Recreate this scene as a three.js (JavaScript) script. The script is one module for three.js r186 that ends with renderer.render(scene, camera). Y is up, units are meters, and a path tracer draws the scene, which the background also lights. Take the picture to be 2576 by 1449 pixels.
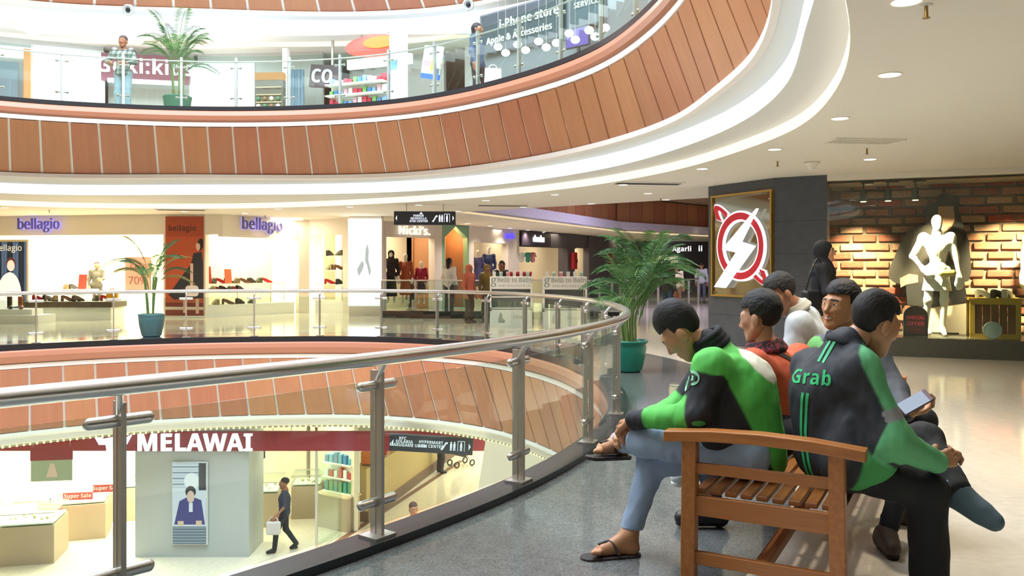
import * as THREE from 'three';
import { mergeGeometries } from 'three/addons/utils/BufferGeometryUtils.js';
import { RoundedBoxGeometry } from 'three/addons/geometries/RoundedBoxGeometry.js';
import { RectAreaLightUniformsLib } from 'three/addons/lights/RectAreaLightUniformsLib.js';
import { FontLoader } from 'three/addons/loaders/FontLoader.js';
import { ImprovedNoise } from 'three/addons/math/ImprovedNoise.js';

// ---------------------------------------------------------------- camera, exposure, large lights
const scene = new THREE.Scene();
scene.background = new THREE.Color(0x20242a);
const renderer = new THREE.WebGLRenderer({ antialias: true });
renderer.toneMapping = THREE.LinearToneMapping;
renderer.toneMappingExposure = 1.0;
renderer.shadowMap.enabled = true;
RectAreaLightUniformsLib.init();
const FOCAL = 2050, EYE = 1.4, HORIZON = 676;
const camera = new THREE.PerspectiveCamera(2 * Math.atan(724.5 / FOCAL) * 180 / Math.PI, 2576 / 1449, 0.05, 200);
camera.position.set(0, EYE, 0);
camera.lookAt(0, EYE, -10);
camera.setViewOffset(2576, 1449, 0, 724.5 - HORIZON, 2576, 1449);
scene.add(camera);
const LIGHTS = {
  sky: { color: 0xeaf2ff, I: 10.5 },      // luminous skylight over the atrium
  down: { color: 0xfff0da, I: 13.5 },       // recessed downlights
  shop: { color: 0xffedd0, I: 9 },
};
function areaLight(x, y, z, w, h, dir, color, I) {
  const l = new THREE.RectAreaLight(color, I, w, h);
  l.position.set(x, y, z);
  l.lookAt(x + dir[0], y + dir[1], z + dir[2]);
  scene.add(l);
  return l;
}
areaLight(-5.5, 13.3, -9, 15, 13, [0, -1, 1e-4], LIGHTS.sky.color, LIGHTS.sky.I);

// ---------------------------------------------------------------- helpers
const V3 = (x, y, z) => new THREE.Vector3(x, y, z);
const at = (u, v, d) => V3((u - 1288) / FOCAL * d, EYE - (v - HORIZON) / FOCAL * d, -d);   // a sight line at a depth in metres
const depthAt = (v, h) => FOCAL * (EYE - h) / (v - HORIZON);                               // depth of a point of height h seen on row v
const onLevel = (u, v, h) => at(u, v, depthAt(v, h));
let seed = 7;
const rnd = () => { seed = (seed * 1664525 + 1013904223) >>> 0; return seed / 4294967296; };
const rr = (a, b) => a + (b - a) * rnd();
const noise = new ImprovedNoise();
const ORD = ['first', 'second', 'third', 'fourth', 'fifth', 'sixth', 'seventh', 'eighth', 'ninth', 'tenth', 'eleventh', 'twelfth'];
const taken = new Map();
const numbered = (n) => { const k = taken.get(n) || 0; taken.set(n, k + 1); return k ? n + '_' + String(k).padStart(3, '0') : n; };
function meta(o, label, category, group, kind) {
  if (label) o.userData.label = label;
  if (category) o.userData.category = category;
  if (group) o.userData.group = group;
  if (kind) o.userData.kind = kind;
  return o;
}
function thing(name, label, category, pos = [0, 0, 0], turn = 0, group) {
  const g = new THREE.Group(); g.name = numbered(name); scene.add(g);
  g.position.set(...pos); g.rotation.y = turn;
  return meta(g, label, category, group);
}
function mesh(name, geo, mat, parent) {
  const g = Array.isArray(geo) ? (geo.length > 1 ? mergeGeometries(geo.map((q) => { const n = q.index ? q.toNonIndexed() : q.clone(); for (const k of Object.keys(n.attributes)) if (!['position', 'normal', 'uv'].includes(k)) n.deleteAttribute(k); if (!n.attributes.uv) n.setAttribute('uv', new THREE.Float32BufferAttribute(new Float32Array(n.attributes.position.count * 2), 2)); return n; })) : geo[0]) : geo;
  const m = new THREE.Mesh(g, mat);
  m.name = parent ? name : numbered(name);
  m.castShadow = m.receiveShadow = true;
  (parent || scene).add(m);
  return m;
}
const part = (parent, name, mat, ...geo) => mesh(name, geo, mat, parent);
function single(name, label, category, mat, geo, group) { return meta(mesh(name, Array.isArray(geo) ? geo : [geo], mat), label, category, group); }
function struct(name, label, category, mat, ...geo) { return meta(mesh(name, geo, mat), label, category, null, 'structure'); }
function structGroup(name, label, category) { const g = thing(name, label, category); g.userData.kind = 'structure'; return g; }
const move = (g, x, y, z) => g.translate(x, y, z);
function box(w, h, d, x = 0, y = 0, z = 0, ry = 0, rx = 0, rz = 0) {
  const g = new THREE.BoxGeometry(w, h, d);
  if (rx) g.rotateX(rx); if (rz) g.rotateZ(rz); if (ry) g.rotateY(ry);
  return g.translate(x, y, z);
}
function rbox(w, h, d, r, x = 0, y = 0, z = 0, ry = 0, rx = 0, rz = 0) {
  const g = new RoundedBoxGeometry(w, h, d, 2, Math.min(r, w / 2.01, h / 2.01, d / 2.01));
  if (rx) g.rotateX(rx); if (rz) g.rotateZ(rz); if (ry) g.rotateY(ry);
  return g.translate(x, y, z);
}
const cyl = (r0, r1, h, x = 0, y = 0, z = 0, n = 20) => new THREE.CylinderGeometry(r0, r1, h, n).translate(x, y, z);
const ball = (r, x, y, z, sx = 1, sy = 1, sz = 1, n = 14) => new THREE.SphereGeometry(r, n, Math.max(8, n * 0.7 | 0)).scale(sx, sy, sz).translate(x, y, z);
function tube(pts, r, n = 10, seg, closed = false) {
  const c = new THREE.CatmullRomCurve3(pts.map((p) => p.isVector3 ? p : V3(...p)), closed);
  return new THREE.TubeGeometry(c, seg || pts.length * 4, r, n, closed);
}
function bar(a, b, r, n = 10, r2) {          // straight rod from a to b
  const d = b.clone().sub(a), g = new THREE.CylinderGeometry(r2 ?? r, r, d.length(), n);
  g.applyQuaternion(new THREE.Quaternion().setFromUnitVectors(V3(0, 1, 0), d.clone().normalize()));
  const m = a.clone().add(b).multiplyScalar(0.5);
  return g.translate(m.x, m.y, m.z);
}
const lathe = (prof, n = 32) => new THREE.LatheGeometry(prof.map(([r, y]) => new THREE.Vector2(r, y)), n);
function slab(outline, holes, y0, y1) {       // outline and holes as [x, depth] lists
  const s = new THREE.Shape(outline.map(([x, d]) => new THREE.Vector2(x, d)));
  for (const h of holes || []) s.holes.push(new THREE.Path(h.map(([x, d]) => new THREE.Vector2(x, d))));
  return new THREE.ExtrudeGeometry(s, { depth: y1 - y0, bevelEnabled: false }).rotateX(-Math.PI / 2).translate(0, y0, 0);
}
function extr(pts, depth, bevel = 0) {        // outline in x, y; thickness along z
  const s = new THREE.Shape(pts.map(([x, y]) => new THREE.Vector2(x, y)));
  return new THREE.ExtrudeGeometry(s, { depth, bevelEnabled: bevel > 0, bevelSize: bevel, bevelThickness: bevel, bevelSegments: 2 });
}
function wallBox(x0, d0, x1, d1, y0, y1, th, back = 0) {   // vertical panel between two plan points, thickness th, moved back by back along its far normal
  const L = Math.hypot(x1 - x0, d1 - d0), a = Math.atan2(d1 - d0, x1 - x0);
  const g = new THREE.BoxGeometry(L, y1 - y0, th).rotateY(a);
  const nx = -Math.sin(a), nd = Math.cos(a), o = th / 2 + back;
  return g.translate((x0 + x1) / 2 + nx * o, (y0 + y1) / 2, -((d0 + d1) / 2 + nd * o));
}

// ---------------------------------------------------------------- materials
function dataTex(n, fn, rep = 1, srgb = true) {
  const a = new Uint8Array(n * n * 4);
  for (let j = 0; j < n; j++) for (let i = 0; i < n; i++) {
    const c = fn(i / n, j / n), k = (j * n + i) * 4;
    a[k] = Math.max(0, Math.min(255, c[0] * 255)); a[k + 1] = Math.max(0, Math.min(255, c[1] * 255)); a[k + 2] = Math.max(0, Math.min(255, c[2] * 255)); a[k + 3] = 255;
  }
  const t = new THREE.DataTexture(a, n, n); t.wrapS = t.wrapT = THREE.RepeatWrapping; t.magFilter = THREE.LinearFilter; t.minFilter = THREE.LinearMipmapLinearFilter; t.generateMipmaps = true;
  t.repeat.set(rep, rep); if (srgb) t.colorSpace = THREE.SRGBColorSpace; t.needsUpdate = true;
  return t;
}
const M = {};
const std = (color, roughness = 0.6, metalness = 0, extra = {}) => new THREE.MeshStandardMaterial({ color, roughness, metalness, ...extra });
const glow = (color, k) => new THREE.MeshStandardMaterial({ color: 0x111111, roughness: 0.6, emissive: color, emissiveIntensity: k });
const tn = (u, v, f, s = 0) => noise.noise(Math.cos(u * 6.2832) * f, Math.sin(u * 6.2832) * f + s, Math.cos(v * 6.2832) * f * 0.9 + Math.sin(v * 6.2832) * f * 1.7);
const speck = (r, g, b, amp) => { seed = 99; return dataTex(256, (u, v) => { const n = amp * (rnd() - 0.5) * (rnd() > 0.6 ? 1.8 : 0.6) + 0.03 * tn(u, v, 2.2); return [r + n, g + n, b + n]; }, 1); };
M.granite = std(0xffffff, 0.1, 0, { map: speck(0.37, 0.378, 0.368, 0.15) });
M.cream = std(0xffffff, 0.09, 0, { map: speck(0.83, 0.8, 0.73, 0.03) });
M.kerb = std(0x23262a, 0.2);
const grain = (r, g, b, s) => dataTex(256, (u, v) => { const n = 0.025 * noise.noise(u * 6, v * 0.8, s) + 0.02 * noise.noise(u * 40, v * 2, s); return [r + n, g + n * 0.8, b + n * 0.6]; });
M.panels = [[0.715, 0.485, 0.365], [0.74, 0.515, 0.37], [0.72, 0.47, 0.355], [0.755, 0.53, 0.38]].map((c, i) => std(0xffffff, 0.32, 0, { map: grain(...c, i * 3.7) }));
M.cap = std(0xb0775d, 0.3);
M.white = std(0xf1f0ea, 0.55);
M.whiteGloss = std(0xf3f2ee, 0.25);
M.ceiling = std(0xe9e6dc, 0.85);
M.soffit = std(0xdfe2e0, 0.7);
M.steel = std(0xdcdad6, 0.27, 1);
M.steelDark = std(0xbab5ac, 0.42, 0.9);
M.chrome = std(0xe8e6e2, 0.1, 1);
M.glass = new THREE.MeshPhysicalMaterial({ color: 0xeef7f3, roughness: 0.02, metalness: 0, transmission: 1, thickness: 0, ior: 1.45 });
M.black = std(0x17181a, 0.5);
M.charcoal = std(0x3b4048, 0.6);
M.coolBand = glow(0xf2fbff, 1.25);
M.warmBand = glow(0xfff1d8, 1.35);
const font = await new FontLoader().loadAsync('fonts/droid/droid_sans_bold.typeface.json');
const fontR = await new FontLoader().loadAsync('fonts/droid/droid_sans_regular.typeface.json');
const fontS = await new FontLoader().loadAsync('fonts/droid/droid_serif_regular.typeface.json');
function words(str, size, depth = 0.02, f = font, sx = 1) {   // lettering centred on x, standing on y = 0, facing +z
  const shapes = f.generateShapes(str, size);
  const g = depth ? new THREE.ExtrudeGeometry(shapes, { depth, bevelEnabled: false, curveSegments: 4 }) : new THREE.ShapeGeometry(shapes, 4);
  g.computeBoundingBox();
  g.translate(-(g.boundingBox.min.x + g.boundingBox.max.x) / 2, 0, 0);
  if (sx !== 1) g.scale(sx, 1, 1);
  return g;
}
// ---------------------------------------------------------------- the atrium: ring curves in plan
const CX = -4.5, CD = 9.5;
function ringCurve(list0, k = 1) {         // closed smooth curve r(angle) about the atrium centre through [x, depth] points
  const list = list0.map(([x, d]) => [x * k, d * k]);
  const c = list.map(([x, d]) => [Math.atan2(d - CD, x - CX), Math.hypot(x - CX, d - CD)]).sort((a, b) => a[0] - b[0]);
  const n = c.length, T = 2 * Math.PI;
  const A = (i) => c[((i % n) + n) % n][0] + Math.floor(i / n) * T, R = (i) => c[((i % n) + n) % n][1];
  const slope = (i) => { const h0 = A(i) - A(i - 1), h1 = A(i + 1) - A(i); const s0 = (R(i) - R(i - 1)) / h0, s1 = (R(i + 1) - R(i)) / h1; return (s0 * h1 + s1 * h0) / (h0 + h1); };
  return (t) => {
    while (t < c[0][0]) t += T; while (t >= c[0][0] + T) t -= T;
    let i = n - 1; for (let k = 0; k < n - 1; k++) if (t < c[k + 1][0]) { i = k; break; }
    const h = A(i + 1) - A(i), s = (t - A(i)) / h, s2 = s * s, s3 = s2 * s;
    return (2 * s3 - 3 * s2 + 1) * R(i) + (s3 - 2 * s2 + s) * h * slope(i) + (-2 * s3 + 3 * s2) * R(i + 1) + (s3 - s2) * h * slope(i + 1);
  };
}
const onRing = (c, t, off = 0) => { const r = c(t) + off; return [CX + r * Math.cos(t), CD + r * Math.sin(t)]; };
const ringList = (c, off = 0, n = 200) => Array.from({ length: n }, (_, i) => onRing(c, i / n * 2 * Math.PI, off));
const ringV = ringCurve([[-3.2, 1.75], [-1.83, 2.95], [-.73, 4.2], [.02, 5.32], [.52, 6.39], [.82, 7.3], [1.08, 9.3], [.95, 11.3], [.4, 13.3], [-.7, 15.1], [-2.85, 16.3], [-5, 16.3], [-7.4, 15.6], [-9.2, 14.3], [-11, 12], [-12, 9], [-11, 5], [-8.5, 2], [-5.5, .9]]);
const ringU = ringCurve([[-9.48, 15.09], [-7.63, 15.83], [-5.4, 16.1], [-2.15, 15.34], [.08, 13.4], [1.2, 11.6], [1.68, 9.77], [1.8, 8], [1.55, 5.8], [.9, 4.1], [-.6, 2.3], [-3, 1], [-6, .5], [-9, 1.5], [-11.5, 5], [-12.3, 9], [-11.4, 13]]);
const ringFb = ringCurve([[-10.2, 16.2], [-6.8, 16.67], [-2.3, 16.4], [.15, 14.3], [1.42, 12.25], [2.07, 10.28], [2.18, 8.67], [2.15, 7.13], [1.85, 5.67], [1.2, 4], [-.3, 2.2], [-3, .7], [-6, .2], [-9.4, 1.2], [-12, 5], [-12.8, 9], [-12, 13.3]], 1.037);
const ringF1 = ringCurve([[-10.8, 17.2], [-7.2, 17.6], [-2.36, 16.9], [1.37, 13.2], [2.2, 10.86], [2.5, 8.41], [2.38, 7.1], [1.99, 5.56], [1.4, 3.8], [-.1, 1.9], [-3, .35], [-6, -.15], [-9.7, .9], [-12.4, 5], [-13.2, 9], [-12.6, 13.6]], 1.05);
const ringF2 = ringCurve([[-11.7, 18.7], [-8.1, 19.7], [-2.86, 18.1], [1.6, 13.8], [2.42, 11.9], [2.8, 10.1], [2.93, 8.44], [2.62, 6.6], [2.19, 5.29], [1.75, 4.3], [.2, 1.7], [-3, 0], [-6, -.5], [-10, .5], [-13, 5], [-13.9, 9], [-13.4, 14.4]], 1.069);
function ringLoft(profile, n = 200, closed = false) {   // profile: [curve, offset, height] going round a section
  const P = [], uv = [], idx = [], m = profile.length;
  for (let i = 0; i <= n; i++) for (let k = 0; k < m; k++) {
    const t = i / n * 2 * Math.PI, [x, d] = onRing(profile[k][0], t, profile[k][1]);
    P.push(x, profile[k][2], -d); uv.push(i / n * 60, profile[k][2]);
  }
  const mm = closed ? m : m - 1;
  for (let i = 0; i < n; i++) for (let k = 0; k < mm; k++) {
    const a = i * m + k, b = i * m + (k + 1) % m, c = a + m, d = b + m;
    idx.push(a, b, c, b, d, c);
  }
  let g = new THREE.BufferGeometry(); g.setAttribute('position', new THREE.Float32BufferAttribute(P, 3)); g.setAttribute('uv', new THREE.Float32BufferAttribute(uv, 2)); g.setIndex(idx);
  g = g.toNonIndexed(); g.computeVertexNormals();
  // smooth along the ring: average normals of the same profile edge
  const pos = g.attributes.position, nor = g.attributes.normal, map = new Map();
  for (let q = 0; q < pos.count; q++) {
    const strip = Math.floor(q / 6) % mm, key = strip + '|' + pos.getX(q).toFixed(4) + ',' + pos.getY(q).toFixed(4) + ',' + pos.getZ(q).toFixed(4);
    if (!map.has(key)) map.set(key, [V3(0, 0, 0), []]);
    const e = map.get(key); e[0].add(V3(nor.getX(q), nor.getY(q), nor.getZ(q))); e[1].push(q);
  }
  for (const [v, list] of map.values()) { v.normalize(); for (const q of list) nor.setXYZ(q, v.x, v.y, v.z); }
  return g;
}
function stations(curve, off, step, t0 = 0) {   // angles at equal arc length
  const n = 4000, L = [0]; let p = onRing(curve, t0, off);
  for (let i = 1; i <= n; i++) { const q = onRing(curve, t0 + i / n * 2 * Math.PI, off); L.push(L[i - 1] + Math.hypot(q[0] - p[0], q[1] - p[1])); p = q; }
  const k = Math.round(L[n] / step), out = [];
  for (let j = 0, i = 0; j < k; j++) { while (L[i] < L[n] * j / k) i++; out.push(t0 + i / n * 2 * Math.PI); }
  return out;
}
function fasciaPanels(parent, cTop, oTop, hTop, cBot, oBot, hBot, step, t0, gap, skew = () => 0) {
  const ts = stations(cTop, oTop, step, t0);
  ts.forEach((a, i) => {
    const b = i + 1 < ts.length ? ts[i + 1] : ts[0] + 2 * Math.PI, e = gap / 2 / cTop(a), n = 3, P = [], uv = [], idx = [];
    const put = (c, t, o, h, u, v) => { const [x, d] = onRing(c, t, o); P.push(x, h, -d); uv.push(u, v); };
    for (let k = 0; k <= n; k++) {
      const t = a + e + (b - a - 2 * e) * k / n, u = k / n * 0.6 + i * 0.37;
      put(cTop, t, oTop - 0.03, hTop, u, hTop); put(cBot, t - skew(t), oBot - 0.03, hBot, u, hBot); put(cBot, t - skew(t), oBot, hBot - 0.002, u, hBot); put(cTop, t, oTop, hTop + 0.002, u, hTop);
    }
    for (let k = 0; k < n; k++) for (let q = 0; q < 4; q++) { const A = k * 4 + q, B = k * 4 + (q + 1) % 4; idx.push(A, B, A + 4, B, B + 4, A + 4); }
    idx.push(0, 2, 1, 0, 3, 2, n * 4, n * 4 + 1, n * 4 + 2, n * 4, n * 4 + 2, n * 4 + 3);
    let g = new THREE.BufferGeometry(); g.setAttribute('position', new THREE.Float32BufferAttribute(P, 3)); g.setAttribute('uv', new THREE.Float32BufferAttribute(uv, 2)); g.setIndex(idx);
    g = g.toNonIndexed(); g.computeVertexNormals();
    mesh('panel', g, M.panels[(i * 7 + (i * i) % 5) % 4], parent);
  });
}
const rakeOf = (rows) => (t) => { const T = 2 * Math.PI; while (t < rows[0][0]) t += T; while (t >= rows[0][0] + T) t -= T; let i = 0; while (i < rows.length - 2 && t > rows[i + 1][0]) i++; const [a, p] = rows[i], [b, q] = rows[i + 1], s = Math.max(0, Math.min(1, (t - a) / (b - a))); return p + (q - p) * s; };   // how far the panel joints lean round the ring
const rake = rakeOf([[-0.6, -0.05], [-0.145, -0.088], [0.14, -0.1], [0.84, -0.1], [1.01, -0.09], [1.49, -0.041], [1.94, 0.002], [2.29, 0.037], [3, 0.04], [4.2, 0], [5.68, -0.05]]);
const rakeLow = rakeOf([[-0.5, 0.04], [0.6, 0.052], [0.95, 0.043], [1.25, 0.027], [1.5, 0.014], [2.2, 0.007], [4, 0], [5.78, 0.04]]);
const OUT = [[-24, -6], [17, -6], [17, 54], [-24, 54]];
const VOID2 = [[-1.4, 22.3], [4.3, 17.8], [9, 20], [12.5, 36], [9.6, 39], [4.6, 34.2]];
const L2 = 4.55, L3 = 9.1, L0 = -4.6, HC = 2.95;

// floor of our level: a grey granite border round the void, cream stone beyond it
const borderOut = ringCurve([[-3.4, -.9], [-1.2, .6], [.4, 2.6], [1.0, 3.6], [1.55, 4.6], [2.1, 6], [2.6, 8], [2.75, 10.5], [2.5, 12.6], [1.5, 14.9], [-.4, 16.7], [-2.85, 17.8], [-5, 17.8], [-8, 17.1], [-10.2, 15.3], [-12.5, 12.4], [-13.5, 9], [-12.4, 4.3], [-9, .4], [-6, -1]]);
struct('floor', 'polished cream stone floor of the mall walkway', 'floor', M.cream, slab(OUT, [ringList(borderOut)], -0.12, 0));
{ const f = slab(ringList(borderOut), [ringList(ringV, 0.01)], -0.12, 0.0); struct('floor_border', 'grey granite border of the floor round the railing', 'floor', M.granite, f); }
struct('kerb', 'dark stone kerb under the nearest glass railing', 'kerb', M.kerb, ringLoft([[ringV, -0.02, -0.06], [ringV, -0.02, 0.045], [ringV, 0.18, 0.045], [ringV, 0.18, -0.05]]));
// fascia below our floor
const fas1 = structGroup('fascia_below', 'brown wood panelled fascia round the void below the walkway', 'fascia');
part(fas1, 'cap_band', M.cap, ringLoft([[ringV, 0, -0.05], [ringV, -0.05, -0.09], [ringV, -0.07, -0.17], [ringV, -0.05, -0.27], [ringV, 0.02, -0.31]]));
part(fas1, 'backing', M.whiteGloss, ringLoft([[ringV, 0.0, -0.31], [ringV, 0.0, -0.39], [ringV, 0.03, -0.4], [ringV, 0.3, -1.57], [ringV, 0.27, -1.585], [ringV, 0.27, -1.65], [ringV, 0.34, -1.7], [ringV, 0.38, -1.8], [ringV, 0.45, -1.84]]));
fasciaPanels(fas1, ringV, 0.02, -0.4, ringV, 0.29, -1.56, 0.53, 2.17, 0.042, rakeLow);
part(fas1, 'lamp_strip', glow(0xffe9b0, 0.5), ringLoft([[ringV, 0.42, -1.835], [ringV, 0.42, -1.86], [ringV, 0.46, -1.86], [ringV, 0.46, -1.83]]));
{ const bulb = new THREE.SphereGeometry(0.02, 8, 6), ts = stations(ringV, 0.42, 0.11), im = new THREE.InstancedMesh(bulb, glow(0xffe4a0, 3), ts.length), m4 = new THREE.Matrix4();
  ts.forEach((t, i) => { const [x, d] = onRing(ringV, t, 0.415); im.setMatrixAt(i, m4.makeTranslation(x, -1.85, -d)); }); im.name = 'small_bulbs'; im.userData.kind = 'stuff'; fas1.add(im); }
// fascia, stepped soffit and light bands of the floor above
const fas2 = structGroup('fascia_above', 'brown wood panelled balcony fascia sweeping across the floor above', 'fascia');
part(fas2, 'kerb_line', M.kerb, ringLoft([[ringU, 0.25, L2 + 0.05], [ringU, -0.02, L2 + 0.05], [ringU, -0.02, L2 - 0.03], [ringU, 0.1, L2 - 0.05]]));
part(fas2, 'cap_band', M.cap, ringLoft([[ringU, 0.0, L2 - 0.03], [ringU, -0.05, L2 - 0.06], [ringU, -0.07, L2 - 0.14], [ringU, -0.05, L2 - 0.22], [ringU, 0.02, L2 - 0.26]]));
part(fas2, 'backing', M.whiteGloss, ringLoft([[ringU, 0.02, L2 - 0.25], [ringU, 0.0, L2 - 0.26], [ringU, 0.0, L2 - 0.34], [ringU, 0.05, L2 - 0.35], [ringFb, 0.03, 3.41], [ringFb, -0.04, 3.40], [ringFb, -0.04, 3.32], [ringFb, 0.02, 3.30]]));
fasciaPanels(fas2, ringU, 0.04, L2 - 0.36, ringFb, 0.02, 3.41, 0.5, 1.941, 0.04, rake);
part(fas2, 'soffit', M.soffit, ringLoft([[ringFb, 0.0, 3.315], [ringF1, 0.02, 3.305]]), ringLoft([[ringF1, 0.0, 3.08], [ringF2, 0.02, 3.08]]));
part(fas2, 'cool_light_band', M.coolBand, ringLoft([[ringF1, 0, 3.305], [ringF1, 0, 3.075]]));
part(fas2, 'warm_light_band', M.warmBand, ringLoft([[ringF2, 0, 3.08], [ringF2, 0, HC]]));
struct('ceiling', 'plain cream plaster ceiling over the walkway', 'ceiling', M.ceiling, slab(OUT, [ringList(ringF2, 0.005), VOID2], HC, HC + 0.1));
struct('floor_upper', 'floor slab of the level above', 'floor', M.cream, slab(OUT, [ringList(ringU, 0.02)], L2 - 0.12, L2));
// fascia of the third level
const fas3 = structGroup('fascia_top', 'pale brown panelled fascia and white band at the top of the picture', 'fascia');
const g3 = 3.4;
part(fas3, 'backing', M.whiteGloss, ringLoft([[ringU, g3, L3], [ringU, g3, L3 - 0.34], [ringFb, g3 + 0.03, L2 + 3.41], [ringFb, g3 - 0.04, L2 + 3.40], [ringFb, g3 - 0.04, L2 + 3.32], [ringFb, g3, L2 + 3.30]]));
fasciaPanels(fas3, ringU, g3 + 0.02, L3 - 0.36, ringFb, g3 + 0.02, L2 + 3.41, 0.8, -1.02, 0.04);
part(fas3, 'cool_light_band', M.coolBand, ringLoft([[ringFb, g3 + 0.3, L2 + 3.29], [ringF1, g3, L2 + 3.08]]));
part(fas3, 'soffit', M.soffit, ringLoft([[ringFb, g3, L2 + 3.31], [ringFb, g3 + 0.3, L2 + 3.29]]), ringLoft([[ringF1, g3, L2 + 3.08], [ringF1, g3 + 0.6, L2 + 3.08]]));
part(fas3, 'warm_light_band', M.warmBand, ringLoft([[ringF1, g3 + 0.6, L2 + 3.08], [ringF1, g3 + 0.6, L2 + HC]]));
struct('ceiling_upper', 'grey shaded ceiling of the level above', 'ceiling', M.ceiling, slab(OUT, [ringList(ringF1, g3 + 0.605)], L2 + HC, L2 + HC + 0.1));
struct('floor_top', 'floor slab of the topmost level', 'floor', M.cream, slab(OUT, [ringList(ringU, g3 + 0.02)], L3 - 0.12, L3));
// lower level
struct('floor_lower', 'polished beige floor of the level below', 'floor', M.cream, slab(OUT, [], L0 - 0.2, L0));
struct('ceiling_lower', 'ceiling of the level below', 'ceiling', M.ceiling, slab(OUT, [ringList(ringV, 0.46)], -1.84, -1.74));
// enclosing walls and roof
struct('wall_left', 'plain outer wall', 'wall', M.white, box(0.3, 19, 60.6, -24.15, 4.7, -24));
struct('wall_right', 'plain outer wall', 'wall', M.white, box(0.3, 19, 60.6, 17.15, 4.7, -24));
struct('wall_back', 'plain outer wall', 'wall', M.white, box(41, 19, 0.3, -3.5, 4.7, 6.15));
struct('wall_front', 'plain outer wall', 'wall', M.white, box(41, 19, 0.3, -3.5, 4.7, -54.15));
struct('ceiling_roof', 'roof over the atrium', 'roof', M.white, slab(OUT, [[[-13, 2.5], [2, 2.5], [2, 15.5], [-13, 15.5]]], 13.3, 13.7));
{ const s = thing('skylight', 'wide luminous skylight over the atrium', 'skylight'); s.userData.kind = 'structure'; part(s, 'diffuser', glow(0xe6f0ff, 2.0), box(15, 0.05, 13, -5.5, 13.45, -9)); }
// ---------------------------------------------------------------- glass railings
const frameAt = (c, t, off) => {             // position and tangent on a ring
  const [x, d] = onRing(c, t, off), [x2, d2] = onRing(c, t + 0.002, off), L = Math.hypot(x2 - x, d2 - d);
  return { x, z: -d, tx: (x2 - x) / L, tz: -(d2 - d) / L };
};
const pill = (len, r) => new THREE.CapsuleGeometry(r, len - 2 * r, 4, 10).rotateZ(Math.PI / 2);
function glassPane(c, a, b, off, y0, y1, n = 4, gap = 0.02) {
  const P = [], idx = [], ea = gap / c(a);
  for (let i = 0; i <= n; i++) {
    const t = a + ea + (b - a - 2 * ea) * i / n;
    const [x0, d0] = onRing(c, t, off - 0.005), [x1, d1] = onRing(c, t, off + 0.005);
    P.push(x0, y0, -d0, x0, y1, -d0, x1, y1, -d1, x1, y0, -d1);
  }
  for (let k = 0; k < n; k++) for (let q = 0; q < 4; q++) { const A = k * 4 + q, B = k * 4 + (q + 1) % 4; idx.push(A, B, A + 4, B, B + 4, A + 4); }
  idx.push(0, 2, 1, 0, 3, 2, n * 4, n * 4 + 1, n * 4 + 2, n * 4, n * 4 + 2, n * 4 + 3);
  let g = new THREE.BufferGeometry(); g.setAttribute('position', new THREE.Float32BufferAttribute(P, 3)); g.setIndex(idx);
  g = g.toNonIndexed(); g.computeVertexNormals(); return g;
}
{ // our level
  const R = thing('glass_railing', 'steel and glass railing with round handrail curving round the void beside the bench', 'railing');
  const t0 = Math.atan2(4.2 - CD, -.73 - CX), ts = stations(ringV, 0.08, 1.28, t0);
  const barG = box(0.02, 0.84, 0.036), pillG = pill(0.27, 0.026).scale(1, 1, 0.8), strutG = extr([[-0.03, 0], [0.03, 0], [0.13, 0.12], [0.07, 0.12]], 0.012).translate(0, 0, -0.006).rotateY(-Math.PI / 2);
  part(R, 'handrail', M.steel, tube(ringList(ringV, 0.165, 140).map(([x, d]) => V3(x, 0.955, -d)), 0.036, 14, 420, true));
  ts.forEach((t, i) => {
    const f = frameAt(ringV, t, 0.08), ry = Math.atan2(-f.tz, f.tx);
    const at3 = (g, x, y, z) => g.clone().translate(x, y, z).rotateY(ry).translate(f.x, 0, f.z);
    const post = part(R, 'post', M.steelDark, at3(barG, 0, 0.465, -0.023), at3(barG, 0, 0.465, 0.023), at3(box(0.14, 0.014, 0.13), 0, 0.05, 0));
    part(post, 'clamp', M.steel, at3(pillG, 0, 0.81, 0.0)); part(post, 'clamp', M.steel, at3(pillG, 0, 0.22, 0.0));
    const out = frameAt(ringV, t, 0.165), lx = (out.x - f.x) * Math.cos(ry) - (out.z - f.z) * Math.sin(ry), lz = (out.x - f.x) * Math.sin(ry) + (out.z - f.z) * Math.cos(ry);
    part(post, 'strut', M.steel, at3(bar(V3(0, 0.84, 0), V3(lx, 0.935, lz), 0.016, 8).scale(1, 1, 1), 0, 0, 0));
    const nt = i + 1 < ts.length ? ts[i + 1] : ts[0] + 2 * Math.PI;
    part(R, 'glass_pane', M.glass, glassPane(ringV, t, nt, 0.08, 0.1, 0.835));
  });
}
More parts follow.
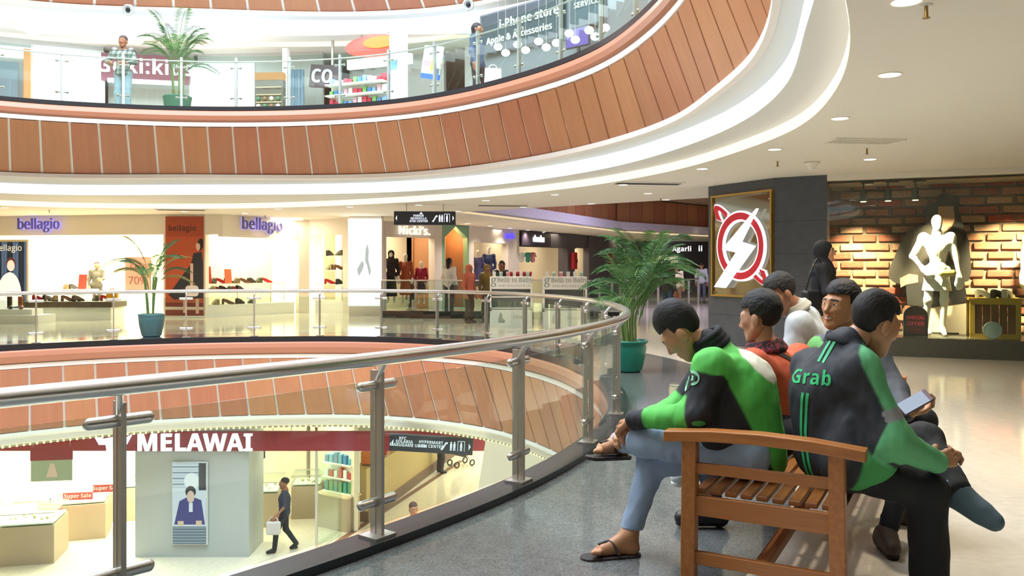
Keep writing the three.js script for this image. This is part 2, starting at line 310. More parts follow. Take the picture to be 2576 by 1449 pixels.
{ // level above
  const R = thing('glass_railing', 'frameless glass railing with slim posts on the balcony above', 'railing');
  const ts = stations(ringU, 0.14, 1.06, 0.9), slim = std(0xd9dfe0, 0.3, 0.8);
  part(R, 'top_rail', slim, tube(ringList(ringU, 0.14, 140).map(([x, d]) => V3(x, L2 + 0.97, -d)), 0.014, 8, 400, true));
  ts.forEach((t, i) => {
    const f = frameAt(ringU, t, 0.17), ry = Math.atan2(-f.tz, f.tx);
    const at3 = (g, x, y, z) => g.clone().translate(x, y, z).rotateY(ry).translate(f.x, L2, f.z);
    const post = part(R, 'post', slim, at3(box(0.045, 1.02, 0.05), 0, 0.54, 0));
    part(post, 'bolt_arm', M.steel, ...[0.25, 0.85].map((h) => at3(pill(0.2, 0.014), 0, h, 0.0)), ...[-1, 1].flatMap((s) => [0.25, 0.85].map((h) => at3(ball(0.028, 0, 0, 0), s * 0.09, h, 0))));
    const nt = i + 1 < ts.length ? ts[i + 1] : ts[0] + 2 * Math.PI;
    part(R, 'glass_pane', M.glass, glassPane(ringU, t, nt, 0.13, L2 + 0.07, L2 + 1.08));
  });
}
// ---------------------------------------------------------------- ceiling fittings
M.lens = glow(0xffeec8, 6); M.rim = std(0xf2eee2, 0.5);
function downlight(u, v, h, r, label, group, I = LIGHTS.down.I) {
  const p = onLevel(u, v, h);
  const t = thing('downlight', label, 'downlight', [p.x, h, p.z], 0, group);
  part(t, 'rim', M.rim, new THREE.TorusGeometry(r + 0.008, 0.01, 8, 24).rotateX(Math.PI / 2));
  part(t, 'lens', M.lens, cyl(r, r, 0.012, 0, -0.002, 0, 24));
  if (I) {
    const s = new THREE.SpotLight(LIGHTS.down.color, I, 0, 1.05, 0.7, 2); s.position.set(p.x, h - 0.03, p.z); s.target.position.set(p.x, h - 3, p.z);
    s.castShadow = true; s.shadow.radius = 3; scene.add(s, s.target);
  }
}
[[2280, 2, 'large lit downlight cut by the top edge of the picture'], [2238, 187, 'bright round downlight in the plain ceiling, second from the top'], [2113, 297, 'round downlight to the left of the air vent over the shop'], [1949, 375, 'round downlight beside the pale light band, above the black pillar'],
 [1767, 424, 'round downlight just left of the black pillar top'], [2189, 400, 'round downlight just below the ceiling vent near the display window']].forEach(([u, v, l]) => downlight(u, v, HC, 0.08, l, 'downlights over the walkway'));
[[1568, 464, 'small downlight left of the dark slot diffuser near the pillar'], [1396, 489, 'small downlight midway between the palm and the hanging sign'], [1630, 486, 'small downlight just under the slot diffuser near the pillar'], [1676, 502, 'small downlight under the slot diffuser, closest to the pillar'], [1222, 504, 'small downlight up and right of the hanging sign'], [1487, 512, 'small downlight over the palm top at left'], [1316, 520, 'small downlight right of the slot diffuser by the hanging sign'], [1054, 515, 'small downlight directly above the hanging sign'], [1153, 531, 'small downlight touching the right end of the hanging sign'],
 [880, 520, 'small downlight above the glowing white pillar'], [865, 543, 'small downlight close against the head of the glowing white pillar'], [700, 525, 'small downlight above the right end of the middle purple sign'], [733, 547, 'small downlight low beside the right end of the middle purple sign'], [616, 536, 'small downlight above the left end of the middle purple sign'], [463, 531, 'small downlight above the red poster column'], [250, 527, 'small downlight between the left purple sign and the palm'], [80, 538, 'small downlight right above the left purple sign'], [12, 522, 'small downlight at the left picture edge under the light band'], [970, 560, 'small downlight below the left end of the hanging sign']]
  .forEach(([u, v, l]) => downlight(u, v, HC, 0.08, l, 'downlights across the void', 7));
[[1177, 562], [1233, 568], [1283, 574], [1328, 579], [1368, 583], [1405, 587], [1437, 590], [1468, 593], [1520, 598], [1690, 590], [1765, 592]]
  .forEach(([u, v], i) => downlight(u, v, HC, 0.09, 'tiny far corridor downlight, ' + ORD[i] + ' from the hanging sign', 'downlights of the far corridor', 10));
{ // vents, sprinklers, speaker
  const p = onLevel(2172, 353, HC), t = thing('ceiling_vent', 'rectangular slotted air vent in the ceiling over the shop front', 'vent', [p.x, HC, p.z], 0.12);
  part(t, 'frame', M.rim, box(0.9, 0.02, 0.03, 0, -0.01, -0.16), box(0.9, 0.02, 0.03, 0, -0.01, 0.16), box(0.03, 0.02, 0.3, -0.44, -0.01, 0), box(0.03, 0.02, 0.3, 0.44, -0.01, 0));
  part(t, 'duct', std(0x6f6a60, 0.8), box(0.86, 0.01, 0.3, 0, -0.004, 0));
  for (let i = 0; i < 14; i++) part(t, 'slat', M.rim, box(0.02, 0.018, 0.29, -0.4 + i * 0.0615, -0.014, 0));
}
[[1630, 460, 'dark slot diffuser in the ceiling left of the black pillar'], [1265, 516, 'dark slot diffuser in the ceiling above the hanging sign'], [455, 527, 'dark slot diffuser above the red poster column']].forEach(([u, v, l]) => {
  const p = onLevel(u, v, HC), t = thing('slot_diffuser', l, 'vent', [p.x, HC, p.z], 0.15, 'slot diffusers');
  part(t, 'frame', M.rim, rbox(1.3, 0.02, 0.34, 0.008, 0, -0.008, 0)); for (let i = 0; i < 3; i++) part(t, 'slot', M.charcoal, box(1.2, 0.008, 0.05, 0, -0.019, -0.1 + i * 0.1));
});
const sprinklers = [[2330, 12, 'brass sprinkler beside the topmost downlight'], [2181, 372, 'sprinkler under the ceiling vent'], [1956, 405, 'sprinkler above the black pillar sign'], [1662, 498, 'sprinkler left of the pillar near the far downlights'], [124, 527, 'sprinkler above the left shoe shop sign'], [667, 541, 'sprinkler above the middle shoe shop sign']];
sprinklers.forEach(([u, v, l]) => { const p = onLevel(u, v, HC), t = thing('sprinkler', l, 'sprinkler', [p.x, HC, p.z], 0, 'sprinklers'); part(t, 'escutcheon', M.rim, cyl(0.035, 0.035, 0.008, 0, -0.004, 0)); part(t, 'stem', std(0x9a8358, 0.4, 0.8), cyl(0.01, 0.012, 0.07, 0, -0.04, 0)); part(t, 'deflector', std(0x9a8358, 0.4, 0.8), cyl(0.022, 0.022, 0.004, 0, -0.078, 0)); });
{ const p = onLevel(2043, 408, HC), t = thing('ceiling_detector', 'pale cone shaped detector in the ceiling above the pillar', 'detector', [p.x, HC, p.z]); part(t, 'base', M.rim, lathe([[0, 0], [0.11, 0], [0.11, -0.02], [0.07, -0.05], [0.05, -0.11], [0.0, -0.12]])); }
[[322, 25, 'round black and grey camera dome on the white top band at left'], [1178, 12, 'round black and grey camera dome on the white top band near the middle']].forEach(([u, v, l]) => {
  const p = at(u, v, u < 900 ? 20.0 : 19.4), t = thing('camera_dome', l, 'camera', [p.x, p.y, p.z], 0, 'camera domes'); t.rotation.x = 0.35;
  part(t, 'ring', std(0xb9c2c4, 0.5), new THREE.TorusGeometry(0.11, 0.03, 10, 28)); part(t, 'housing', std(0xd5dcdd, 0.5), cyl(0.11, 0.13, 0.12, 0, 0, 0).rotateX(Math.PI / 2).translate(0, 0, -0.06)); part(t, 'lens', M.black, ball(0.06, 0, 0, 0.0));
});
// ---------------------------------------------------------------- bodies: tapered bones joined smoothly and meshed
function makeField(bones, k, o = {}) {
  const B = bones.map((b) => {
    if (b.e) { const q = (b.q || new THREE.Quaternion()).clone().invert(); return { t: 1, c: b.e, r: b.r, q, m: b.e, s: Math.max(...b.r) * 1.05, rm: Math.min(...b.r) }; }
    const [a, c, ra, rb] = b; const d = c.clone().sub(a);
    return { t: 0, a, d, dd: Math.max(1e-9, d.lengthSq()), ra, rb, m: a.clone().add(c).multiplyScalar(0.5), s: d.length() / 2 + Math.max(ra, rb) };
  });
  const p = V3(0, 0, 0), w = V3(0, 0, 0);
  return (x, y, z) => {
    let f = 1e3;
    for (const b of B) {
      const mx = x - b.m.x, my = y - b.m.y, mz = z - b.m.z;
      if (Math.sqrt(mx * mx + my * my + mz * mz) - b.s > f + k) continue;
      let e;
      if (b.t) { w.set(mx, my, mz).applyQuaternion(b.q); const ax = w.x / b.r[0], ay = w.y / b.r[1], az = w.z / b.r[2], L = Math.sqrt(ax * ax + ay * ay + az * az); const gx = ax / b.r[0], gy = ay / b.r[1], gz = az / b.r[2], G = Math.sqrt(gx * gx + gy * gy + gz * gz); e = L < 1e-6 ? -b.rm : L * (L - 1) / G; }
      else { const px = x - b.a.x, py = y - b.a.y, pz = z - b.a.z; let t = (px * b.d.x + py * b.d.y + pz * b.d.z) / b.dd; t = t < 0 ? 0 : t > 1 ? 1 : t; const qx = px - b.d.x * t, qy = py - b.d.y * t, qz = pz - b.d.z * t; e = Math.sqrt(qx * qx + qy * qy + qz * qz) - (b.ra + (b.rb - b.ra) * t); }
      const h = Math.max(k - Math.abs(f - e), 0) / k; f = Math.min(f, e) - h * h * k * 0.25;
    }
    if (o.folds) f += o.folds * (noise.noise(x * (o.ff || 14), y * (o.ff || 14) * 0.6, z * (o.ff || 14)) + 0.5 * noise.noise(x * 31, y * 17, z * 31));
    for (const c of o.clips || []) { const dx = x - c[0].x, dy = y - c[0].y, dz = z - c[0].z; if (dx * dx + dy * dy + dz * dz < c[2] * c[2]) f = Math.max(f, dx * c[1].x + dy * c[1].y + dz * c[1].z); }
    if (o.cut) f = Math.max(f, o.cut(x, y, z));
    return f;
  };
}
function boundsOf(bones, pad) {
  const b = new THREE.Box3();
  for (const q of bones) if (q.e) { const r = Math.max(...q.r); b.expandByPoint(q.e.clone().addScalar(r)); b.expandByPoint(q.e.clone().addScalar(-r)); } else { const r = Math.max(q[2], q[3]); for (const v of [q[0], q[1]]) { b.expandByPoint(v.clone().addScalar(r)); b.expandByPoint(v.clone().addScalar(-r)); } }
  return b.expandByScalar(pad);
}
function netMesh(field, b, cell, paint) {     // naive surface nets
  const nx = Math.ceil((b.max.x - b.min.x) / cell) + 1, ny = Math.ceil((b.max.y - b.min.y) / cell) + 1, nz = Math.ceil((b.max.z - b.min.z) / cell) + 1;
  const F = new Float32Array(nx * ny * nz), id = (i, j, k) => i + nx * (j + ny * k);
  for (let k = 0; k < nz; k++) for (let j = 0; j < ny; j++) for (let i = 0; i < nx; i++) F[id(i, j, k)] = field(b.min.x + i * cell, b.min.y + j * cell, b.min.z + k * cell);
  const vid = new Int32Array(nx * ny * nz).fill(-1), P = [], idx = [];
  const E = [[0, 1], [2, 3], [4, 5], [6, 7], [0, 2], [1, 3], [4, 6], [5, 7], [0, 4], [1, 5], [2, 6], [3, 7]];
  for (let k = 0; k < nz - 1; k++) for (let j = 0; j < ny - 1; j++) for (let i = 0; i < nx - 1; i++) {
    const c = []; let m = 0;
    for (let q = 0; q < 8; q++) { const v = F[id(i + (q & 1), j + ((q >> 1) & 1), k + (q >> 2))]; c.push(v); if (v < 0) m |= 1 << q; }
    if (m === 0 || m === 255) continue;
    let n = 0, x = 0, y = 0, z = 0;
    for (const [a, d] of E) { if ((c[a] < 0) === (c[d] < 0)) continue; const t = c[a] / (c[a] - c[d]); x += (a & 1) + t * ((d & 1) - (a & 1)); y += ((a >> 1) & 1) + t * (((d >> 1) & 1) - ((a >> 1) & 1)); z += (a >> 2) + t * ((d >> 2) - (a >> 2)); n++; }
    vid[id(i, j, k)] = P.length / 3; P.push(b.min.x + (i + x / n) * cell, b.min.y + (j + y / n) * cell, b.min.z + (k + z / n) * cell);
  }
  const quad = (a, d, e, f, flip) => { if (a < 0 || d < 0 || e < 0 || f < 0) return; flip ? idx.push(a, d, e, a, e, f) : idx.push(a, e, d, a, f, e); };
  for (let k = 1; k < nz - 1; k++) for (let j = 1; j < ny - 1; j++) for (let i = 1; i < nx - 1; i++) {
    const s = F[id(i, j, k)] < 0;
    if (s !== F[id(i + 1, j, k)] < 0) quad(vid[id(i, j, k)], vid[id(i, j - 1, k)], vid[id(i, j - 1, k - 1)], vid[id(i, j, k - 1)], s);
    if (s !== F[id(i, j + 1, k)] < 0) quad(vid[id(i, j, k)], vid[id(i, j, k - 1)], vid[id(i - 1, j, k - 1)], vid[id(i - 1, j, k)], s);
    if (s !== F[id(i, j, k + 1)] < 0) quad(vid[id(i, j, k)], vid[id(i - 1, j, k)], vid[id(i - 1, j - 1, k)], vid[id(i, j - 1, k)], s);
  }
  const N = [], C = [], e = cell * 0.5;
  for (let q = 0; q < P.length; q += 3) {
    const x = P[q], y = P[q + 1], z = P[q + 2], n = V3(field(x + e, y, z) - field(x - e, y, z), field(x, y + e, z) - field(x, y - e, z), field(x, y, z + e) - field(x, y, z - e)).normalize();
    N.push(n.x, n.y, n.z); if (paint) { const c = paint(x, y, z, n); C.push(c[0], c[1], c[2]); }
  }
  const g = new THREE.BufferGeometry(); g.setAttribute('position', new THREE.Float32BufferAttribute(P, 3)); g.setAttribute('normal', new THREE.Float32BufferAttribute(N, 3));
  if (paint) g.setAttribute('color', new THREE.Float32BufferAttribute(C, 3));
  g.setIndex(idx); return g;
}
const flesh = (bones, k, cell, o = {}) => { const f = makeField(bones, k, o); const g = netMesh(f, boundsOf(bones, k * 0.6 + cell * 2 + (o.folds || 0) * 2), cell, o.paint); g.userData.field = f; return g; };
const lin = (hex) => { const c = new THREE.Color(hex); return [c.r, c.g, c.b]; };
const cloth = (hex, r = 0.85) => std(hex, r);
const vcloth = new THREE.MeshStandardMaterial({ vertexColors: true, roughness: 0.75 });
const vskin = new THREE.MeshStandardMaterial({ vertexColors: true, roughness: 0.5 });

// head in its own frame: face +z, up +y, centre between the ears
const E3 = (x, y, z, rx, ry, rz) => ({ e: V3(x, y, z), r: [rx, ry, rz] });
function headBones() {
  const b = [E3(0, 0.035, -0.015, 0.074, 0.088, 0.093), E3(0, -0.03, 0.03, 0.06, 0.085, 0.062)];
  for (const s of [-1, 1]) b.push([V3(s * 0.05, -0.05, 0.005), V3(s * 0.018, -0.1, 0.062), 0.022, 0.02], [V3(s * 0.042, -0.012, 0.062), V3(s * 0.03, -0.02, 0.072), 0.022, 0.02], [V3(s * 0.012, 0.027, 0.09), V3(s * 0.045, 0.027, 0.074), 0.01, 0.009]);
  b.push([V3(0, -0.105, 0.066), V3(0, -0.105, 0.066), 0.02, 0.02]);
  return b;
}
function headBones2(smile) {
  const b = [[V3(0, 0.012, 0.096), V3(0, -0.03, 0.116), 0.009, 0.013]];
  for (const s of [-1, 1]) b.push([V3(s * 0.012, -0.036, 0.1), V3(s * 0.014, -0.037, 0.098), 0.01, 0.01], E3(s * 0.082, -0.008, -0.008, 0.011, 0.033, 0.021), E3(s * 0.031, 0.006, 0.076, 0.016, 0.012, 0.014));
  const w = smile ? 0.03 : 0.022, up = smile ? 0.008 : 0;
  b.push([V3(-w, -0.066 + up, 0.083), V3(0, -0.064, 0.094), 0.006, 0.009], [V3(w, -0.066 + up, 0.083), V3(0, -0.064, 0.094), 0.006, 0.009], [V3(-w * 0.8, -0.078 + up, 0.083), V3(0, -0.079, 0.091), 0.006, 0.009], [V3(w * 0.8, -0.078 + up, 0.083), V3(0, -0.079, 0.091), 0.006, 0.009]);
  return b;
}
function headGeo(skin, o = {}) {
  const A = makeField(headBones(), 0.035), Bf = makeField([...headBones2(o.smile), ...(o.neck || [])], 0.01);
  const f = (x, y, z) => { const a = A(x, y, z), b = Bf(x, y, z), k = 0.014, h = Math.max(k - Math.abs(a - b), 0) / k; return Math.min(a, b) - h * h * k * 0.25; };
  const S = lin(skin), dark = [0.012, 0.009, 0.008], lip = [S[0] * 0.8, S[1] * 0.5, S[2] * 0.48];
  const paint = (x, y, z) => {
    const ax = Math.abs(x);
    if (z > 0.05) {
      if (ax > 0.012 && ax < 0.052 && Math.abs(y - 0.03 - (ax < 0.04 ? 0 : -(ax - 0.04) * 0.4)) < 0.0055) return dark;
      const ex = (ax - 0.031) / 0.014, ey = (y - 0.005) / (o.smile ? 0.004 : 0.0055); if (ex * ex + ey * ey < 1) return Math.abs(ax - 0.031) < 0.006 ? dark : [0.6, 0.58, 0.55];
      const my = o.smile ? ax * ax * 9 : 0; if (ax < (o.smile ? 0.028 : 0.023) && y < -0.058 + my && y > -0.086 + my && z > 0.082) return o.smile && ax < 0.022 && y < -0.0675 + my && y > -0.0745 + my ? [0.62, 0.6, 0.57] : lip;
      if (o.beard && y < -0.05 && noise.noise(x * 200, y * 200, z * 200) > -0.2) return [S[0] * 0.55, S[1] * 0.5, S[2] * 0.5];
    }
    return S;
  };
  return netMesh(f, new THREE.Box3(V3(-0.105, -0.18, -0.13), V3(0.105, 0.135, 0.14)), o.cell || 0.0033, paint);
}
function hairGeo(o = {}) {                    // short hair: a shell over the skull with the face cut free
  const top = o.top ?? 0.022, side = o.side ?? 0.007;
  const b = [E3(0, 0.035 + top * 0.5, -0.018, 0.074 + side, 0.088 + top * 0.6, 0.095 + side), E3(0, 0.075, 0.03, 0.058, 0.04 + top * 0.6, 0.05)];
  const f0 = makeField(b, 0.03);
  const f = (x, y, z) => {
    let d = f0(x, y, z) + (o.rough ?? 0.004) * (0.5 * noise.noise(x * 26, y * 26, z * 14) + 0.3 * noise.noise(x * 190, y * 60, z * 50));
    d = Math.max(d, Math.min(z - 0.018, (o.line ?? 0.066) + 0.006 * noise.noise(x * 50, 1, 2) - y));
    d = Math.max(d, (z < -0.03 ? -0.066 : -0.008) - y);
    if (Math.abs(x) > 0.055) d = Math.max(d, 0.034 - Math.hypot(y + 0.008, z + 0.004));
    return d;
  };
  return netMesh(f, new THREE.Box3(V3(-0.11, -0.1, -0.14), V3(0.11, 0.2, 0.13)), o.cell || 0.004);
}
function handBones(curl = 0.5, side = 1, spread = 0.0) {   // wrist at the origin, fingers +y, palm faces +z, thumb on side * x
  const b = [[V3(-0.02, 0.03, 0), V3(-0.022, 0.078, 0), 0.016, 0.014], [V3(0.02, 0.03, 0), V3(0.022, 0.08, 0), 0.017, 0.014], [V3(0, 0.025, 0), V3(0, 0.08, 0), 0.018, 0.015], [V3(0, -0.04, 0), V3(0, 0.02, 0), 0.024, 0.024]];
  const L = [[0.042, 0.026, 0.02], [0.047, 0.03, 0.022], [0.043, 0.027, 0.021], [0.033, 0.02, 0.018]];
  for (let i = 0; i < 4; i++) {
    let p = V3(side * (0.029 - i * 0.0195), 0.085 - (i === 3 ? 0.008 : 0), 0), a = curl * 0.5; const out = side * (1.5 - i) * spread;
    for (let j = 0; j < 3; j++) { const q = p.clone().add(V3(Math.sin(out) * L[i][j], Math.cos(a) * L[i][j], Math.sin(a) * L[i][j])); b.push([p, q, 0.0092 - j * 0.0008, 0.0085 - j * 0.0008]); p = q; a += curl * 0.95; }
  }
  const t0 = V3(side * 0.026, 0.022, 0.006), t1 = V3(side * 0.052, 0.052, 0.016 + curl * 0.012), t2 = V3(side * 0.058, 0.082, 0.024 + curl * 0.025), t3 = V3(side * (0.055 - curl * 0.01), 0.104, 0.03 + curl * 0.04);
  b.push([t0, t1, 0.016, 0.012], [t1, t2, 0.0115, 0.0105], [t2, t3, 0.0105, 0.009]);
  return b;
}
function basisQ(y, z) { const Y = y.clone().normalize(), X = Y.clone().cross(z).normalize(), Z = X.clone().cross(Y); return new THREE.Quaternion().setFromRotationMatrix(new THREE.Matrix4().makeBasis(X, Y, Z)); }
const placed = (g, pos, q, s = 1) => { const h = g.clone(); h.applyMatrix4(new THREE.Matrix4().compose(pos, q, V3(s, s, s))); return h; };
const tint = (g, c) => { const n = g.attributes.position.count, a = new Float32Array(n * 3); for (let i = 0; i < n; i++) a.set(c, i * 3); g.setAttribute('color', new THREE.BufferAttribute(a, 3)); return g; };
const joinC = (list) => mergeGeometries(list.map((g) => { const n = g.index ? g.toNonIndexed() : g.clone(); for (const k of Object.keys(n.attributes)) if (!['position', 'normal', 'color'].includes(k)) n.deleteAttribute(k); return n; }));

// a standing or walking figure for the middle and far distance, facing +z in its own frame
const simpleHead = {};
function stander(name, label, pos, turn, o) {
  const t = thing(name, label, o.category || 'person', pos, turn, o.group), s = (o.h || 1.68) / 1.7, cell = o.cell || 0.024;
  const J = { pelvis: [0, 0.93, 0], chest: [0, 1.22, 0], neck: [0, 1.43, -0.01], head: [0, 1.585, 0.01], hipL: [0.09, 0.91, 0], hipR: [-0.09, 0.91, 0], kneeL: [0.1, 0.49, 0.03], kneeR: [-0.1, 0.49, 0.03], ankL: [0.1, 0.08, -0.02], ankR: [-0.1, 0.08, -0.02], toeL: [0.11, 0.035, 0.13], toeR: [-0.11, 0.035, 0.13], shL: [0.17, 1.385, 0], shR: [-0.17, 1.385, 0], elL: [0.225, 1.11, -0.02], elR: [-0.225, 1.11, -0.02], wrL: [0.24, 0.87, 0.06], wrR: [-0.24, 0.87, 0.06], ...(o.pose || {}) };
  const j = {}; for (const k in J) j[k] = V3(J[k][0] * s, J[k][1] * s, J[k][2] * s);
  const skin = lin(o.skin || 0x9a6a4c), r = (v) => v * s, W = (o.girth || 1);
  const body = [], L = (a, b, ra, rb) => [j[a], j[b], r(ra), r(rb)];
  body.push(L('neck', 'head', 0.05, 0.055), L('pelvis', 'chest', 0.1 * W, 0.11 * W), L('chest', 'neck', 0.1 * W, 0.055));
  for (const q of ['L', 'R']) body.push(L('chest', 'sh' + q, 0.09, 0.055), L('sh' + q, 'el' + q, 0.045, 0.036), L('el' + q, 'wr' + q, 0.036, 0.025), L('pelvis', 'hip' + q, 0.09, 0.085), L('hip' + q, 'knee' + q, 0.078, 0.052), L('knee' + q, 'ank' + q, 0.05, 0.034), L('ank' + q, 'toe' + q, 0.036, 0.028));
  for (const q of ['L', 'R']) { const d = j['wr' + q].clone().sub(j['el' + q]).normalize(); const y = d, z = V3(q === 'L' ? -1 : 1, 0, 0.2).normalize(), bq = basisQ(y, z); for (const b of handBones(0.4, q === 'L' ? 1 : -1)) body.push([b[0].clone().multiplyScalar(s).applyQuaternion(bq).add(j['wr' + q]), b[1].clone().multiplyScalar(s).applyQuaternion(bq).add(j['wr' + q]), b[2] * s, b[3] * s]); }
  const hq = basisQ(o.up ? V3(...o.up) : V3(0, 1, 0), o.face ? V3(...o.face) : V3(0, 0, 1));
  const key = (o.skin || 0x9a6a4c) + '|' + !!o.blank; if (!simpleHead[key]) simpleHead[key] = o.blank ? tint(flesh([E3(0, 0.03, -0.01, 0.072, 0.095, 0.09), E3(0, -0.04, 0.02, 0.055, 0.08, 0.06)], 0.03, 0.01), skin) : headGeo(o.skin || 0x9a6a4c, { cell: 0.011 });
  part(t, 'body', o.bodyMat || vskin, joinC([tint(flesh(body, r(0.05), cell), skin), placed(simpleHead[key], j.head, hq, s)]));
  if (!o.bald) part(t, 'hair', cloth(o.hair || 0x15110f, 0.6), placed(flesh(o.longHair ? [E3(0, 0.045, -0.02, 0.084, 0.095, 0.1), [V3(0, 0.02, -0.07), V3(0, -0.17, -0.07), 0.06, 0.05]] : [E3(0, 0.055, -0.022, 0.083, 0.082, 0.1)], 0.04, 0.011, { cut: (x, y, z) => Math.min(z - 0.03, 0.06 - y) }), j.head, hq, s));
  if (o.top) { const b = [L('pelvis', 'chest', (o.topLow ?? 0.125) * W, 0.135 * W), L('chest', 'neck', 0.125 * W, 0.06)]; for (const q of ['L', 'R']) { b.push(L('chest', 'sh' + q, 0.11, 0.068), L('sh' + q, 'el' + q, 0.062, 0.052)); if (o.sleeve !== 'short') b.push(L('el' + q, 'wr' + q, 0.05, 0.04)); if (o.top) b.push(L('pelvis', 'hip' + q, 0.11 * W, 0.1 * W)); } part(t, 'top', o.topMat || cloth(o.top), flesh(b, r(0.05), cell, { folds: 0.004, paint: o.topPaint })); }
  if (o.legs) { const b = []; for (const q of ['L', 'R']) b.push(L('pelvis', 'hip' + q, 0.1, 0.095), L('hip' + q, 'knee' + q, 0.09, 0.068), L('knee' + q, 'ank' + q, 0.066, 0.055)); part(t, 'trousers', cloth(o.legs), flesh(b, r(0.03), cell, { folds: 0.004 })); }
  if (o.skirt) { const b = [[j.pelvis, j.pelvis.clone().add(V3(0, -(o.skirtLen || 0.4) * s, 0)), r(0.14), r(o.skirtW || 0.2)]]; part(t, 'skirt', cloth(o.skirt), flesh(b, 0.03, cell, { folds: 0.008, clips: [[j.pelvis.clone().add(V3(0, -(o.skirtLen || 0.4) * s, 0)), V3(0, -1, 0), 0.5]] })); }
  if (o.shoes) for (const q of ['L', 'R']) part(t, 'shoe', cloth(o.shoes, 0.5), flesh([L('ank' + q, 'toe' + q, 0.05, 0.036), [j['toe' + q], j['ank' + q].clone().setY(j['toe' + q].y), r(0.035), r(0.035)]], 0.02, 0.014));
  if (o.scarf) part(t, 'headscarf', cloth(o.scarf), placed(flesh([E3(0, 0.03, -0.02, 0.106, 0.11, 0.112), [V3(0, -0.05, -0.03), V3(0, -0.24, -0.02), 0.08, 0.15]], 0.06, 0.014, { cut: (x, y, z) => z > 0.02 ? 0.058 - Math.hypot(x, (y + 0.02) * 0.72) : -1 }), j.head, hq, s));
  return t;
}
// ---------------------------------------------------------------- dark pillar with the mirror sign, display window of the clothes shop
const PA = [3.71, 15.4], PB = [4.48, 13.9], PC = [5.2, 13.45], PD = [9.6, 11.55];
M.slate = std(0xffffff, 0.5, 0, { map: dataTex(256, (u, v) => { const n = 0.02 * noise.noise(u * 60, v * 60, 2) + 0.02 * noise.noise(u * 7, v * 7, 1); return [0.31 + n, 0.33 + n, 0.365 + n]; }) });
struct('pillar', 'dark slate clad pillar carrying the red and white sign', 'pillar', M.slate, slab([PA, PB, PC, [5.86, 15.0], [5.4, 17.2]], [], 0, HC));
{ // stone joints of the cladding
  const g = []; for (const h of [0.55, 1.1, 1.65, 2.2]) g.push(wallBox(...PA, ...PB, h, h + 0.006, 0.002, -0.003), wallBox(...PB, ...PC, h, h + 0.006, 0.002, -0.003));
  struct('trim_1', 'thin joints of the slate cladding on the pillar', 'trim', std(0x2a2d31, 0.7), ...g);
}
function planeHit(A, B, u, v) {              // sight line cut with the vertical plane through two plan points -> [distance along, height]
  const k = (u - 1288) / FOCAL, ex = B[0] - A[0], ed = B[1] - A[1], L = Math.hypot(ex, ed);
  const s = (k * A[1] - A[0]) / (ex - k * ed), d = A[1] + ed * s;
  return [s * L, EYE - (v - HORIZON) / FOCAL * d];
}
const faceTurn = (A, B) => Math.atan2(B[1] - A[1], B[0] - A[0]);
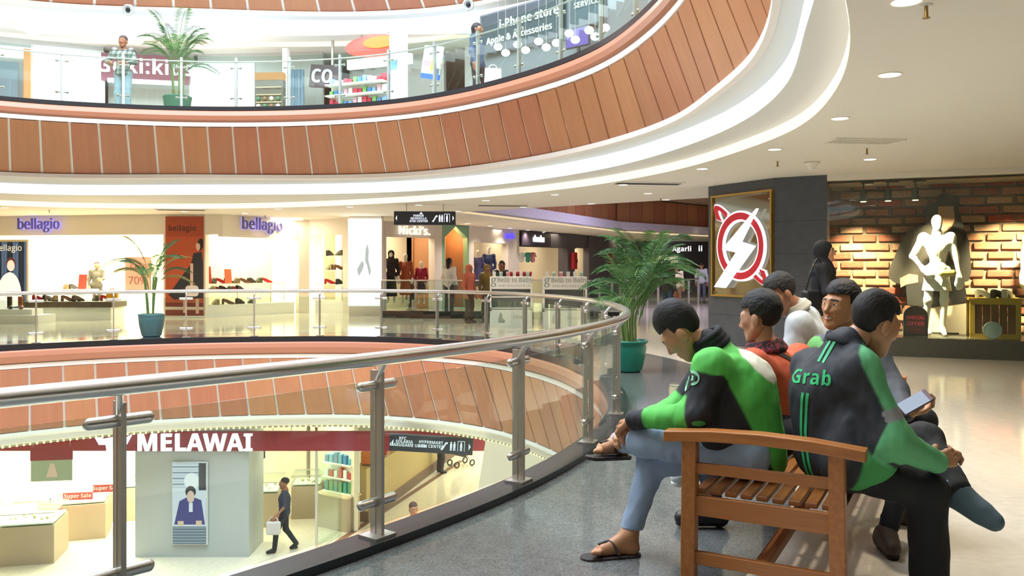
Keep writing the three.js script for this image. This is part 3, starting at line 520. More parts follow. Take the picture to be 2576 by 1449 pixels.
{
  const L = Math.hypot(PB[0] - PA[0], PB[1] - PA[1]);
  const S = thing('wall_sign', 'illuminated red ring and white lightning bolt sign on a bronze mirror', 'sign', [PA[0], 0, -PA[1]], faceTurn(PA, PB));
  const f = (u, v) => planeHit(PA, PB, u, v);
  const [x0, y1] = f(1797, 496), [x1] = f(1946, 480), y0 = f(1797, 742)[1];
  part(S, 'mirror', std(0x8f8878, 0.06, 1), box(x1 - x0, y1 - y0, 0.03, (x0 + x1) / 2, (y0 + y1) / 2, 0.02));
  const gold = std(0xb99a58, 0.3, 0.9);
  for (const [w, h, x, y] of [[x1 - x0 + 0.06, 0.035, (x0 + x1) / 2, y0], [x1 - x0 + 0.06, 0.035, (x0 + x1) / 2, y1], [0.035, y1 - y0, x0, (y0 + y1) / 2], [0.035, y1 - y0, x1, (y0 + y1) / 2]]) part(S, 'frame', gold, box(w, h, 0.07, x, y, 0.035));
  for (const [u, v] of [[1803, 515], [1940, 500], [1803, 735]]) part(S, 'bolt', M.chrome, cyl(0.018, 0.018, 0.02, ...f(u, v), 0.045).rotateX(0));
  const red = new THREE.MeshStandardMaterial({ color: 0xb02030, roughness: 0.4, emissive: 0xb81c2c, emissiveIntensity: 0.55 }), wh = new THREE.MeshStandardMaterial({ color: 0xf4f6fa, roughness: 0.4, emissive: 0xeef4ff, emissiveIntensity: 0.85 });
  const ell = (cx, cy, rx, ry, rot, a0 = 0, a1 = 2 * Math.PI, n = 48) => Array.from({ length: n + 1 }, (_, i) => { const a = a0 + (a1 - a0) * i / n, x = rx * Math.cos(a), y = ry * Math.sin(a); return f(cx + x * Math.cos(rot) - y * Math.sin(rot), cy + x * Math.sin(rot) + y * Math.cos(rot)); });
  const ring = (o, i, th) => { const s = new THREE.Shape(o.map((p) => new THREE.Vector2(...p))); s.holes.push(new THREE.Path(i.map((p) => new THREE.Vector2(...p)))); return new THREE.ExtrudeGeometry(s, { depth: th, bevelEnabled: false }); };
  part(S, 'ring_outline', wh, ring(ell(1874, 619, 61, 89, 0), ell(1874, 619, 43, 62, 0), 0.05).translate(0, 0, 0.05));
  part(S, 'ring', red, ring(ell(1874, 619, 57.5, 84, 0), ell(1874, 619, 46.5, 67, 0), 0.02).translate(0, 0, 0.09));
  const rot = 1.0, cx = 1871, cy = 617;
  const horn = (a0, a1, rxo, ryo, rxi, ryi) => { const o = ell(cx, cy, rxo, ryo, rot, a0, a1, 24), i = ell(cx, cy, rxi, ryi, rot, a1, a0, 24); return extr([...o, ...i], 0.03); };
  for (const a of [0, Math.PI]) {
    part(S, 'orbit_outline', wh, horn(a - 0.78, a + 0.78, 121, 25, 100, 9).translate(0, 0, 0.035));
    part(S, 'orbit', red, horn(a - 0.74, a + 0.74, 117, 22, 104, 12).translate(0, 0, 0.06));
  }
  const bolt = [[1919, 526], [1834, 627], [1869, 635], [1814, 721], [1837, 723], [1912, 619], [1877, 609]].map(([u, v]) => f(u, v));
  part(S, 'lightning_bolt', wh, extr(bolt, 0.06, 0.008).translate(0, 0, 0.1));
}
{ // window shell: plinth, glass, brick backdrop
  const ang = faceTurn(PC, PD), W = Math.hypot(PD[0] - PC[0], PD[1] - PC[1]);
  const loc = (x, y, z) => { const c = Math.cos(ang), s = Math.sin(ang); return V3(PC[0] + x * c + z * s, y, -(PC[1] + x * s) + z * c); };  // x along glass, z towards the walkway
  const depth = 1.5;
  struct('window_plinth', 'dark polished stone plinth under the display window', 'plinth', std(0x55564f, 0.25), wallBox(...PC, ...PD, 0, 0.3, depth + 0.2, 0));
  struct('window_1', 'large clear pane of the brick backed display window', 'window', M.glass, wallBox(...PC, ...PD, 0.3, HC - 0.1, 0.012, 0.04));
  struct('wall_window', 'back wall behind the brick display', 'wall', std(0x6b5f55, 0.9), wallBox(...PC, ...PD, 0.3, HC, 0.1, depth + 0.06));
  struct('wall_window_side', 'side wall closing the display window', 'wall', M.slate, wallBox(PD[0], PD[1], PD[0] + 0.9, PD[1] + 2.2, 0, HC, 0.1, 0));
  struct('trim_2', 'pale head frame over the display window', 'trim', M.rim, wallBox(...PC, ...PD, HC - 0.1, HC - 0.001, 0.08, 0.0));
  const bw = structGroup('wall_brick', 'rough brick backdrop of the display window', 'wall'); bw.position.copy(loc(0, 0, 0)); bw.rotation.y = ang;
  const mort = std(0xffffff, 0.95, 0, { map: dataTex(128, (u, v) => { const n = 0.05 * noise.noise(u * 25, v * 25, 4); return [0.50 + n, 0.44 + n, 0.38 + n]; }) });
  part(bw, 'mortar', mort, box(W + 0.1, HC - 0.3, 0.04, W / 2 - 0.2, 0.3 + (HC - 0.3) / 2, -depth - 0.02));
  const tones = [[0.60, 0.36, 0.27], [0.66, 0.45, 0.34], [0.56, 0.33, 0.26], [0.71, 0.55, 0.45], [0.62, 0.29, 0.22], [0.68, 0.5, 0.4]].map((c, i) => std(0xffffff, 0.9, 0, { map: dataTex(64, (u, v) => { const n = 0.09 * noise.noise(u * 6, v * 6, i * 5) + 0.06 * noise.noise(u * 20, v * 20, i); return [c[0] + n, c[1] + n, c[2] + n]; }) }));
  const shapes = [0, 1, 2, 3].map((k) => { const g = new RoundedBoxGeometry(0.375, 0.115, 0.07, 1, 0.018), p = g.attributes.position; for (let i = 0; i < p.count; i++) { const q = noise.noise(p.getX(i) * 14 + k * 9, p.getY(i) * 20, k); p.setXYZ(i, p.getX(i) + 0.012 * q, p.getY(i) + 0.01 * noise.noise(p.getX(i) * 12, k * 3, 1), p.getZ(i) + 0.008 * q); } g.computeVertexNormals(); return g; });
  let n = 0;
  for (let r = 0; r < 17; r++) for (let c = -2; c < 12; c++) {
    const x = c * 0.42 + (r % 2) * 0.21 + 0.15; if (x < -0.15 || x > W - 0.3) continue;
    const b = mesh('brick', shapes[(n * 7) % 4], tones[(n * 5 + r * 3 + (n * n) % 7) % 6], bw); b.position.set(x + rr(-.01, .01), 0.39 + r * 0.155, -depth + 0.03 + rr(-.01, .012)); b.rotation.z = rr(-.012, .012); n++;
  }
  // lit soffit and spot heads inside the window
  struct('ceiling_window', 'soffit inside the display window', 'ceiling', std(0x8d8474, 0.8), wallBox(...PC, ...PD, HC - 0.09, HC - 0.01, depth - 0.1, 0.1));
  const tr = thing('track_rail', 'thin dark lighting track along the top of the display window', 'track', loc(1.6, 0, -0.25).toArray(), ang); part(tr, 'track', M.black, box(4.4, 0.03, 0.04, 0.4, HC - 0.11, 0));
  [[0.55, 'leftmost dark spot head on the window track'], [0.92, 'middle one of the three dark spot heads left of the mannequin'], [1.32, 'dark spot head on the window track just left of the mannequin'], [2.95, 'spot head on the window track beyond the right picture edge']].forEach(([x, w], i) => {
    const p = loc(x, HC - 0.12, -0.25), t = thing('track_spotlight', w, 'spotlight', p.toArray(), ang, 'window track spotlights');
    part(t, 'adapter', M.black, box(0.2, 0.03, 0.045, 0.06, -0.01, 0)); part(t, 'arm', M.black, cyl(0.012, 0.012, 0.12, 0, -0.08, 0)); part(t, 'head', std(0x3c3f38, 0.5), cyl(0.05, 0.055, 0.2, 0, -0.22, 0).rotateX(-0.05)); part(t, 'lens', glow(0xffe2a8, 4), cyl(0.045, 0.045, 0.01, 0, -0.325, 0.012));
    const tgt = loc([0.5, 1.5, 2.1, 2.8][i], [1.2, 1.15, 1.25, 1.2][i], [-depth, -0.75, -depth, -depth][i]), s = new THREE.SpotLight(0xffe6b4, [150, 260, 120, 190][i], 0, [0.55, 0.42, 0.5, 0.6][i], 0.9, 2); s.position.copy(loc(x, HC - 0.47, -0.25)); s.target.position.copy(tgt); s.castShadow = true; s.shadow.radius = 2; scene.add(s, s.target);
  });
}
const winLoc = (x, y, z) => { const ang = faceTurn(PC, PD), c = Math.cos(ang), s = Math.sin(ang); return V3(PC[0] + x * c + z * s, y, -(PC[1] + x * s) + z * c); };
const winTurn = faceTurn(PC, PD);
// ---------------------------------------------------------------- shops across the void on our level
const canvasTex = (w, h, draw) => { const c = document.createElement('canvas'); c.width = w; c.height = h; draw(c.getContext('2d'), w, h); const t = new THREE.CanvasTexture(c); t.colorSpace = THREE.SRGBColorSpace; return t; };
const table = (rows) => (u) => { let i = 0; while (i < rows.length - 2 && u > rows[i + 1][0]) i++; const [u0, d0] = rows[i], [u1, d1] = rows[i + 1], d = d0 + (d1 - d0) * (u - u0) / (u1 - u0); return [(u - 1288) / FOCAL * d, d]; };
const fac = table([[-250, 24.8], [300, 23.4], [560, 23.2], [752, 25.6], [778, 25.8], [875, 25]]);
const corr = table([[965, 26.5], [1100, 28], [1185, 29.5], [1300, 32.5], [1450, 36.5], [1530, 40], [1565, 43]]);
const upF = table([[-200, 20.6], [0, 21.3], [260, 22.3], [480, 22.8], [800, 22.5], [1050, 21.4], [1200, 19.6], [1450, 17.6], [1680, 16]]);
const wallU = (f, u0, u1, y0, y1, th, back = 0) => wallBox(...f(u0), ...f(u1), y0, y1, th, back);
const flatAt = (f, u0, u1, fwd = 0) => { const a = f(u0), b = f(u1), t = Math.atan2(b[1] - a[1], b[0] - a[0]), nx = Math.sin(t), nd = -Math.cos(t); return { w: Math.hypot(b[0] - a[0], b[1] - a[1]), pos: [(a[0] + b[0]) / 2 + nx * fwd, 0, -((a[1] + b[1]) / 2 + nd * fwd)], turn: t }; };
M.facade = std(0xe8e0d2, 0.6); M.shopWall = std(0xf6efd8, 0.7);
struct('wall_shoe_shop', 'pale facade over the shoe shop openings across the void', 'wall', M.facade,
  wallU(fac, -250, 300, 2.38, HC, 0.2), wallU(fac, 300, 560, 2.38, HC, 0.2), wallU(fac, 560, 752, 2.32, HC, 0.2), wallU(fac, 752, 778, 0, HC, 0.25), wallU(fac, 778, 862, 2.45, HC, 0.2), wallU(fac, 862, 880, 0, HC, 0.3), wallU(fac, 411, 517, 0, HC, 0.22), wallU(fac, -250, -120, 0, 2.4, 0.2));
struct('wall_shoe_shop_inside', 'cream lit back wall inside the shoe shop', 'wall', M.shopWall, wallBox(-20, 28.4, -5.5, 28.4, 0, HC, 0.1), wallBox(-5.4, 26.3, -5.4, 28.4, 0, HC, 0.1), wallU(fac, 517, 752, 0, HC, 0.06, 1.5), wallU(fac, 778, 862, 0, HC, 0.06, 1.2));
for (const [x, z, w, h, I] of [[-12.5, -25.9, 9, 2.2, 24], [-7.3, -25.0, 1.6, 0.7, 22], [-5.9, -26.4, 0.8, 0.6, 16]]) {
  const t = thing('light_panel', w > 5 ? 'long bright ceiling light panel inside the left shoe shop' : w > 1 ? 'bright ceiling light panel over the middle shoe display' : 'small bright ceiling light panel over the shoe niche', 'lamp', [x, HC - 0.03, z], 0, 'shoe shop light panels'); part(t, 'diffuser', glow(0xfff0cc, 3), box(w, 0.03, h)); areaLight(x, HC - 0.06, z, w, h, [0, -1, 1e-4], 0xfff0cc, I);
}
M.halo = glow(0xb9a8ff, 1.1); M.purple = std(0x6a6490, 0.5);
for (const [u0, u1, l] of [[52, 155, 'purple haloed shop lettering at the far left over the shoe shop'], [604, 705, 'purple haloed shop lettering right of the red poster column']]) {
  const q = flatAt(fac, u0, u1, 0.02), t = thing('shop_sign', l, 'sign', q.pos, q.turn, 'purple shoe shop signs');
  const g = words('bellagio', 0.3, 0.05, fontR); g.computeBoundingBox(); const k = q.w / (g.boundingBox.max.x - g.boundingBox.min.x); g.scale(k, k * 1.05, 1);
  part(t, 'letters', M.purple, g.clone().translate(0, 2.56, 0.06)); part(t, 'halo', M.halo, g.clone().scale(1.015, 1.02, 0.4).translate(0.015, 2.545, 0.02));
  areaLight(q.pos[0] + Math.sin(q.turn) * 0.0, 2.68, q.pos[2] + 0.3, q.w, 0.3, [0, 0, -1], 0xa894ff, 1.2);
}
{ // red poster column
  const q = flatAt(fac, 418, 513, 0.03), t = thing('poster_column', 'tall red poster of a model in black carrying a white handbag', 'poster', q.pos, q.turn);
  const tex = canvasTex(256, 640, (c, w, h) => {
    c.fillStyle = '#a4482f'; c.fillRect(0, 0, w, h); c.fillStyle = '#b85536'; c.fillRect(0, h * 0.2, w, h * 0.66);
    c.fillStyle = '#7a2f26'; c.fillRect(0, h * 0.86, w, h * 0.14); c.fillStyle = '#d8c8bd'; c.fillRect(0, h * 0.9, w, h * 0.03);
    c.fillStyle = '#4a2a20'; c.font = 'bold 50px sans-serif'; c.fillText('bellagio', 18, 92);
    c.fillStyle = '#33333a'; c.beginPath(); c.moveTo(20, 500); c.lineTo(175, 300); c.lineTo(190, 235); c.lineTo(245, 225); c.lineTo(256, 300); c.lineTo(256, 520); c.lineTo(60, 530); c.fill();
    c.fillStyle = '#d9b59f'; c.fillRect(168, 300, 20, 150); c.beginPath(); c.ellipse(226, 190, 20, 30, 0, 0, 7); c.fill(); c.fillRect(120, 525, 22, 90); c.fillRect(205, 525, 22, 95);
    c.fillStyle = '#2a1c18'; c.beginPath(); c.ellipse(236, 180, 22, 40, 0.2, 0, 7); c.fill(); c.fillStyle = '#d9b59f'; c.beginPath(); c.ellipse(222, 194, 14, 24, 0, 0, 7); c.fill();
    c.fillStyle = '#e4dcd8'; c.beginPath(); c.roundRect(135, 440, 90, 70, 22); c.fill(); c.strokeStyle = '#554'; c.lineWidth = 5; c.beginPath(); c.arc(180, 442, 24, 3.14, 6.28); c.stroke();
  });
  part(t, 'print', std(0xffffff, 0.4, 0, { map: tex }), box(q.w, 2.86, 0.03, 0, 1.46, 0)); part(t, 'frame', M.facade, box(q.w + 0.08, 0.06, 0.05, 0, 0.03, 0));
}
{ // blue lightbox poster at far left
  const q = flatAt(fac, -45, 82, 0.15), t = thing('lightbox_poster', 'tall blue lightbox poster of a seated figure in white at the left edge', 'poster', q.pos, q.turn);
  const tex = canvasTex(384, 512, (c, w, h) => {
    for (let i = 0; i < w; i += 8) { const k = 70 + 35 * Math.sin(i * 0.07) + 20 * Math.sin(i * 0.21); c.fillStyle = `rgb(${k * 0.75 | 0},${k * 0.95 | 0},${k * 1.25 | 0})`; c.fillRect(i, 0, 8, h); }
    c.fillStyle = '#f4f0ea'; c.beginPath(); c.moveTo(150, 470); c.bezierCurveTo(130, 330, 190, 240, 250, 230); c.bezierCurveTo(320, 240, 350, 350, 345, 480); c.lineTo(150, 512); c.fill();
    c.fillStyle = '#5b3428'; c.beginPath(); c.ellipse(258, 165, 38, 46, 0, 0, 7); c.fill(); c.fillStyle = '#efd6c6'; c.beginPath(); c.ellipse(258, 182, 30, 42, 0, 0, 7); c.fill();
    c.fillStyle = '#f4e9c8'; c.font = '62px sans-serif'; c.fillText('bellagio', 128, 70);
  });
  part(t, 'print', new THREE.MeshStandardMaterial({ map: tex, emissive: 0xffffff, emissiveMap: tex, emissiveIntensity: 0.7, roughness: 0.5 }), box(q.w - 0.08, 2.0, 0.05, 0, 1.2, 0));
  part(t, 'frame', std(0xe9d9ae, 0.4), ...[[q.w, 0.06, 0, 2.22], [q.w, 0.06, 0, 0.18]].map(([w, h, x, y]) => box(w, h, 0.09, x, y, 0)), ...[-1, 1].map((s) => box(0.06, 2.1, 0.09, s * q.w / 2, 1.2, 0)));
}
{ // white lightbox pillar
  const f2 = (u) => [(u - 1288) / FOCAL * 24, 24], q = flatAt(f2, 876, 960, 0), t = thing('lightbox_pillar', 'glowing white advertising pillar with a grey dancing figure print', 'lightbox', q.pos, q.turn);
  const tex = canvasTex(192, 512, (c, w, h) => { c.fillStyle = '#fbfcfc'; c.fillRect(0, 0, w, h); c.fillStyle = '#8f9a9c'; c.beginPath(); c.moveTo(112, 145); c.lineTo(120, 190); c.lineTo(116, 240); c.lineTo(132, 310); c.lineTo(122, 340); c.lineTo(110, 280); c.lineTo(98, 250); c.lineTo(100, 180); c.fill(); c.beginPath(); c.moveTo(80, 245); c.lineTo(50, 300); c.lineTo(62, 340); c.lineTo(84, 300); c.lineTo(92, 265); c.fill(); });
  part(t, 'core', M.facade, box(q.w * 0.96, HC, 0.5, 0, HC / 2, -0.27)); part(t, 'light_face', new THREE.MeshStandardMaterial({ color: 0xffffff, map: tex, emissive: 0xffffff, emissiveMap: tex, emissiveIntensity: 1.15, roughness: 0.4 }), box(q.w, 2.56, 0.04, 0, 1.59, 0)); areaLight(q.pos[0], 1.6, q.pos[2] + 0.05, q.w, 2.5, [0, 0, 1], 0xffffff, 1.2);
}
// shoes and displays
const shoeGeo = extr([[0, 0], [0.03, 0], [0.045, 0.07], [0.1, 0.035], [0.16, 0], [0.25, 0], [0.255, 0.025], [0.19, 0.055], [0.1, 0.1], [0.02, 0.12], [0, 0.1]], 0.06, 0.008).translate(-0.12, 0, -0.03).scale(1.35, 1.35, 1.35);
const shoeMats = [0x3a302a, 0x6d4a35, 0x8a7a55, 0x22242a, 0xb02a25, 0x5b5e48].map((c) => std(c, 0.4));
let shoeN = 0;
const shoe = (p, label, group, turn = 0.3) => { const m = single('shoe', label, 'shoe', shoeMats[shoeN++ * 5 % 6], shoeGeo, group); m.position.copy(p); m.rotation.y = turn + (shoeN % 3); return m; };
{ // right-hand display window: two glass shelves on a white base
  const q = flatAt(fac, 520, 745, -0.5), t = thing('display_shelf', 'white tiered shoe display behind the middle shop opening', 'shelf', q.pos, q.turn);
  part(t, 'base', M.white, box(q.w, 0.35, 0.8, 0, 0.175, 0)); part(t, 'shelf', M.white, box(q.w * 0.9, 0.03, 0.5, 0, 0.95, -0.1)); part(t, 'shelf', std(0xd7e5dc, 0.2), box(q.w * 0.45, 0.02, 0.5, -q.w * 0.25, 0.72, 0)); for (const s of [-0.44, -0.1, 0.28, 0.44]) part(t, 'upright', M.steel, box(0.02, 0.95, 0.02, q.w * s, 0.475, 0.1));
  const w = (x, y, z) => V3(x, y, z).applyAxisAngle(V3(0, 1, 0), q.turn).add(V3(...q.pos));
  for (let i = 0; i < 9; i++) shoe(w(-q.w * 0.42 + i * q.w * 0.085, 0.967, -0.05), ORD[i] + ' small shoe from the left on the upper tier of the middle display', 'shoes on the upper tier');
  for (let i = 0; i < 7; i++) shoe(w(-q.w * 0.42 + i * q.w * 0.06, 0.732, 0.05), ORD[i] + ' small shoe from the left on the lower glass tier of the middle display', 'shoes on the lower tier');
  for (let i = 0; i < 4; i++) shoe(w(-q.w * 0.35 + i * q.w * 0.13, 0.352, 0.2), ORD[i] + ' small shoe from the left on the base of the middle display', 'shoes on the base');
  [[-0.43, 'red standing card at the left end of the shoe display', 0xc0392c, 0.5, 0.3], [-0.2, 'orange standing card among the shoes on the display', 0xe07a52, 0.42, 0.22]].forEach(([s, l, c, h, ww]) => { const p = w(q.w * s, 0.967, 0.1), m = single('price_card', l, 'card', std(c, 0.6), [box(ww, h, 0.02, 0, h / 2, 0, 0, -0.12), box(ww * 0.8, 0.01, 0.12, 0, 0.006, -0.06)]); m.position.copy(p); m.rotation.y = q.turn; });
}
{ const q = flatAt(fac, 782, 858, -0.45), t = thing('display_shelf', 'narrow white shelf niche of shoes beside the glowing pillar', 'shelf', q.pos, q.turn); const w = (x, y, z) => V3(x, y, z).applyAxisAngle(V3(0, 1, 0), q.turn).add(V3(...q.pos));
  part(t, 'base', M.white, box(q.w, 0.4, 0.5, 0, 0.2, 0)); for (const y of [0.9, 1.35, 1.8]) { part(t, 'shelf', M.white, box(q.w, 0.03, 0.4, 0, y, 0)); for (let i = 0; i < 2; i++) shoe(w(-0.2 + i * 0.4, y + 0.016, 0.05), ['left', 'right'][i] + ' shoe on the ' + (y < 1 ? 'lowest' : y < 1.5 ? 'middle' : 'top') + ' niche shelf beside the glowing pillar', 'shoes in the niche'); } }
{ const p = at(188, 790, 22.7), t = thing('display_table', 'long low white display table with a dark slatted top edge', 'table', [p.x, 0, p.z]); part(t, 'top', std(0x5a4636, 0.5), rbox(2.5, 0.16, 0.9, 0.02, 0, 0.42, 0)); part(t, 'body', M.white, box(2.4, 0.34, 0.8, 0, 0.17, 0));
  for (let i = 0; i < 7; i++) shoe(V3(p.x - 1.1 + i * 0.32, 0.502, p.z + rr(-.2, .2)), ORD[i] + ' shoe from the left on the long low table', 'shoes on the long table');
  const y = single('yellow_bag', 'small yellow bag at the right end of the long table', 'bag', std(0xd9a520, 0.5), [rbox(0.32, 0.26, 0.12, 0.03, 0, 0.13, 0), new THREE.TorusGeometry(0.09, 0.012, 6, 14, Math.PI).translate(0, 0.25, 0)]); y.position.set(p.x + 1.05, 0.501, p.z); }
{ const p = at(45, 820, 21.0), t = thing('display_plinth', 'low white plinth at the left edge with boots on it', 'plinth', [p.x, 0, p.z]); part(t, 'base', M.white, box(1.5, 0.22, 0.8, 0, 0.11, 0)); part(t, 'step', M.white, box(1.1, 0.14, 0.5, -0.1, 0.29, -0.1));
  for (const [i, c] of [[0, 0x3a2a1c], [1, 0x8a4a22]]) { const b = single('boot', ['dark', 'tan'][i] + ' leather boot on the low plinth at the left edge', 'boot', std(c, 0.4), flesh([[V3(0, 0.05, -0.06), V3(0, 0.32, -0.07), 0.055, 0.06], [V3(0, 0.05, -0.06), V3(0, 0.04, 0.14), 0.045, 0.04]], 0.03, 0.012, { clips: [[V3(0, 0.32, -0.07), V3(0, 1, 0), 0.2]] })); b.position.set(p.x - 0.2 + i * 0.28, 0.362, p.z); b.rotation.y = 0.7; } }
{ const p = at(348, 690, 24.6), t = thing('sale_board', 'pink board reading SALE 70% hanging behind the potted palm', 'sign', [p.x, p.y, p.z]); part(t, 'board', std(0xe3a9a0, 0.6), box(0.78, 1.05, 0.03)); const ink = std(0x8a5c5a, 0.6); part(t, 'lettering', ink, words('SALE', 0.17, 0.006, fontR).translate(0, 0.12, 0.016), words('70%', 0.23, 0.006, fontR).translate(0, -0.3, 0.016)); for (const s of [-1, 1]) part(t, 'wire', M.steel, cyl(0.004, 0.004, HC - p.y - 0.53, s * 0.3, 0.525 + (HC - p.y - 0.53) / 2, 0, 6)); }
stander('person', 'shop assistant in a grey shirt standing inside the left shoe shop', at(243, 790, 26.3).setY(0).toArray(), 0.5, { h: 1.62, top: 0x4a4a40, legs: 0x3a3a38, shoes: 0x222222, pose: { elL: [0.2, 1.12, 0.1], wrL: [0.12, 1.12, 0.3] } });
{ const p = at(200, 725, 25), m = single('red_bag_stand', 'tall red card standing inside the left shoe shop', 'card', std(0xc8402f, 0.6), [box(0.25, 0.45, 0.03, 0, 0.225, 0, 0, -0.15), box(0.2, 0.012, 0.2, 0, 0.006, -0.04)]); const t = thing('display_table', 'white pedestal under the red card in the left shoe shop', 'table', [p.x, 0, p.z]); part(t, 'top', M.white, rbox(0.9, 0.05, 0.6, 0.01, 0, 0.75, 0)); part(t, 'leg', M.white, box(0.6, 0.72, 0.4, 0, 0.36, 0)); m.position.set(p.x + 0.1, 0.776, p.z); for (let i = 0; i < 2; i++) shoe(V3(p.x - 0.25 - i * 0.12, 0.776, p.z + i * 0.2 - 0.1), ['nearer', 'farther'][i] + ' shoe from the red card on the white pedestal', 'pedestal shoes'); }
// corridor of shops to the right
struct('wall_corridor', 'pale shop facades along the far corridor', 'wall', std(0xdcd3cb, 0.6),
  wallU(corr, 958, 972, 0, HC, 0.3), wallU(corr, 972, 1096, 2.45, HC, 0.3), wallU(corr, 1094, 1112, 0, HC, 0.3), wallU(corr, 1180, 1192, 0, HC, 0.3), wallU(corr, 1192, 1278, 2.38, HC, 0.3), wallU(corr, 1278, 1306, 0, HC, 0.3));
struct('wall_corridor_dark', 'dark grey piers and heads of the shops far down the corridor', 'wall', std(0x5b585e, 0.6),
  wallU(corr, 1306, 1450, 2.3, HC, 0.3), wallU(corr, 1428, 1446, 0, HC, 0.5), wallU(corr, 1482, 1532, 0, HC, 0.3), wallU(corr, 1446, 1565, 2.35, HC, 0.3), wallBox(4.9, 45, 12, 47, 0, HC, 0.3), wallBox(3.0, 43, 6, 45.4, 0, 1.0, 0.3));
struct('wall_corridor_inside', 'lit back walls inside the corridor shops', 'wall', std(0xe9ddc6, 0.7), wallU(corr, 900, 1112, 0, HC, 0.1, 2.0), wallBox(-2.72, 28.2, -2.4, 30.2, 0, HC, 0.1), wallU(corr, 1180, 1300, 0, HC, 0.1, 1.6), wallU(corr, 1300, 1570, 0, HC, 0.1, 2.0));
for (const [u0, u1, bk, I, l] of [[975, 1093, 1.1, 17, 'ceiling light panel of the clothes shop with orange garments'], [1195, 1276, 0.8, 8, 'ceiling light panel over the navy dresses'], [1310, 1425, 1, 7, 'ceiling light panel of the dark headed corridor shop'], [1448, 1480, 1, 14, 'ceiling light panel of the narrow lit corridor window'], [1533, 1563, 1, 14, 'ceiling light panel at the far end of the corridor']]) {
  const q = flatAt(corr, u0, u1, -bk), t = thing('light_panel', l, 'lamp', [q.pos[0], HC - 0.03, q.pos[2]], q.turn); part(t, 'diffuser', glow(0xffeccb, 2.5), box(q.w * 0.9, 0.03, 0.6)); const a = areaLight(q.pos[0], HC - 0.06, q.pos[2], q.w * 0.9, 0.6, [0, -1, 1e-4], 0xffeccb, I);
}
{ const q = flatAt(corr, 1000, 1078, 0.06), t = thing('shop_sign', 'white uneven shop lettering under the hanging sign', 'sign', q.pos, q.turn); const g = words('Nicki\u2019s.', 0.3, 0.05); g.computeBoundingBox(); const k = q.w / (g.boundingBox.max.x - g.boundingBox.min.x); part(t, 'letters', glow(0xfff3d8, 1.3), g.scale(k, k, 1).translate(0, 2.54, 0)); }
{ const q = flatAt(corr, 1263, 1293, 0.06), t = thing('shop_sign', 'small violet blue shop lettering over the navy dresses', 'sign', q.pos, q.turn); part(t, 'letters', glow(0x5a4cff, 1.5), words('mah', 0.24, 0.05).translate(0, 2.58, 0)); }
{ const q = flatAt(corr, 1310, 1376, 0.1), t = thing('shop_sign', 'white rounded lettering on the dark purple shop head', 'sign', q.pos, q.turn); part(t, 'board', std(0x3c3442, 0.5), box(q.w * 1.1, 0.55, 0.06, 0, 2.62, 0)); part(t, 'letters', glow(0xffffff, 1.4), words('dudu', 0.27, 0.04).translate(0.1, 2.5, 0.04)); }
{ // green gabled portal
  const q = flatAt(corr, 1112, 1180, 0.0), t = thing('shop_portal', 'green shop front with a gabled brown opening', 'shop front', q.pos, q.turn), w = q.w;
  const s = new THREE.Shape([[-w / 2, 0], [w / 2, 0], [w / 2, HC - 0.01], [-w / 2, HC - 0.01]].map((p) => new THREE.Vector2(...p))); s.holes.push(new THREE.Path([[-w * 0.4, 0.02], [w * 0.44, 0.02], [w * 0.44, 2.5], [0, 2.9], [-w * 0.4, 2.5]].map((p) => new THREE.Vector2(...p))));
  part(t, 'front', std(0x7fa88c, 0.6), new THREE.ExtrudeGeometry(s, { depth: 0.2, bevelEnabled: false }).translate(0, 0, -0.2)); part(t, 'lining', std(0x9c6f4c, 0.5), box(0.06, HC - 0.02, 1.2, -w * 0.44, HC / 2, -0.8), box(0.06, HC - 0.02, 1.2, w * 0.47, HC / 2, -0.8), box(w, HC - 0.02, 0.06, 0, HC / 2, -1.4)); part(t, 'lamp', glow(0xffd9a0, 4), cyl(0.06, 0.06, 0.03, 0, 2.72, -0.5)); const p = V3(0, 2.62, -0.5).applyAxisAngle(V3(0, 1, 0), q.turn).add(V3(...q.pos)), l = new THREE.PointLight(0xffc890, 4, 0, 2); l.position.copy(p); l.castShadow = true; scene.add(l);
}
// clothes on dummies in the corridor windows
const dummy = (label, u, d, h, top, skirt, o = {}) => stander('clothes_dummy', label, at(u, 700, d).setY(o.y || 0).toArray(), o.turn || 0, { category: 'mannequin', h, skin: 0xe8dccb, blank: true, bald: true, top, skirt, legs: o.legs, topMat: o.topMat, skirtLen: o.len || 0.45, group: 'dressed dummies in the corridor windows', cell: 0.03, scarf: o.scarf });
dummy('dummy in a black dress and headscarf in the clothes shop window', 984, 26.9, 1.75, 0x2a2422, 0x2a2422, { len: 0.7, scarf: 0x2a2422, y: 0.25 });
dummy('dummy in an orange brown long coat in the clothes shop window', 1020, 27.2, 1.7, 0x9c4a28, 0x9c4a28, { len: 0.6, y: 0.2 });
dummy('dummy in a crimson top between the black and pale garments', 1060, 27.3, 1.45, 0x9c2038, 0x46303a, { len: 0.5, y: 0.2 });
dummy('dummy in a dark red blouse low in the clothes shop window', 1032, 27.7, 1.4, 0x6a1f24, 0x30282a, { len: 0.5 });
dummy('dummy in a navy striped dress in the brightly lit window', 1230, 31.2, 1.78, 0x2c355c, 0x2c355c, { len: 0.5, y: 0.45 });
dummy('dummy in a faded blue dress left of the navy one', 1202, 30.9, 1.7, 0x4a4a74, 0x4a4a74, { len: 0.6, y: 0.4 });
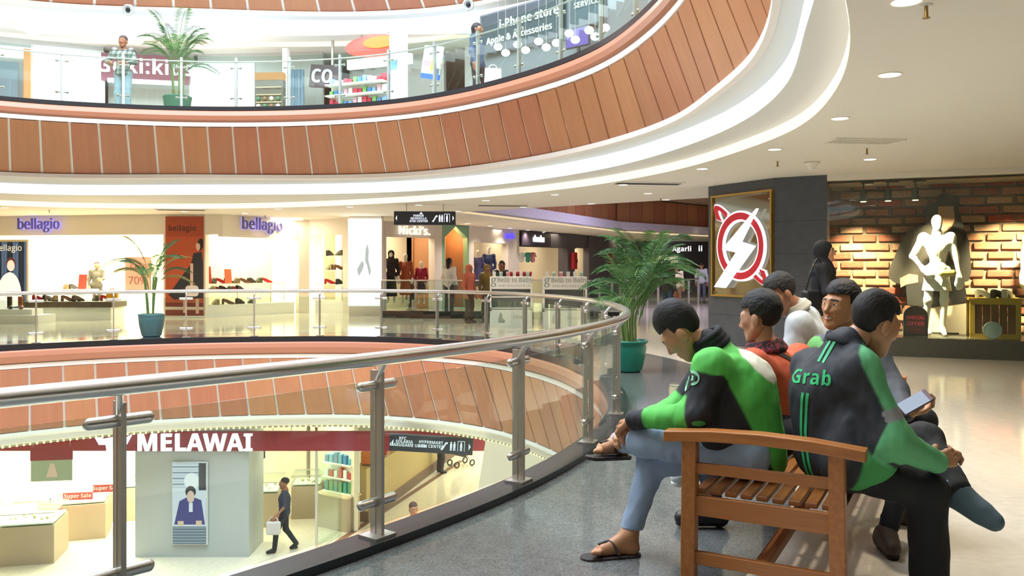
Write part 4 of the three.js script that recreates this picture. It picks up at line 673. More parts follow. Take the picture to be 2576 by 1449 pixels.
for (const [u, c, l] of [[1312, 0xd9dcdf, 'white'], [1328, 0x3f9a84, 'green'], [1340, 0xa86a74, 'rose']]) { const p = at(u, 645, 33.6), m = single('blouse', l + ' blouse on a hanger in the dark headed shop', 'garment', cloth(c), flesh([[V3(-0.12, 0.2, 0), V3(0.12, 0.2, 0), 0.05, 0.05], [V3(0, 0.15, 0), V3(0, -0.25, 0), 0.13, 0.16], [V3(0.14, 0.2, 0), V3(0.22, -0.02, 0), 0.05, 0.045], [V3(-0.14, 0.2, 0), V3(-0.22, -0.02, 0), 0.05, 0.045]], 0.04, 0.03)); m.position.copy(p); m.scale.setScalar(0.62); }
{ const q = flatAt(corr, 1308, 1345, -0.9), t = thing('garment_rail', 'dark clothes rail loaded with dark garments in the corridor shop', 'rail', q.pos, q.turn); part(t, 'rail', M.steel, bar(V3(-q.w / 2, 1.55, 0), V3(q.w / 2, 1.55, 0), 0.015), bar(V3(-q.w / 2, 0, 0), V3(-q.w / 2, 1.55, 0), 0.015), bar(V3(q.w / 2, 0, 0), V3(q.w / 2, 1.55, 0), 0.015)); for (let i = 0; i < 7; i++) part(t, 'garment', cloth([0x3a302c, 0x5a4a40, 0x2c2c30][i % 3]), flesh([[V3(-q.w * 0.4 + i * q.w * 0.13, 1.38, 0), V3(-q.w * 0.4 + i * q.w * 0.13, 0.7, 0), 0.09, 0.11]], 0.02, 0.04, { folds: 0.01 })); }
for (const [u, l] of [[1438, 'red fire extinguisher cabinet on the nearer dark pier of the corridor'], [1531, 'red fire extinguisher cabinet on the farther dark pier of the corridor']]) { const q = flatAt(corr, u - 5, u + 5, 0.12), t = thing('fire_cabinet', l, 'cabinet', q.pos, q.turn); part(t, 'body', std(0xb3202a, 0.4), rbox(0.3, 0.75, 0.2, 0.03, 0, 1.75, 0)); part(t, 'hose_reel', std(0x8c1a22, 0.4), new THREE.TorusGeometry(0.1, 0.03, 8, 16).translate(0, 1.75, 0.11)); }
{ const q = { pos: at(1715, 632, 45.4).toArray(), turn: -0.25 }, t = thing('shop_sign', 'small white lettering on the dark shop at the corridor end', 'sign', q.pos, -0.28); part(t, 'letters', glow(0xffffff, 1.5), words('Agarli', 0.27, 0.05)); const t2 = thing('shop_sign', 'short white sign at the right of the corridor end', 'sign', at(1762, 632, 45.2).toArray(), -0.28); part(t2, 'letters', glow(0xffffff, 1.5), words('ii', 0.3, 0.05)); }
[[1590, 655, 0.9, 0.5, 0xe8c98a, 'dim amber lit shop window at the corridor end behind the palm'], [1670, 652, 1.6, 0.5, 0xf1e0b0, 'warm lit shop window under the small white lettering']].forEach(([u, v, w, h, c, l]) => { const p = at(u, v, 44.6), t = thing('shop_window', l, 'window', p.toArray(), -0.28); part(t, 'pane', glow(c, 0.9), box(w, h, 0.05)); part(t, 'frame', M.charcoal, ...[-1, 1].map((s) => box(w + 0.1, 0.06, 0.1, 0, s * h / 2, 0)), ...[-1, 0, 1].map((s) => box(0.06, h, 0.1, s * w / 2, 0, 0))); });
// fascia round the second opening in the ceiling
{ const g = structGroup('fascia_far', 'brown panelled fascia with a lavender soffit over the far corridor', 'fascia');
  const P = [[-1.4, 22.3], [4.6, 34.2], [9.6, 39], [12.5, 36]];
  for (let i = 0; i < 3; i++) { const [a, b] = [P[i], P[i + 1]]; part(g, 'soffit_band', std(0xd6d0e6, 0.6), wallBox(...a, ...b, HC - 0.001, HC + 0.42, 0.06, 0.0)); part(g, 'lamp_ledge', glow(0xffe2ae, 0.9), wallBox(...a, ...b, HC - 0.02, HC + 0.03, 0.05, -0.06)); const n = Math.max(3, Math.round(Math.hypot(b[0] - a[0], b[1] - a[1]) / 0.9)); for (let k = 0; k < n; k++) { const A = [a[0] + (b[0] - a[0]) * (k + 0.02) / n, a[1] + (b[1] - a[1]) * (k + 0.02) / n], B = [a[0] + (b[0] - a[0]) * (k + 0.98) / n, a[1] + (b[1] - a[1]) * (k + 0.98) / n]; mesh('panel', wallBox(...A, ...B, HC + 0.45, L2 - 0.15, 0.05, 0.25), M.panels[(k * 3 + i) % 4], g); } }
  areaLight(6, L2 - 0.2, -26, 5, 8, [0, -1, 1e-4], 0xe9e2ff, 3); const t = thing('light_panel', 'pale light panel above the far ceiling opening', 'lamp', [6, L2 - 0.16, -26]); part(t, 'diffuser', glow(0xe9e2ff, 1.5), box(5, 0.03, 8)); }
// railing of the second void and the kiosk
{ const R = thing('glass_railing', 'far straight glass railing behind the white kiosk stands', 'railing'), a = [-3.7, 23.2], b = [3.0, 22.6], n = 7; struct('kerb_far', 'dark kerb below the far straight railing', 'kerb', M.kerb, wallBox(...a, ...b, 0.001, 0.2, 0.25, -0.1));
  for (let i = 0; i <= n; i++) { const x = a[0] + (b[0] - a[0]) * i / n, d = a[1] + (b[1] - a[1]) * i / n; part(R, 'post', M.steelDark, box(0.05, 1.0, 0.06, x, 0.55, -d)); if (i < n) part(R, 'glass_pane', M.glass, wallBox(x + 0.05, d, x + (b[0] - a[0]) / n - 0.05, d + (b[1] - a[1]) / n, 0.22, 1.04, 0.012)); } part(R, 'handrail', M.steel, bar(V3(a[0], 1.07, -a[1]), V3(b[0], 1.07, -b[1]), 0.02)); }
{ const R = thing('glass_railing', 'far railing with dense dark posts left of the black pillar', 'railing'), a = [2.9, 27], b = [7.2, 31.5], n = 9; for (let i = 0; i <= n; i++) { const x = a[0] + (b[0] - a[0]) * i / n, d = a[1] + (b[1] - a[1]) * i / n; part(R, 'post', M.steelDark, box(0.07, 0.98, 0.07, x, 0.49, -d)); if (i < n) part(R, 'glass_pane', M.glass, wallBox(x + 0.06, d + 0.06, x + (b[0] - a[0]) / n - 0.06, d + (b[1] - a[1]) / n - 0.06, 0.1, 0.92, 0.012)); } part(R, 'handrail', M.steel, bar(V3(a[0], 1.0, -a[1]), V3(b[0], 1.0, -b[1]), 0.03)); }
for (const [u0, u1, d, w] of [[1233, 1338, 19.9, 'left'], [1365, 1474, 19.5, 'right']]) {
  const x0 = (u0 - 1288) / FOCAL * d, x1 = (u1 - 1288) / FOCAL * d, W = x1 - x0, t = thing('kiosk_stand', w + ' one of the two white kiosk stands with a lettered front board', 'kiosk', [(x0 + x1) / 2, 0, -d]);
  const wh = M.whiteGloss; part(t, 'base', wh, box(W, 0.42, 0.6, 0, 0.21, 0)); part(t, 'header', wh, rbox(W, 0.3, 0.6, 0.01, 0, 1.06, 0)); for (const [y] of [[0.72], [0.45]]) part(t, 'shelf', wh, box(W, 0.025, 0.6, 0, y, 0)); for (const s of [-1, 1]) part(t, 'upright', wh, box(0.04, 0.55, 0.6, s * (W / 2 - 0.02), 0.66, 0)); part(t, 'back_panel', std(0xb9c0bc, 0.5), box(W - 0.1, 0.5, 0.02, 0, 0.67, -0.2));
  const ink = std(0x8d948f, 0.6); part(t, 'lettering', ink, words('Belli to Baby', 0.105, 0.004, fontS).translate(0.1, 1.08, 0.302), words('B A B Y  M A S S A G E  &  S P A', 0.042, 0.004, fontR).translate(0.1, 0.97, 0.302), words('g', 0.2, 0.004, fontS).translate(-W * 0.41, 1.03, 0.302));
  part(t, 'print', std(w === 'left' ? 0x9fa49a : 0xbfc4be, 0.6), extr([[-0.3, 0.1], [-0.16, 0.1], [-0.14, 0.16], [-0.2, 0.2], [-0.21, 0.3], [-0.25, 0.36], [-0.29, 0.28], [-0.31, 0.18]], 0.004).translate(0, 0, 0.301), words(w === 'left' ? 'Over' : 'About', 0.09, 0.004, fontS).translate(0.2, 0.2, 0.301));
  for (let i = 0; i < 6; i++) { const b = thing('skincare_jar', ORD[i] + ' small jar from the left on the ' + w + ' kiosk stand', 'jar', [x0 + W * (0.1 + i * 0.16), 1.211, -d + rr(-.1, .15)], 0, 'jars on the ' + w + ' kiosk stand'); part(b, 'jar', std([0xe8e4e0, 0x9fc4b4, 0xd48a96, 0xe8e4e0][i % 4], 0.4), cyl(0.04, 0.04, 0.09, 0, 0.045, 0)); part(b, 'cap', M.white, cyl(0.042, 0.042, 0.03, 0, 0.105, 0)); }
}
{ const p = at(1300, 690, 20.6), t = thing('storage_box', 'dark red box behind the left kiosk stand', 'box', [p.x + 0.1, 0, p.z]); part(t, 'box', std(0xa02430, 0.5), rbox(0.55, 1.28, 0.35, 0.02, 0, 0.64, 0)); part(t, 'lid', std(0xc03a44, 0.5), rbox(0.57, 0.05, 0.37, 0.02, 0, 1.3, 0)); }
stander('person', 'person in a salmon headscarf leaning behind the left kiosk stand', at(1180, 690, 21).setY(0).toArray(), 0.9, { h: 1.5, top: 0xb2604c, legs: 0x55443c, scarf: 0xc06a54, shoes: 0x333333 });
stander('person', 'person in an olive brown headscarf behind the left kiosk stand', at(1226, 690, 21.3).setY(0).toArray(), 0.2, { h: 1.5, top: 0x6a5a30, skirt: 0x4a4030, skirtLen: 0.7, scarf: 0x7a6428, shoes: 0x333333 });
stander('person', 'dark haired person in black beside the olive headscarf', at(1262, 690, 21.9).setY(0).toArray(), -0.6, { h: 1.6, top: 0x24262c, legs: 0x24262c, longHair: true, shoes: 0x222222 });
stander('person', 'shopper in a white patterned blouse carrying a white bag by the portal', at(1130, 700, 25.3).setY(0).toArray(), 2.6, { h: 1.72, top: 0xe6e0da, legs: 0x3a3a40, longHair: true, shoes: 0x443333 });
stander('person', 'person in blue jeans standing behind the near palm', at(1680, 700, 20.5).setY(0).toArray(), 2.2, { h: 1.6, top: 0x3a4038, legs: 0x3a5068, shoes: 0x222222, pose: { wrL: [0.1, 1.15, 0.3], elL: [0.2, 1.12, 0.08] } });
stander('person', 'person in a cream coat at the railing beyond the palm', at(1702, 700, 27.2).setY(0).toArray(), 2.8, { h: 1.55, top: 0xcdbfa6, legs: 0x7a5a44, shoes: 0x333333 });
stander('person', 'small distant person in pale clothes near the dark pillar', at(1765, 690, 33).setY(0).toArray(), 2.8, { h: 1.65, top: 0xb9bcc0, legs: 0x565a66, shoes: 0x333333 });
// hanging direction signs
function hangingSign(label, u0, u1, v0, v1, d, ceil, lines) {
  const p0 = at(u0, v0, d), p1 = at(u1, v1, d), W = p1.x - p0.x, H = p0.y - p1.y, t = thing('hanging_sign', label, 'sign', [(p0.x + p1.x) / 2, (p0.y + p1.y) / 2, -d]);
  part(t, 'box', std(0x2b2f36, 0.4), rbox(W, H, 0.12, 0.01)); const li = glow(0xf2f6ff, 1.2);
  for (const s of [-0.3, 0.3]) part(t, 'hanger', M.steelDark, cyl(0.01, 0.01, ceil - p0.y, W * s, H / 2 + (ceil - p0.y) / 2, 0, 8));
  const z = 0.062, T = (s, x, y, size, f = font) => words(s, size, 0.004, f).translate(x * W, y * H, z);
  part(t, 'arrow', li, extr([[-W * 0.475, 0], [-W * 0.45, H * 0.2], [-W * 0.45, -H * 0.2]], 0.004).translate(0, 0, z)); part(t, 'arrow', li, extr([[W * 0.475, 0], [W * 0.45, H * 0.2], [W * 0.45, -H * 0.2]], 0.004).translate(0, 0, z));
  if (lines.length < 4) part(t, 'arrow', li, extr([[-W * 0.09, H * 0.3], [-W * 0.03, H * 0.3], [-W * 0.06, H * 0.45]], 0.004).translate(0, 0, z));
  lines.forEach(([s, x, y, k]) => part(t, 'lettering', li, T(s, x, y, H * k)));
  // small figures of the washroom symbol
  const man = (x) => [cyl(H * 0.05, H * 0.05, 0.004, 0, 0, 0, 12).rotateX(Math.PI / 2).translate(x, H * 0.2, z), box(H * 0.13, H * 0.24, 0.004, x, H * 0.02, z), box(H * 0.05, H * 0.2, 0.004, x - H * 0.035, -H * 0.18, z), box(H * 0.05, H * 0.2, 0.004, x + H * 0.035, -H * 0.18, z)];
  part(t, 'washroom_symbol', li, ...man(W * 0.24), ...man(W * 0.28)); part(t, 'escalator_symbol', li, extr([[0, -0.28 * H], [0.1 * H, -0.28 * H], [0.32 * H, 0.1 * H], [0.4 * H, 0.1 * H], [0.4 * H, 0.2 * H], [0.27 * H, 0.2 * H], [0.05 * H, -0.18 * H], [0, -0.18 * H]], 0.004).translate(W * 0.12, 0, z)); part(t, 'lift_symbol', li, ...man(W * 0.36), box(H * 0.4, H * 0.03, 0.004, W * 0.36, H * 0.3, z), box(H * 0.03, H * 0.6, 0.004, W * 0.36 - H * 0.2, 0, z), box(H * 0.03, H * 0.6, 0.004, W * 0.36 + H * 0.2, 0, z));
  return t;
}
hangingSign('black hanging direction sign with white symbols under the ceiling across the void', 992, 1146, 532, 566, 19.5, HC, [['PARKIR', -0.1, 0.1, 0.16], ['MUSHOLLA', -0.1, -0.1, 0.16], ['ATM CENTER', -0.1, -0.3, 0.16]]).rotation.y = 0.06;
// ---------------------------------------------------------------- level above: shops behind the glass railing
M.whiteLit = glow(0xf7fdff, 2.2);
const up = (u, v) => planeHitT(upF, u, v);
function planeHitT(f, u, v) { const [x, d] = f(u); return V3(x, EYE - (v - HORIZON) / FOCAL * d, -d); }
struct('wall_upper_shops', 'pale grey shop facades of the level above', 'wall', std(0xcfd2d0, 0.6), wallU(upF, -200, 0, L2, L2 + HC, 0.15, 0.1), wallU(upF, 0, 260, L2, L2 + HC, 0.15, 0.1), wallU(upF, 260, 480, L2, L2 + HC, 0.15, 0.5), wallU(upF, 480, 800, L2, L2 + HC, 0.15, 0.4), wallU(upF, 800, 1050, L2, L2 + HC, 0.15, 1.6), wallU(upF, 1050, 1200, L2, L2 + HC, 0.15, 1.6));
function litFront(label, u0, u1, y0, y1, n, mat, fwd = 0.05) {
  const q = flatAt(upF, u0, u1, fwd), t = thing('lit_shop_front', label, 'shop front', q.pos, q.turn), w = q.w / n;
  for (let i = 0; i < n; i++) part(t, 'light_panel', mat, box(w - 0.02, y1 - y0 - 0.02, 0.04, -q.w / 2 + w * (i + 0.5), (y0 + y1) / 2, 0));
  part(t, 'frame', std(0xe4e8e8, 0.4), box(q.w, 0.05, 0.08, 0, y0, 0), box(q.w, 0.05, 0.08, 0, y1, 0), ...[-1, 1].map((k) => box(0.05, y1 - y0, 0.08, k * q.w / 2, (y0 + y1) / 2, 0)));
  areaLight(q.pos[0] + Math.sin(q.turn) * 0.06, (y0 + y1) / 2, q.pos[2] + 0.08, q.w, y1 - y0, [Math.sin(q.turn), 0, Math.cos(q.turn)], 0xf4fbff, 2.2);
}
litFront('glowing white shop front at the upper left behind the plaid shirted person', 82, 262, L2 + 0.1, L2 + 2.75, 3, M.whiteLit);
litFront('glowing white shop front right of the palm on the level above', 482, 642, L2 + 0.1, L2 + 2.55, 2, M.whiteLit);
{ const q = flatAt(upF, 258, 478, 0.1), t = thing('shop_sign', 'maroon sign with white rounded letters behind the palm on the level above', 'sign', q.pos, q.turn); part(t, 'board', std(0x9a5566, 0.5), box(q.w, 0.75, 0.12, 0, L2 + 2.35, 0)); part(t, 'letters', glow(0xffffff, 1.3), words('Goki:kids', 0.4, 0.04).translate(0, L2 + 2.2, 0.07)); part(t, 'light_strip', M.whiteLit, box(q.w * 0.85, 0.12, 0.05, 0, L2 + 1.98, 0.07)); }
{ const q = flatAt(upF, -60, 80, 0.2), t = thing('glazed_storefront', 'glazed storefront with an orange post at the upper left corner', 'shop front', q.pos, q.turn); part(t, 'post', std(0xd0925a, 0.5), box(0.16, 2.6, 0.2, q.w * 0.44, L2 + 1.3, 0)); part(t, 'glazing', std(0x7a8c98, 0.2), box(q.w * 0.7, 2.2, 0.05, -0.1, L2 + 1.15, -0.05)); part(t, 'head', M.whiteLit, box(q.w, 0.28, 0.1, 0, L2 + 2.5, 0)); }
const upThing = (name, label, cat, u, fwd) => { const q = flatAt(upF, u - 20, u + 20, fwd); return thing(name, label, cat, [q.pos[0], L2, q.pos[2]], q.turn); };
{ const t = upThing('display_case', 'dark glass display case with an orange lit top on the level above', 'display', 704, 0.6); part(t, 'case', std(0x6c675c, 0.4), box(0.78, 1.9, 0.4, 0, 0.95, 0)); part(t, 'lit_top', glow(0xffb870, 1.0), box(0.78, 0.2, 0.42, 0, 2.0, 0)); for (let i = 0; i < 5; i++) part(t, 'shelf', std(0xb8a888, 0.4), box(0.7, 0.03, 0.05, 0, 0.9 + i * 0.2, 0.21)); for (let i = 0; i < 12; i++) part(t, 'ware', std([0x8c6a48, 0xd6cdbc, 0x4b7a5a][i % 3], 0.4), ball(0.06, -0.28 + (i % 4) * 0.18, 1.0 + (i / 4 | 0) * 0.2, 0.22)); }
{ const t = upThing('fitting_curtain', 'blue grey draped curtain beside the dark display case', 'curtain', 765, 0.6); part(t, 'drape', cloth(0x6d8292), ...Array.from({ length: 5 }, (_, i) => cyl(0.05, 0.055, 2.2, -0.16 + i * 0.08, 1.1, (i % 2) * 0.03, 12))); }
{ const t = upThing('wall_banner', 'white column beside the display case on the level above', 'column', 736, 0.5); part(t, 'column', M.white, box(0.14, 2.8, 0.2, 0, 1.4, 0)); part(t, 'base', M.white, box(0.2, 0.1, 0.26, 0, 0.05, 0)); }
{ const t = upThing('shop_sign', 'dark tilted sign with cut white capitals CO on the level above', 'sign', 838, 0.5); const b = new THREE.Group(); part(t, 'board', std(0x5b4a50, 0.5), box(0.95, 0.6, 0.1, 0.1, 2.0, 0, 0, 0, -0.12)); part(t, 'letters', glow(0xffffff, 1.2), words('CO', 0.36, 0.03).rotateZ(-0.12).translate(0.0, 1.83, 0.06)); part(t, 'bracket', M.steelDark, box(0.06, 0.8, 0.06, 0.3, 2.55, -0.02)); }
{ const t = upThing('shop_sign', 'red and yellow oval sign board over the toy shop', 'sign', 978, 0.7); const s = new THREE.Shape(); s.absellipse(0, 0, 0.85, 0.28, 0, Math.PI * 2); part(t, 'oval', std(0xe8483c, 0.4, 0, { emissive: 0xd8452c, emissiveIntensity: 0.5 }), new THREE.ExtrudeGeometry(s, { depth: 0.08, bevelEnabled: false }).translate(0, 2.6, 0)); const s2 = new THREE.Shape(); s2.absellipse(0.2, 0.05, 0.5, 0.15, 0, Math.PI * 2); part(t, 'yellow_field', glow(0xffc94a, 1.0), new THREE.ExtrudeGeometry(s2, { depth: 0.03, bevelEnabled: false }).translate(0, 2.62, 0.08)); part(t, 'hanger', M.steelDark, box(0.05, 0.2, 0.05, -0.4, 2.86, 0), box(0.05, 0.2, 0.05, 0.4, 2.86, 0)); part(t, 'light_head', M.whiteLit, box(1.9, 0.25, 0.1, 0.1, 2.2, -0.05)); }
{ // toy display: shelves of small bright boxes
  const t = upThing('toy_shelf', 'crowded shelf of small bright boxes behind the railing above', 'shelf', 955, 0.9); part(t, 'carcass', M.white, box(1.7, 1.55, 0.4, 0, 0.78, -0.1)); for (let i = 0; i < 3; i++) part(t, 'shelf', M.white, box(1.7, 0.03, 0.6, 0, 1.0 + i * 0.28, 0.1));
  const cols = [0xd8465a, 0x4a88c0, 0xf0e2e6, 0x7ab86a, 0xe6b8c4, 0xc23048, 0x8ab0d8]; for (let r = 0; r < 3; r++) for (let i = 0; i < 12; i++) { const q = cols[(i * 5 + r * 3) % 7], h = rr(0.12, 0.22), b = single('toy_box', ORD[i] + ' toy box from the left on the ' + ['lowest', 'middle', 'top'][r] + ' shelf behind the upper railing', 'box', std(q, 0.5), rbox(0.11, h, 0.14, 0.008, 0, h / 2, 0), 'toy boxes on the upper shelf'); b.position.copy(V3(-0.77 + i * 0.14, 1.016 + r * 0.28, 0.15).applyAxisAngle(V3(0, 1, 0), t.rotation.y).add(t.position)); b.rotation.y = t.rotation.y + rr(-.15, .15); }
}
{ const t = upThing('wall_banner', 'broad white lit column with a small blue notice on the level above', 'column', 1083, 1.0); part(t, 'column', std(0xeef4f2, 0.5, 0, { emissive: 0xe8f4f2, emissiveIntensity: 0.35 }), box(0.36, 2.94, 0.3, 0, 1.47, 0)); part(t, 'notice', std(0x6aa0b0, 0.5), box(0.3, 0.22, 0.02, 0, 1.9, 0.16)); }
{ const t = upThing('shop_poster', 'slanted colourful poster with a blue border on the level above', 'poster', 1136, 0.6); const tex = canvasTex(128, 128, (c, w, h) => { c.fillStyle = '#bfe0ea'; c.fillRect(0, 0, w, h); c.fillStyle = '#dff0e8'; c.fillRect(0, 0, w, 40); c.fillStyle = '#e6b83c'; c.beginPath(); c.ellipse(80, 70, 18, 26, 0.4, 0, 7); c.fill(); c.fillStyle = '#a86ab0'; c.font = 'bold 30px sans-serif'; c.fillText('toys', 6, 78); c.fillStyle = '#5a6478'; c.fillRect(96, 84, 32, 30); c.fillStyle = '#3a6ac8'; c.fillRect(0, 108, w, 20); }); part(t, 'print', std(0xffffff, 0.5, 0, { map: tex, emissive: 0xffffff, emissiveMap: tex, emissiveIntensity: 0.5 }), box(0.75, 0.8, 0.05, 0, 1.9, 0, 0, 0, -0.25)); part(t, 'pole', M.steel, cyl(0.025, 0.025, 1.6, 0, 0.8, -0.03)); part(t, 'base', M.steel, cyl(0.2, 0.22, 0.03, 0, 0.015, -0.03)); }
{ // gadget shop at the upper right
  struct('wall_gadget_shop', 'dark grey shop wall with lettering on the level above', 'wall', std(0x7d868b, 0.5), wallU(upF, 1200, 1450, L2, L2 + HC, 0.15, 0.1), wallU(upF, 1450, 1680, L2, L2 + HC, 0.15, 0.1));
  const q = flatAt(upF, 1215, 1420, 0.02), t = thing('shop_sign', 'dark sign board with white accessory shop lettering on the level above', 'sign', q.pos, q.turn); part(t, 'board', std(0x4b565c, 0.5), box(q.w, 0.9, 0.08, 0, L2 + 2.4, 0)); const li = glow(0xffffff, 1.3); part(t, 'lettering', li, words('i-Phone store', 0.2, 0.02).translate(0.25, L2 + 2.45, 0.05), words('Apple & Accessories', 0.15, 0.02).translate(-0.05, L2 + 2.15, 0.05));
  const q2 = flatAt(upF, 1440, 1520, 0.02), t2 = thing('shop_sign', 'dark sign board reading SERVICE on the level above', 'sign', q2.pos, q2.turn); part(t2, 'board', std(0x56656c, 0.5), box(q2.w, 0.8, 0.08, 0, L2 + 2.45, 0)); part(t2, 'lettering', li, words('SERVICE', 0.12, 0.02).translate(0, L2 + 2.45, 0.05)); part(t2, 'spot', M.whiteLit, cyl(0.07, 0.07, 0.03, 0.1, L2 + 2.72, 0.05).rotateX(0));
  [[1253, 118], [1272, 133], [1302, 112], [1322, 126], [1355, 104], [1374, 119], [1432, 84], [1447, 100], [1482, 76], [1497, 92], [1400, 108], [1522, 70]].sort((a, b) => a[0] - b[0]).forEach(([u, v], i) => { const [, d] = upF(u), p = at(u, v, d - 0.9), l = thing('pendant_lamp', ORD[i] + ' round white pendant lamp from the left at the accessory shop above', 'lamp', p.toArray(), 0, 'round pendant lamps of the accessory shop'); part(l, 'globe', glow(0xf4fbff, 1.8), ball(0.1, 0, 0, 0, 1, 0.8, 1)); part(l, 'cord', M.steelDark, cyl(0.006, 0.006, L2 + HC - p.y - 0.07, 0, 0.07 + (L2 + HC - p.y - 0.07) / 2, 0, 6)); });
  const q3 = flatAt(upF, 1440, 1505, 0.25), t3 = thing('wall_screen', 'violet lit screen low in the accessory shop above', 'screen', q3.pos, q3.turn); part(t3, 'bezel', M.charcoal, rbox(0.62, 0.42, 0.05, 0.01, 0, L2 + 1.75, 0)); part(t3, 'display', glow(0x8a78f0, 1.0), box(0.57, 0.37, 0.01, 0, L2 + 1.75, 0.027)); part(t3, 'stand', M.charcoal, box(0.06, 1.54, 0.05, 0, L2 + 0.77, -0.02), box(0.4, 0.02, 0.3, 0, L2 + 0.011, 0));
}
areaLight(-6, L2 + HC - 0.06, -20.6, 13, 0.9, [0, -1, 1e-4], 0xeef6ff, 7);
{ const t = thing('light_panel', 'long ceiling light trough over the upper walkway', 'lamp', [-6, L2 + HC - 0.015, -20.6]); part(t, 'diffuser', glow(0xeef6ff, 1.4), box(13, 0.03, 0.9)); part(t, 'rim', M.rim, box(13.1, 0.05, 0.04, 0, 0, 0.47), box(13.1, 0.05, 0.04, 0, 0, -0.47)); }
{ const p = at(1420, 0, 15.2), t = thing('light_panel', 'ceiling light panel before the accessory shop above', 'lamp', [p.x, L2 + HC - 0.015, -15.6], 0.3); part(t, 'diffuser', glow(0xf2f8ff, 1.6), box(3, 0.03, 0.8)); areaLight(p.x, L2 + HC - 0.06, -15.6, 3, 0.8, [0, -1, 1e-4], 0xf2f8ff, 8); }
// people of the level above
stander('person', 'person in a plaid shirt and pale jeans leaning at the upper railing', at(310, 250, 17.0).setY(L2).toArray(), 0.1, { h: 1.7, top: 0x6f7a72, topMat: vcloth, topPaint: (x, y, z) => { const a = Math.sin(y * 60) > 0.2, b = Math.sin(x * 60 + z * 20) > 0.2; return a && b ? [0.06, 0.075, 0.06] : a || b ? [0.16, 0.19, 0.16] : [0.34, 0.37, 0.33]; }, cell: 0.014, legs: 0x8fa8b4, shoes: 0x555555, hair: 0x4a3c38, pose: { elL: [0.27, 1.14, 0.1], wrL: [0.16, 1.06, 0.33], elR: [-0.27, 1.14, 0.1], wrR: [-0.16, 1.06, 0.33] } });
{ const t = stander('person', 'person in dark clothes walking past the upper railing with a white shopping bag', at(1200, 180, 16.2).setY(L2).toArray(), 1.2, { h: 1.72, top: 0x4a5a78, legs: 0x2c3038, shoes: 0x222222, hair: 0x20232a, longHair: true, pose: { kneeL: [0.1, 0.5, 0.14], ankL: [0.1, 0.09, 0.1], toeL: [0.1, 0.035, 0.26] } });
  const b = single('shopping_bag', 'white paper shopping bag carried along the upper railing', 'bag', M.white, [extr([[-0.17, 0], [0.17, 0], [0.15, 0.42], [-0.15, 0.42]], 0.12).translate(0, 0, -0.06), new THREE.TorusGeometry(0.08, 0.008, 6, 16, Math.PI).translate(0, 0.42, 0)]); b.position.copy(at(1240, 180, 15.9).setY(L2 + 0.33)); b.rotation.y = 0.2; }
// ---------------------------------------------------------------- level below
const low = (u, v) => onLevel(u, v, L0);
M.taupe = std(0xb5a38c, 0.5); M.maroon = std(0x8c3038, 0.5);
{ const a = at(340, 1400, 16.95), b = at(626, 1400, 16.95);
  struct('wall_optician', 'plain grey white wall block carrying the screen on the level below', 'wall', std(0xb2b7b8, 0.5), box(b.x - a.x, 2.72, 1.0, (a.x + b.x) / 2, L0 + 1.36, -17.45));
  const t = thing('shop_sign', 'maroon head board with glowing white capitals on the level below', 'sign', [(a.x + b.x) / 2, 0, -16.93]); part(t, 'board', M.maroon, box(11.6, 0.4, 0.1, 0.3, L0 + 2.42, -0.02)); part(t, 'letters', glow(0xf6f8ff, 1.6), words('MELAWAI', 0.36, 0.06).scale(1.05, 1, 1).translate(0.1, L0 + 2.23, 0.04)); part(t, 'emblem', glow(0xf6f8ff, 1.6), extr([[-0.4, 0.3], [-0.2, 0.2], [0, 0.24], [0.2, 0.2], [0.4, 0.3], [0.28, 0.08], [0.14, 0.08], [0.12, -0.05], [-0.12, -0.05], [-0.14, 0.08], [-0.28, 0.08]], 0.06).translate(-1.6, L0 + 2.28, 0.04));
  areaLight((a.x + b.x) / 2, L0 + 2.5, -16.8, 2.4, 0.36, [0, 0, 1], 0xe8ecff, 2);
  const s0 = at(433, 1162, 16.9), s1 = at(522, 1370, 16.9), s = thing('video_screen', 'tall portrait screen showing a figure in blue on the lower wall', 'screen', [(s0.x + s1.x) / 2, (s0.y + s1.y) / 2, -16.91]);
  const tex = canvasTex(192, 448, (c, w, h) => { c.fillStyle = '#dfe6ee'; c.fillRect(0, 0, w, h); for (let i = 0; i < 9; i++) { c.fillStyle = i % 2 ? '#8a96a8' : '#c6d0dc'; c.fillRect(0, i * 16, w, 9); } c.fillStyle = '#f6fafc'; c.beginPath(); c.ellipse(110, 100, 44, 46, 0, 0, 7); c.fill(); c.fillStyle = '#2c3440'; c.fillRect(150, 0, 42, 150); c.fillStyle = '#3a3a86'; c.beginPath(); c.moveTo(10, 340); c.lineTo(40, 210); c.lineTo(100, 180); c.lineTo(165, 205); c.lineTo(186, 340); c.fill(); c.fillStyle = '#20242c'; c.beginPath(); c.ellipse(104, 158, 30, 32, 0, 0, 7); c.fill(); c.fillStyle = '#e8c8b4'; c.beginPath(); c.ellipse(104, 186, 22, 34, 0, 0, 7); c.fill(); c.fillStyle = '#e8ecf4'; c.fillRect(94, 220, 22, 50); c.fillStyle = '#e8c8a8'; c.fillRect(30, 320, 34, 26); c.fillRect(134, 318, 34, 26); c.fillStyle = '#6a7888'; c.fillRect(0, 350, w, 98); for (let i = 0; i < 6; i++) { c.fillStyle = '#aab8c4'; c.fillRect(0, 356 + i * 16, w, 4); } });
  part(s, 'display', new THREE.MeshStandardMaterial({ color: 0x222222, emissive: 0xffffff, emissiveMap: tex, emissiveIntensity: 1.0, roughness: 0.3 }), box(s1.x - s0.x - 0.04, s0.y - s1.y - 0.04, 0.02, 0, 0, 0.03)); part(s, 'bezel', std(0xdfe3e4, 0.3), rbox(s1.x - s0.x, s0.y - s1.y, 0.04, 0.01)); }
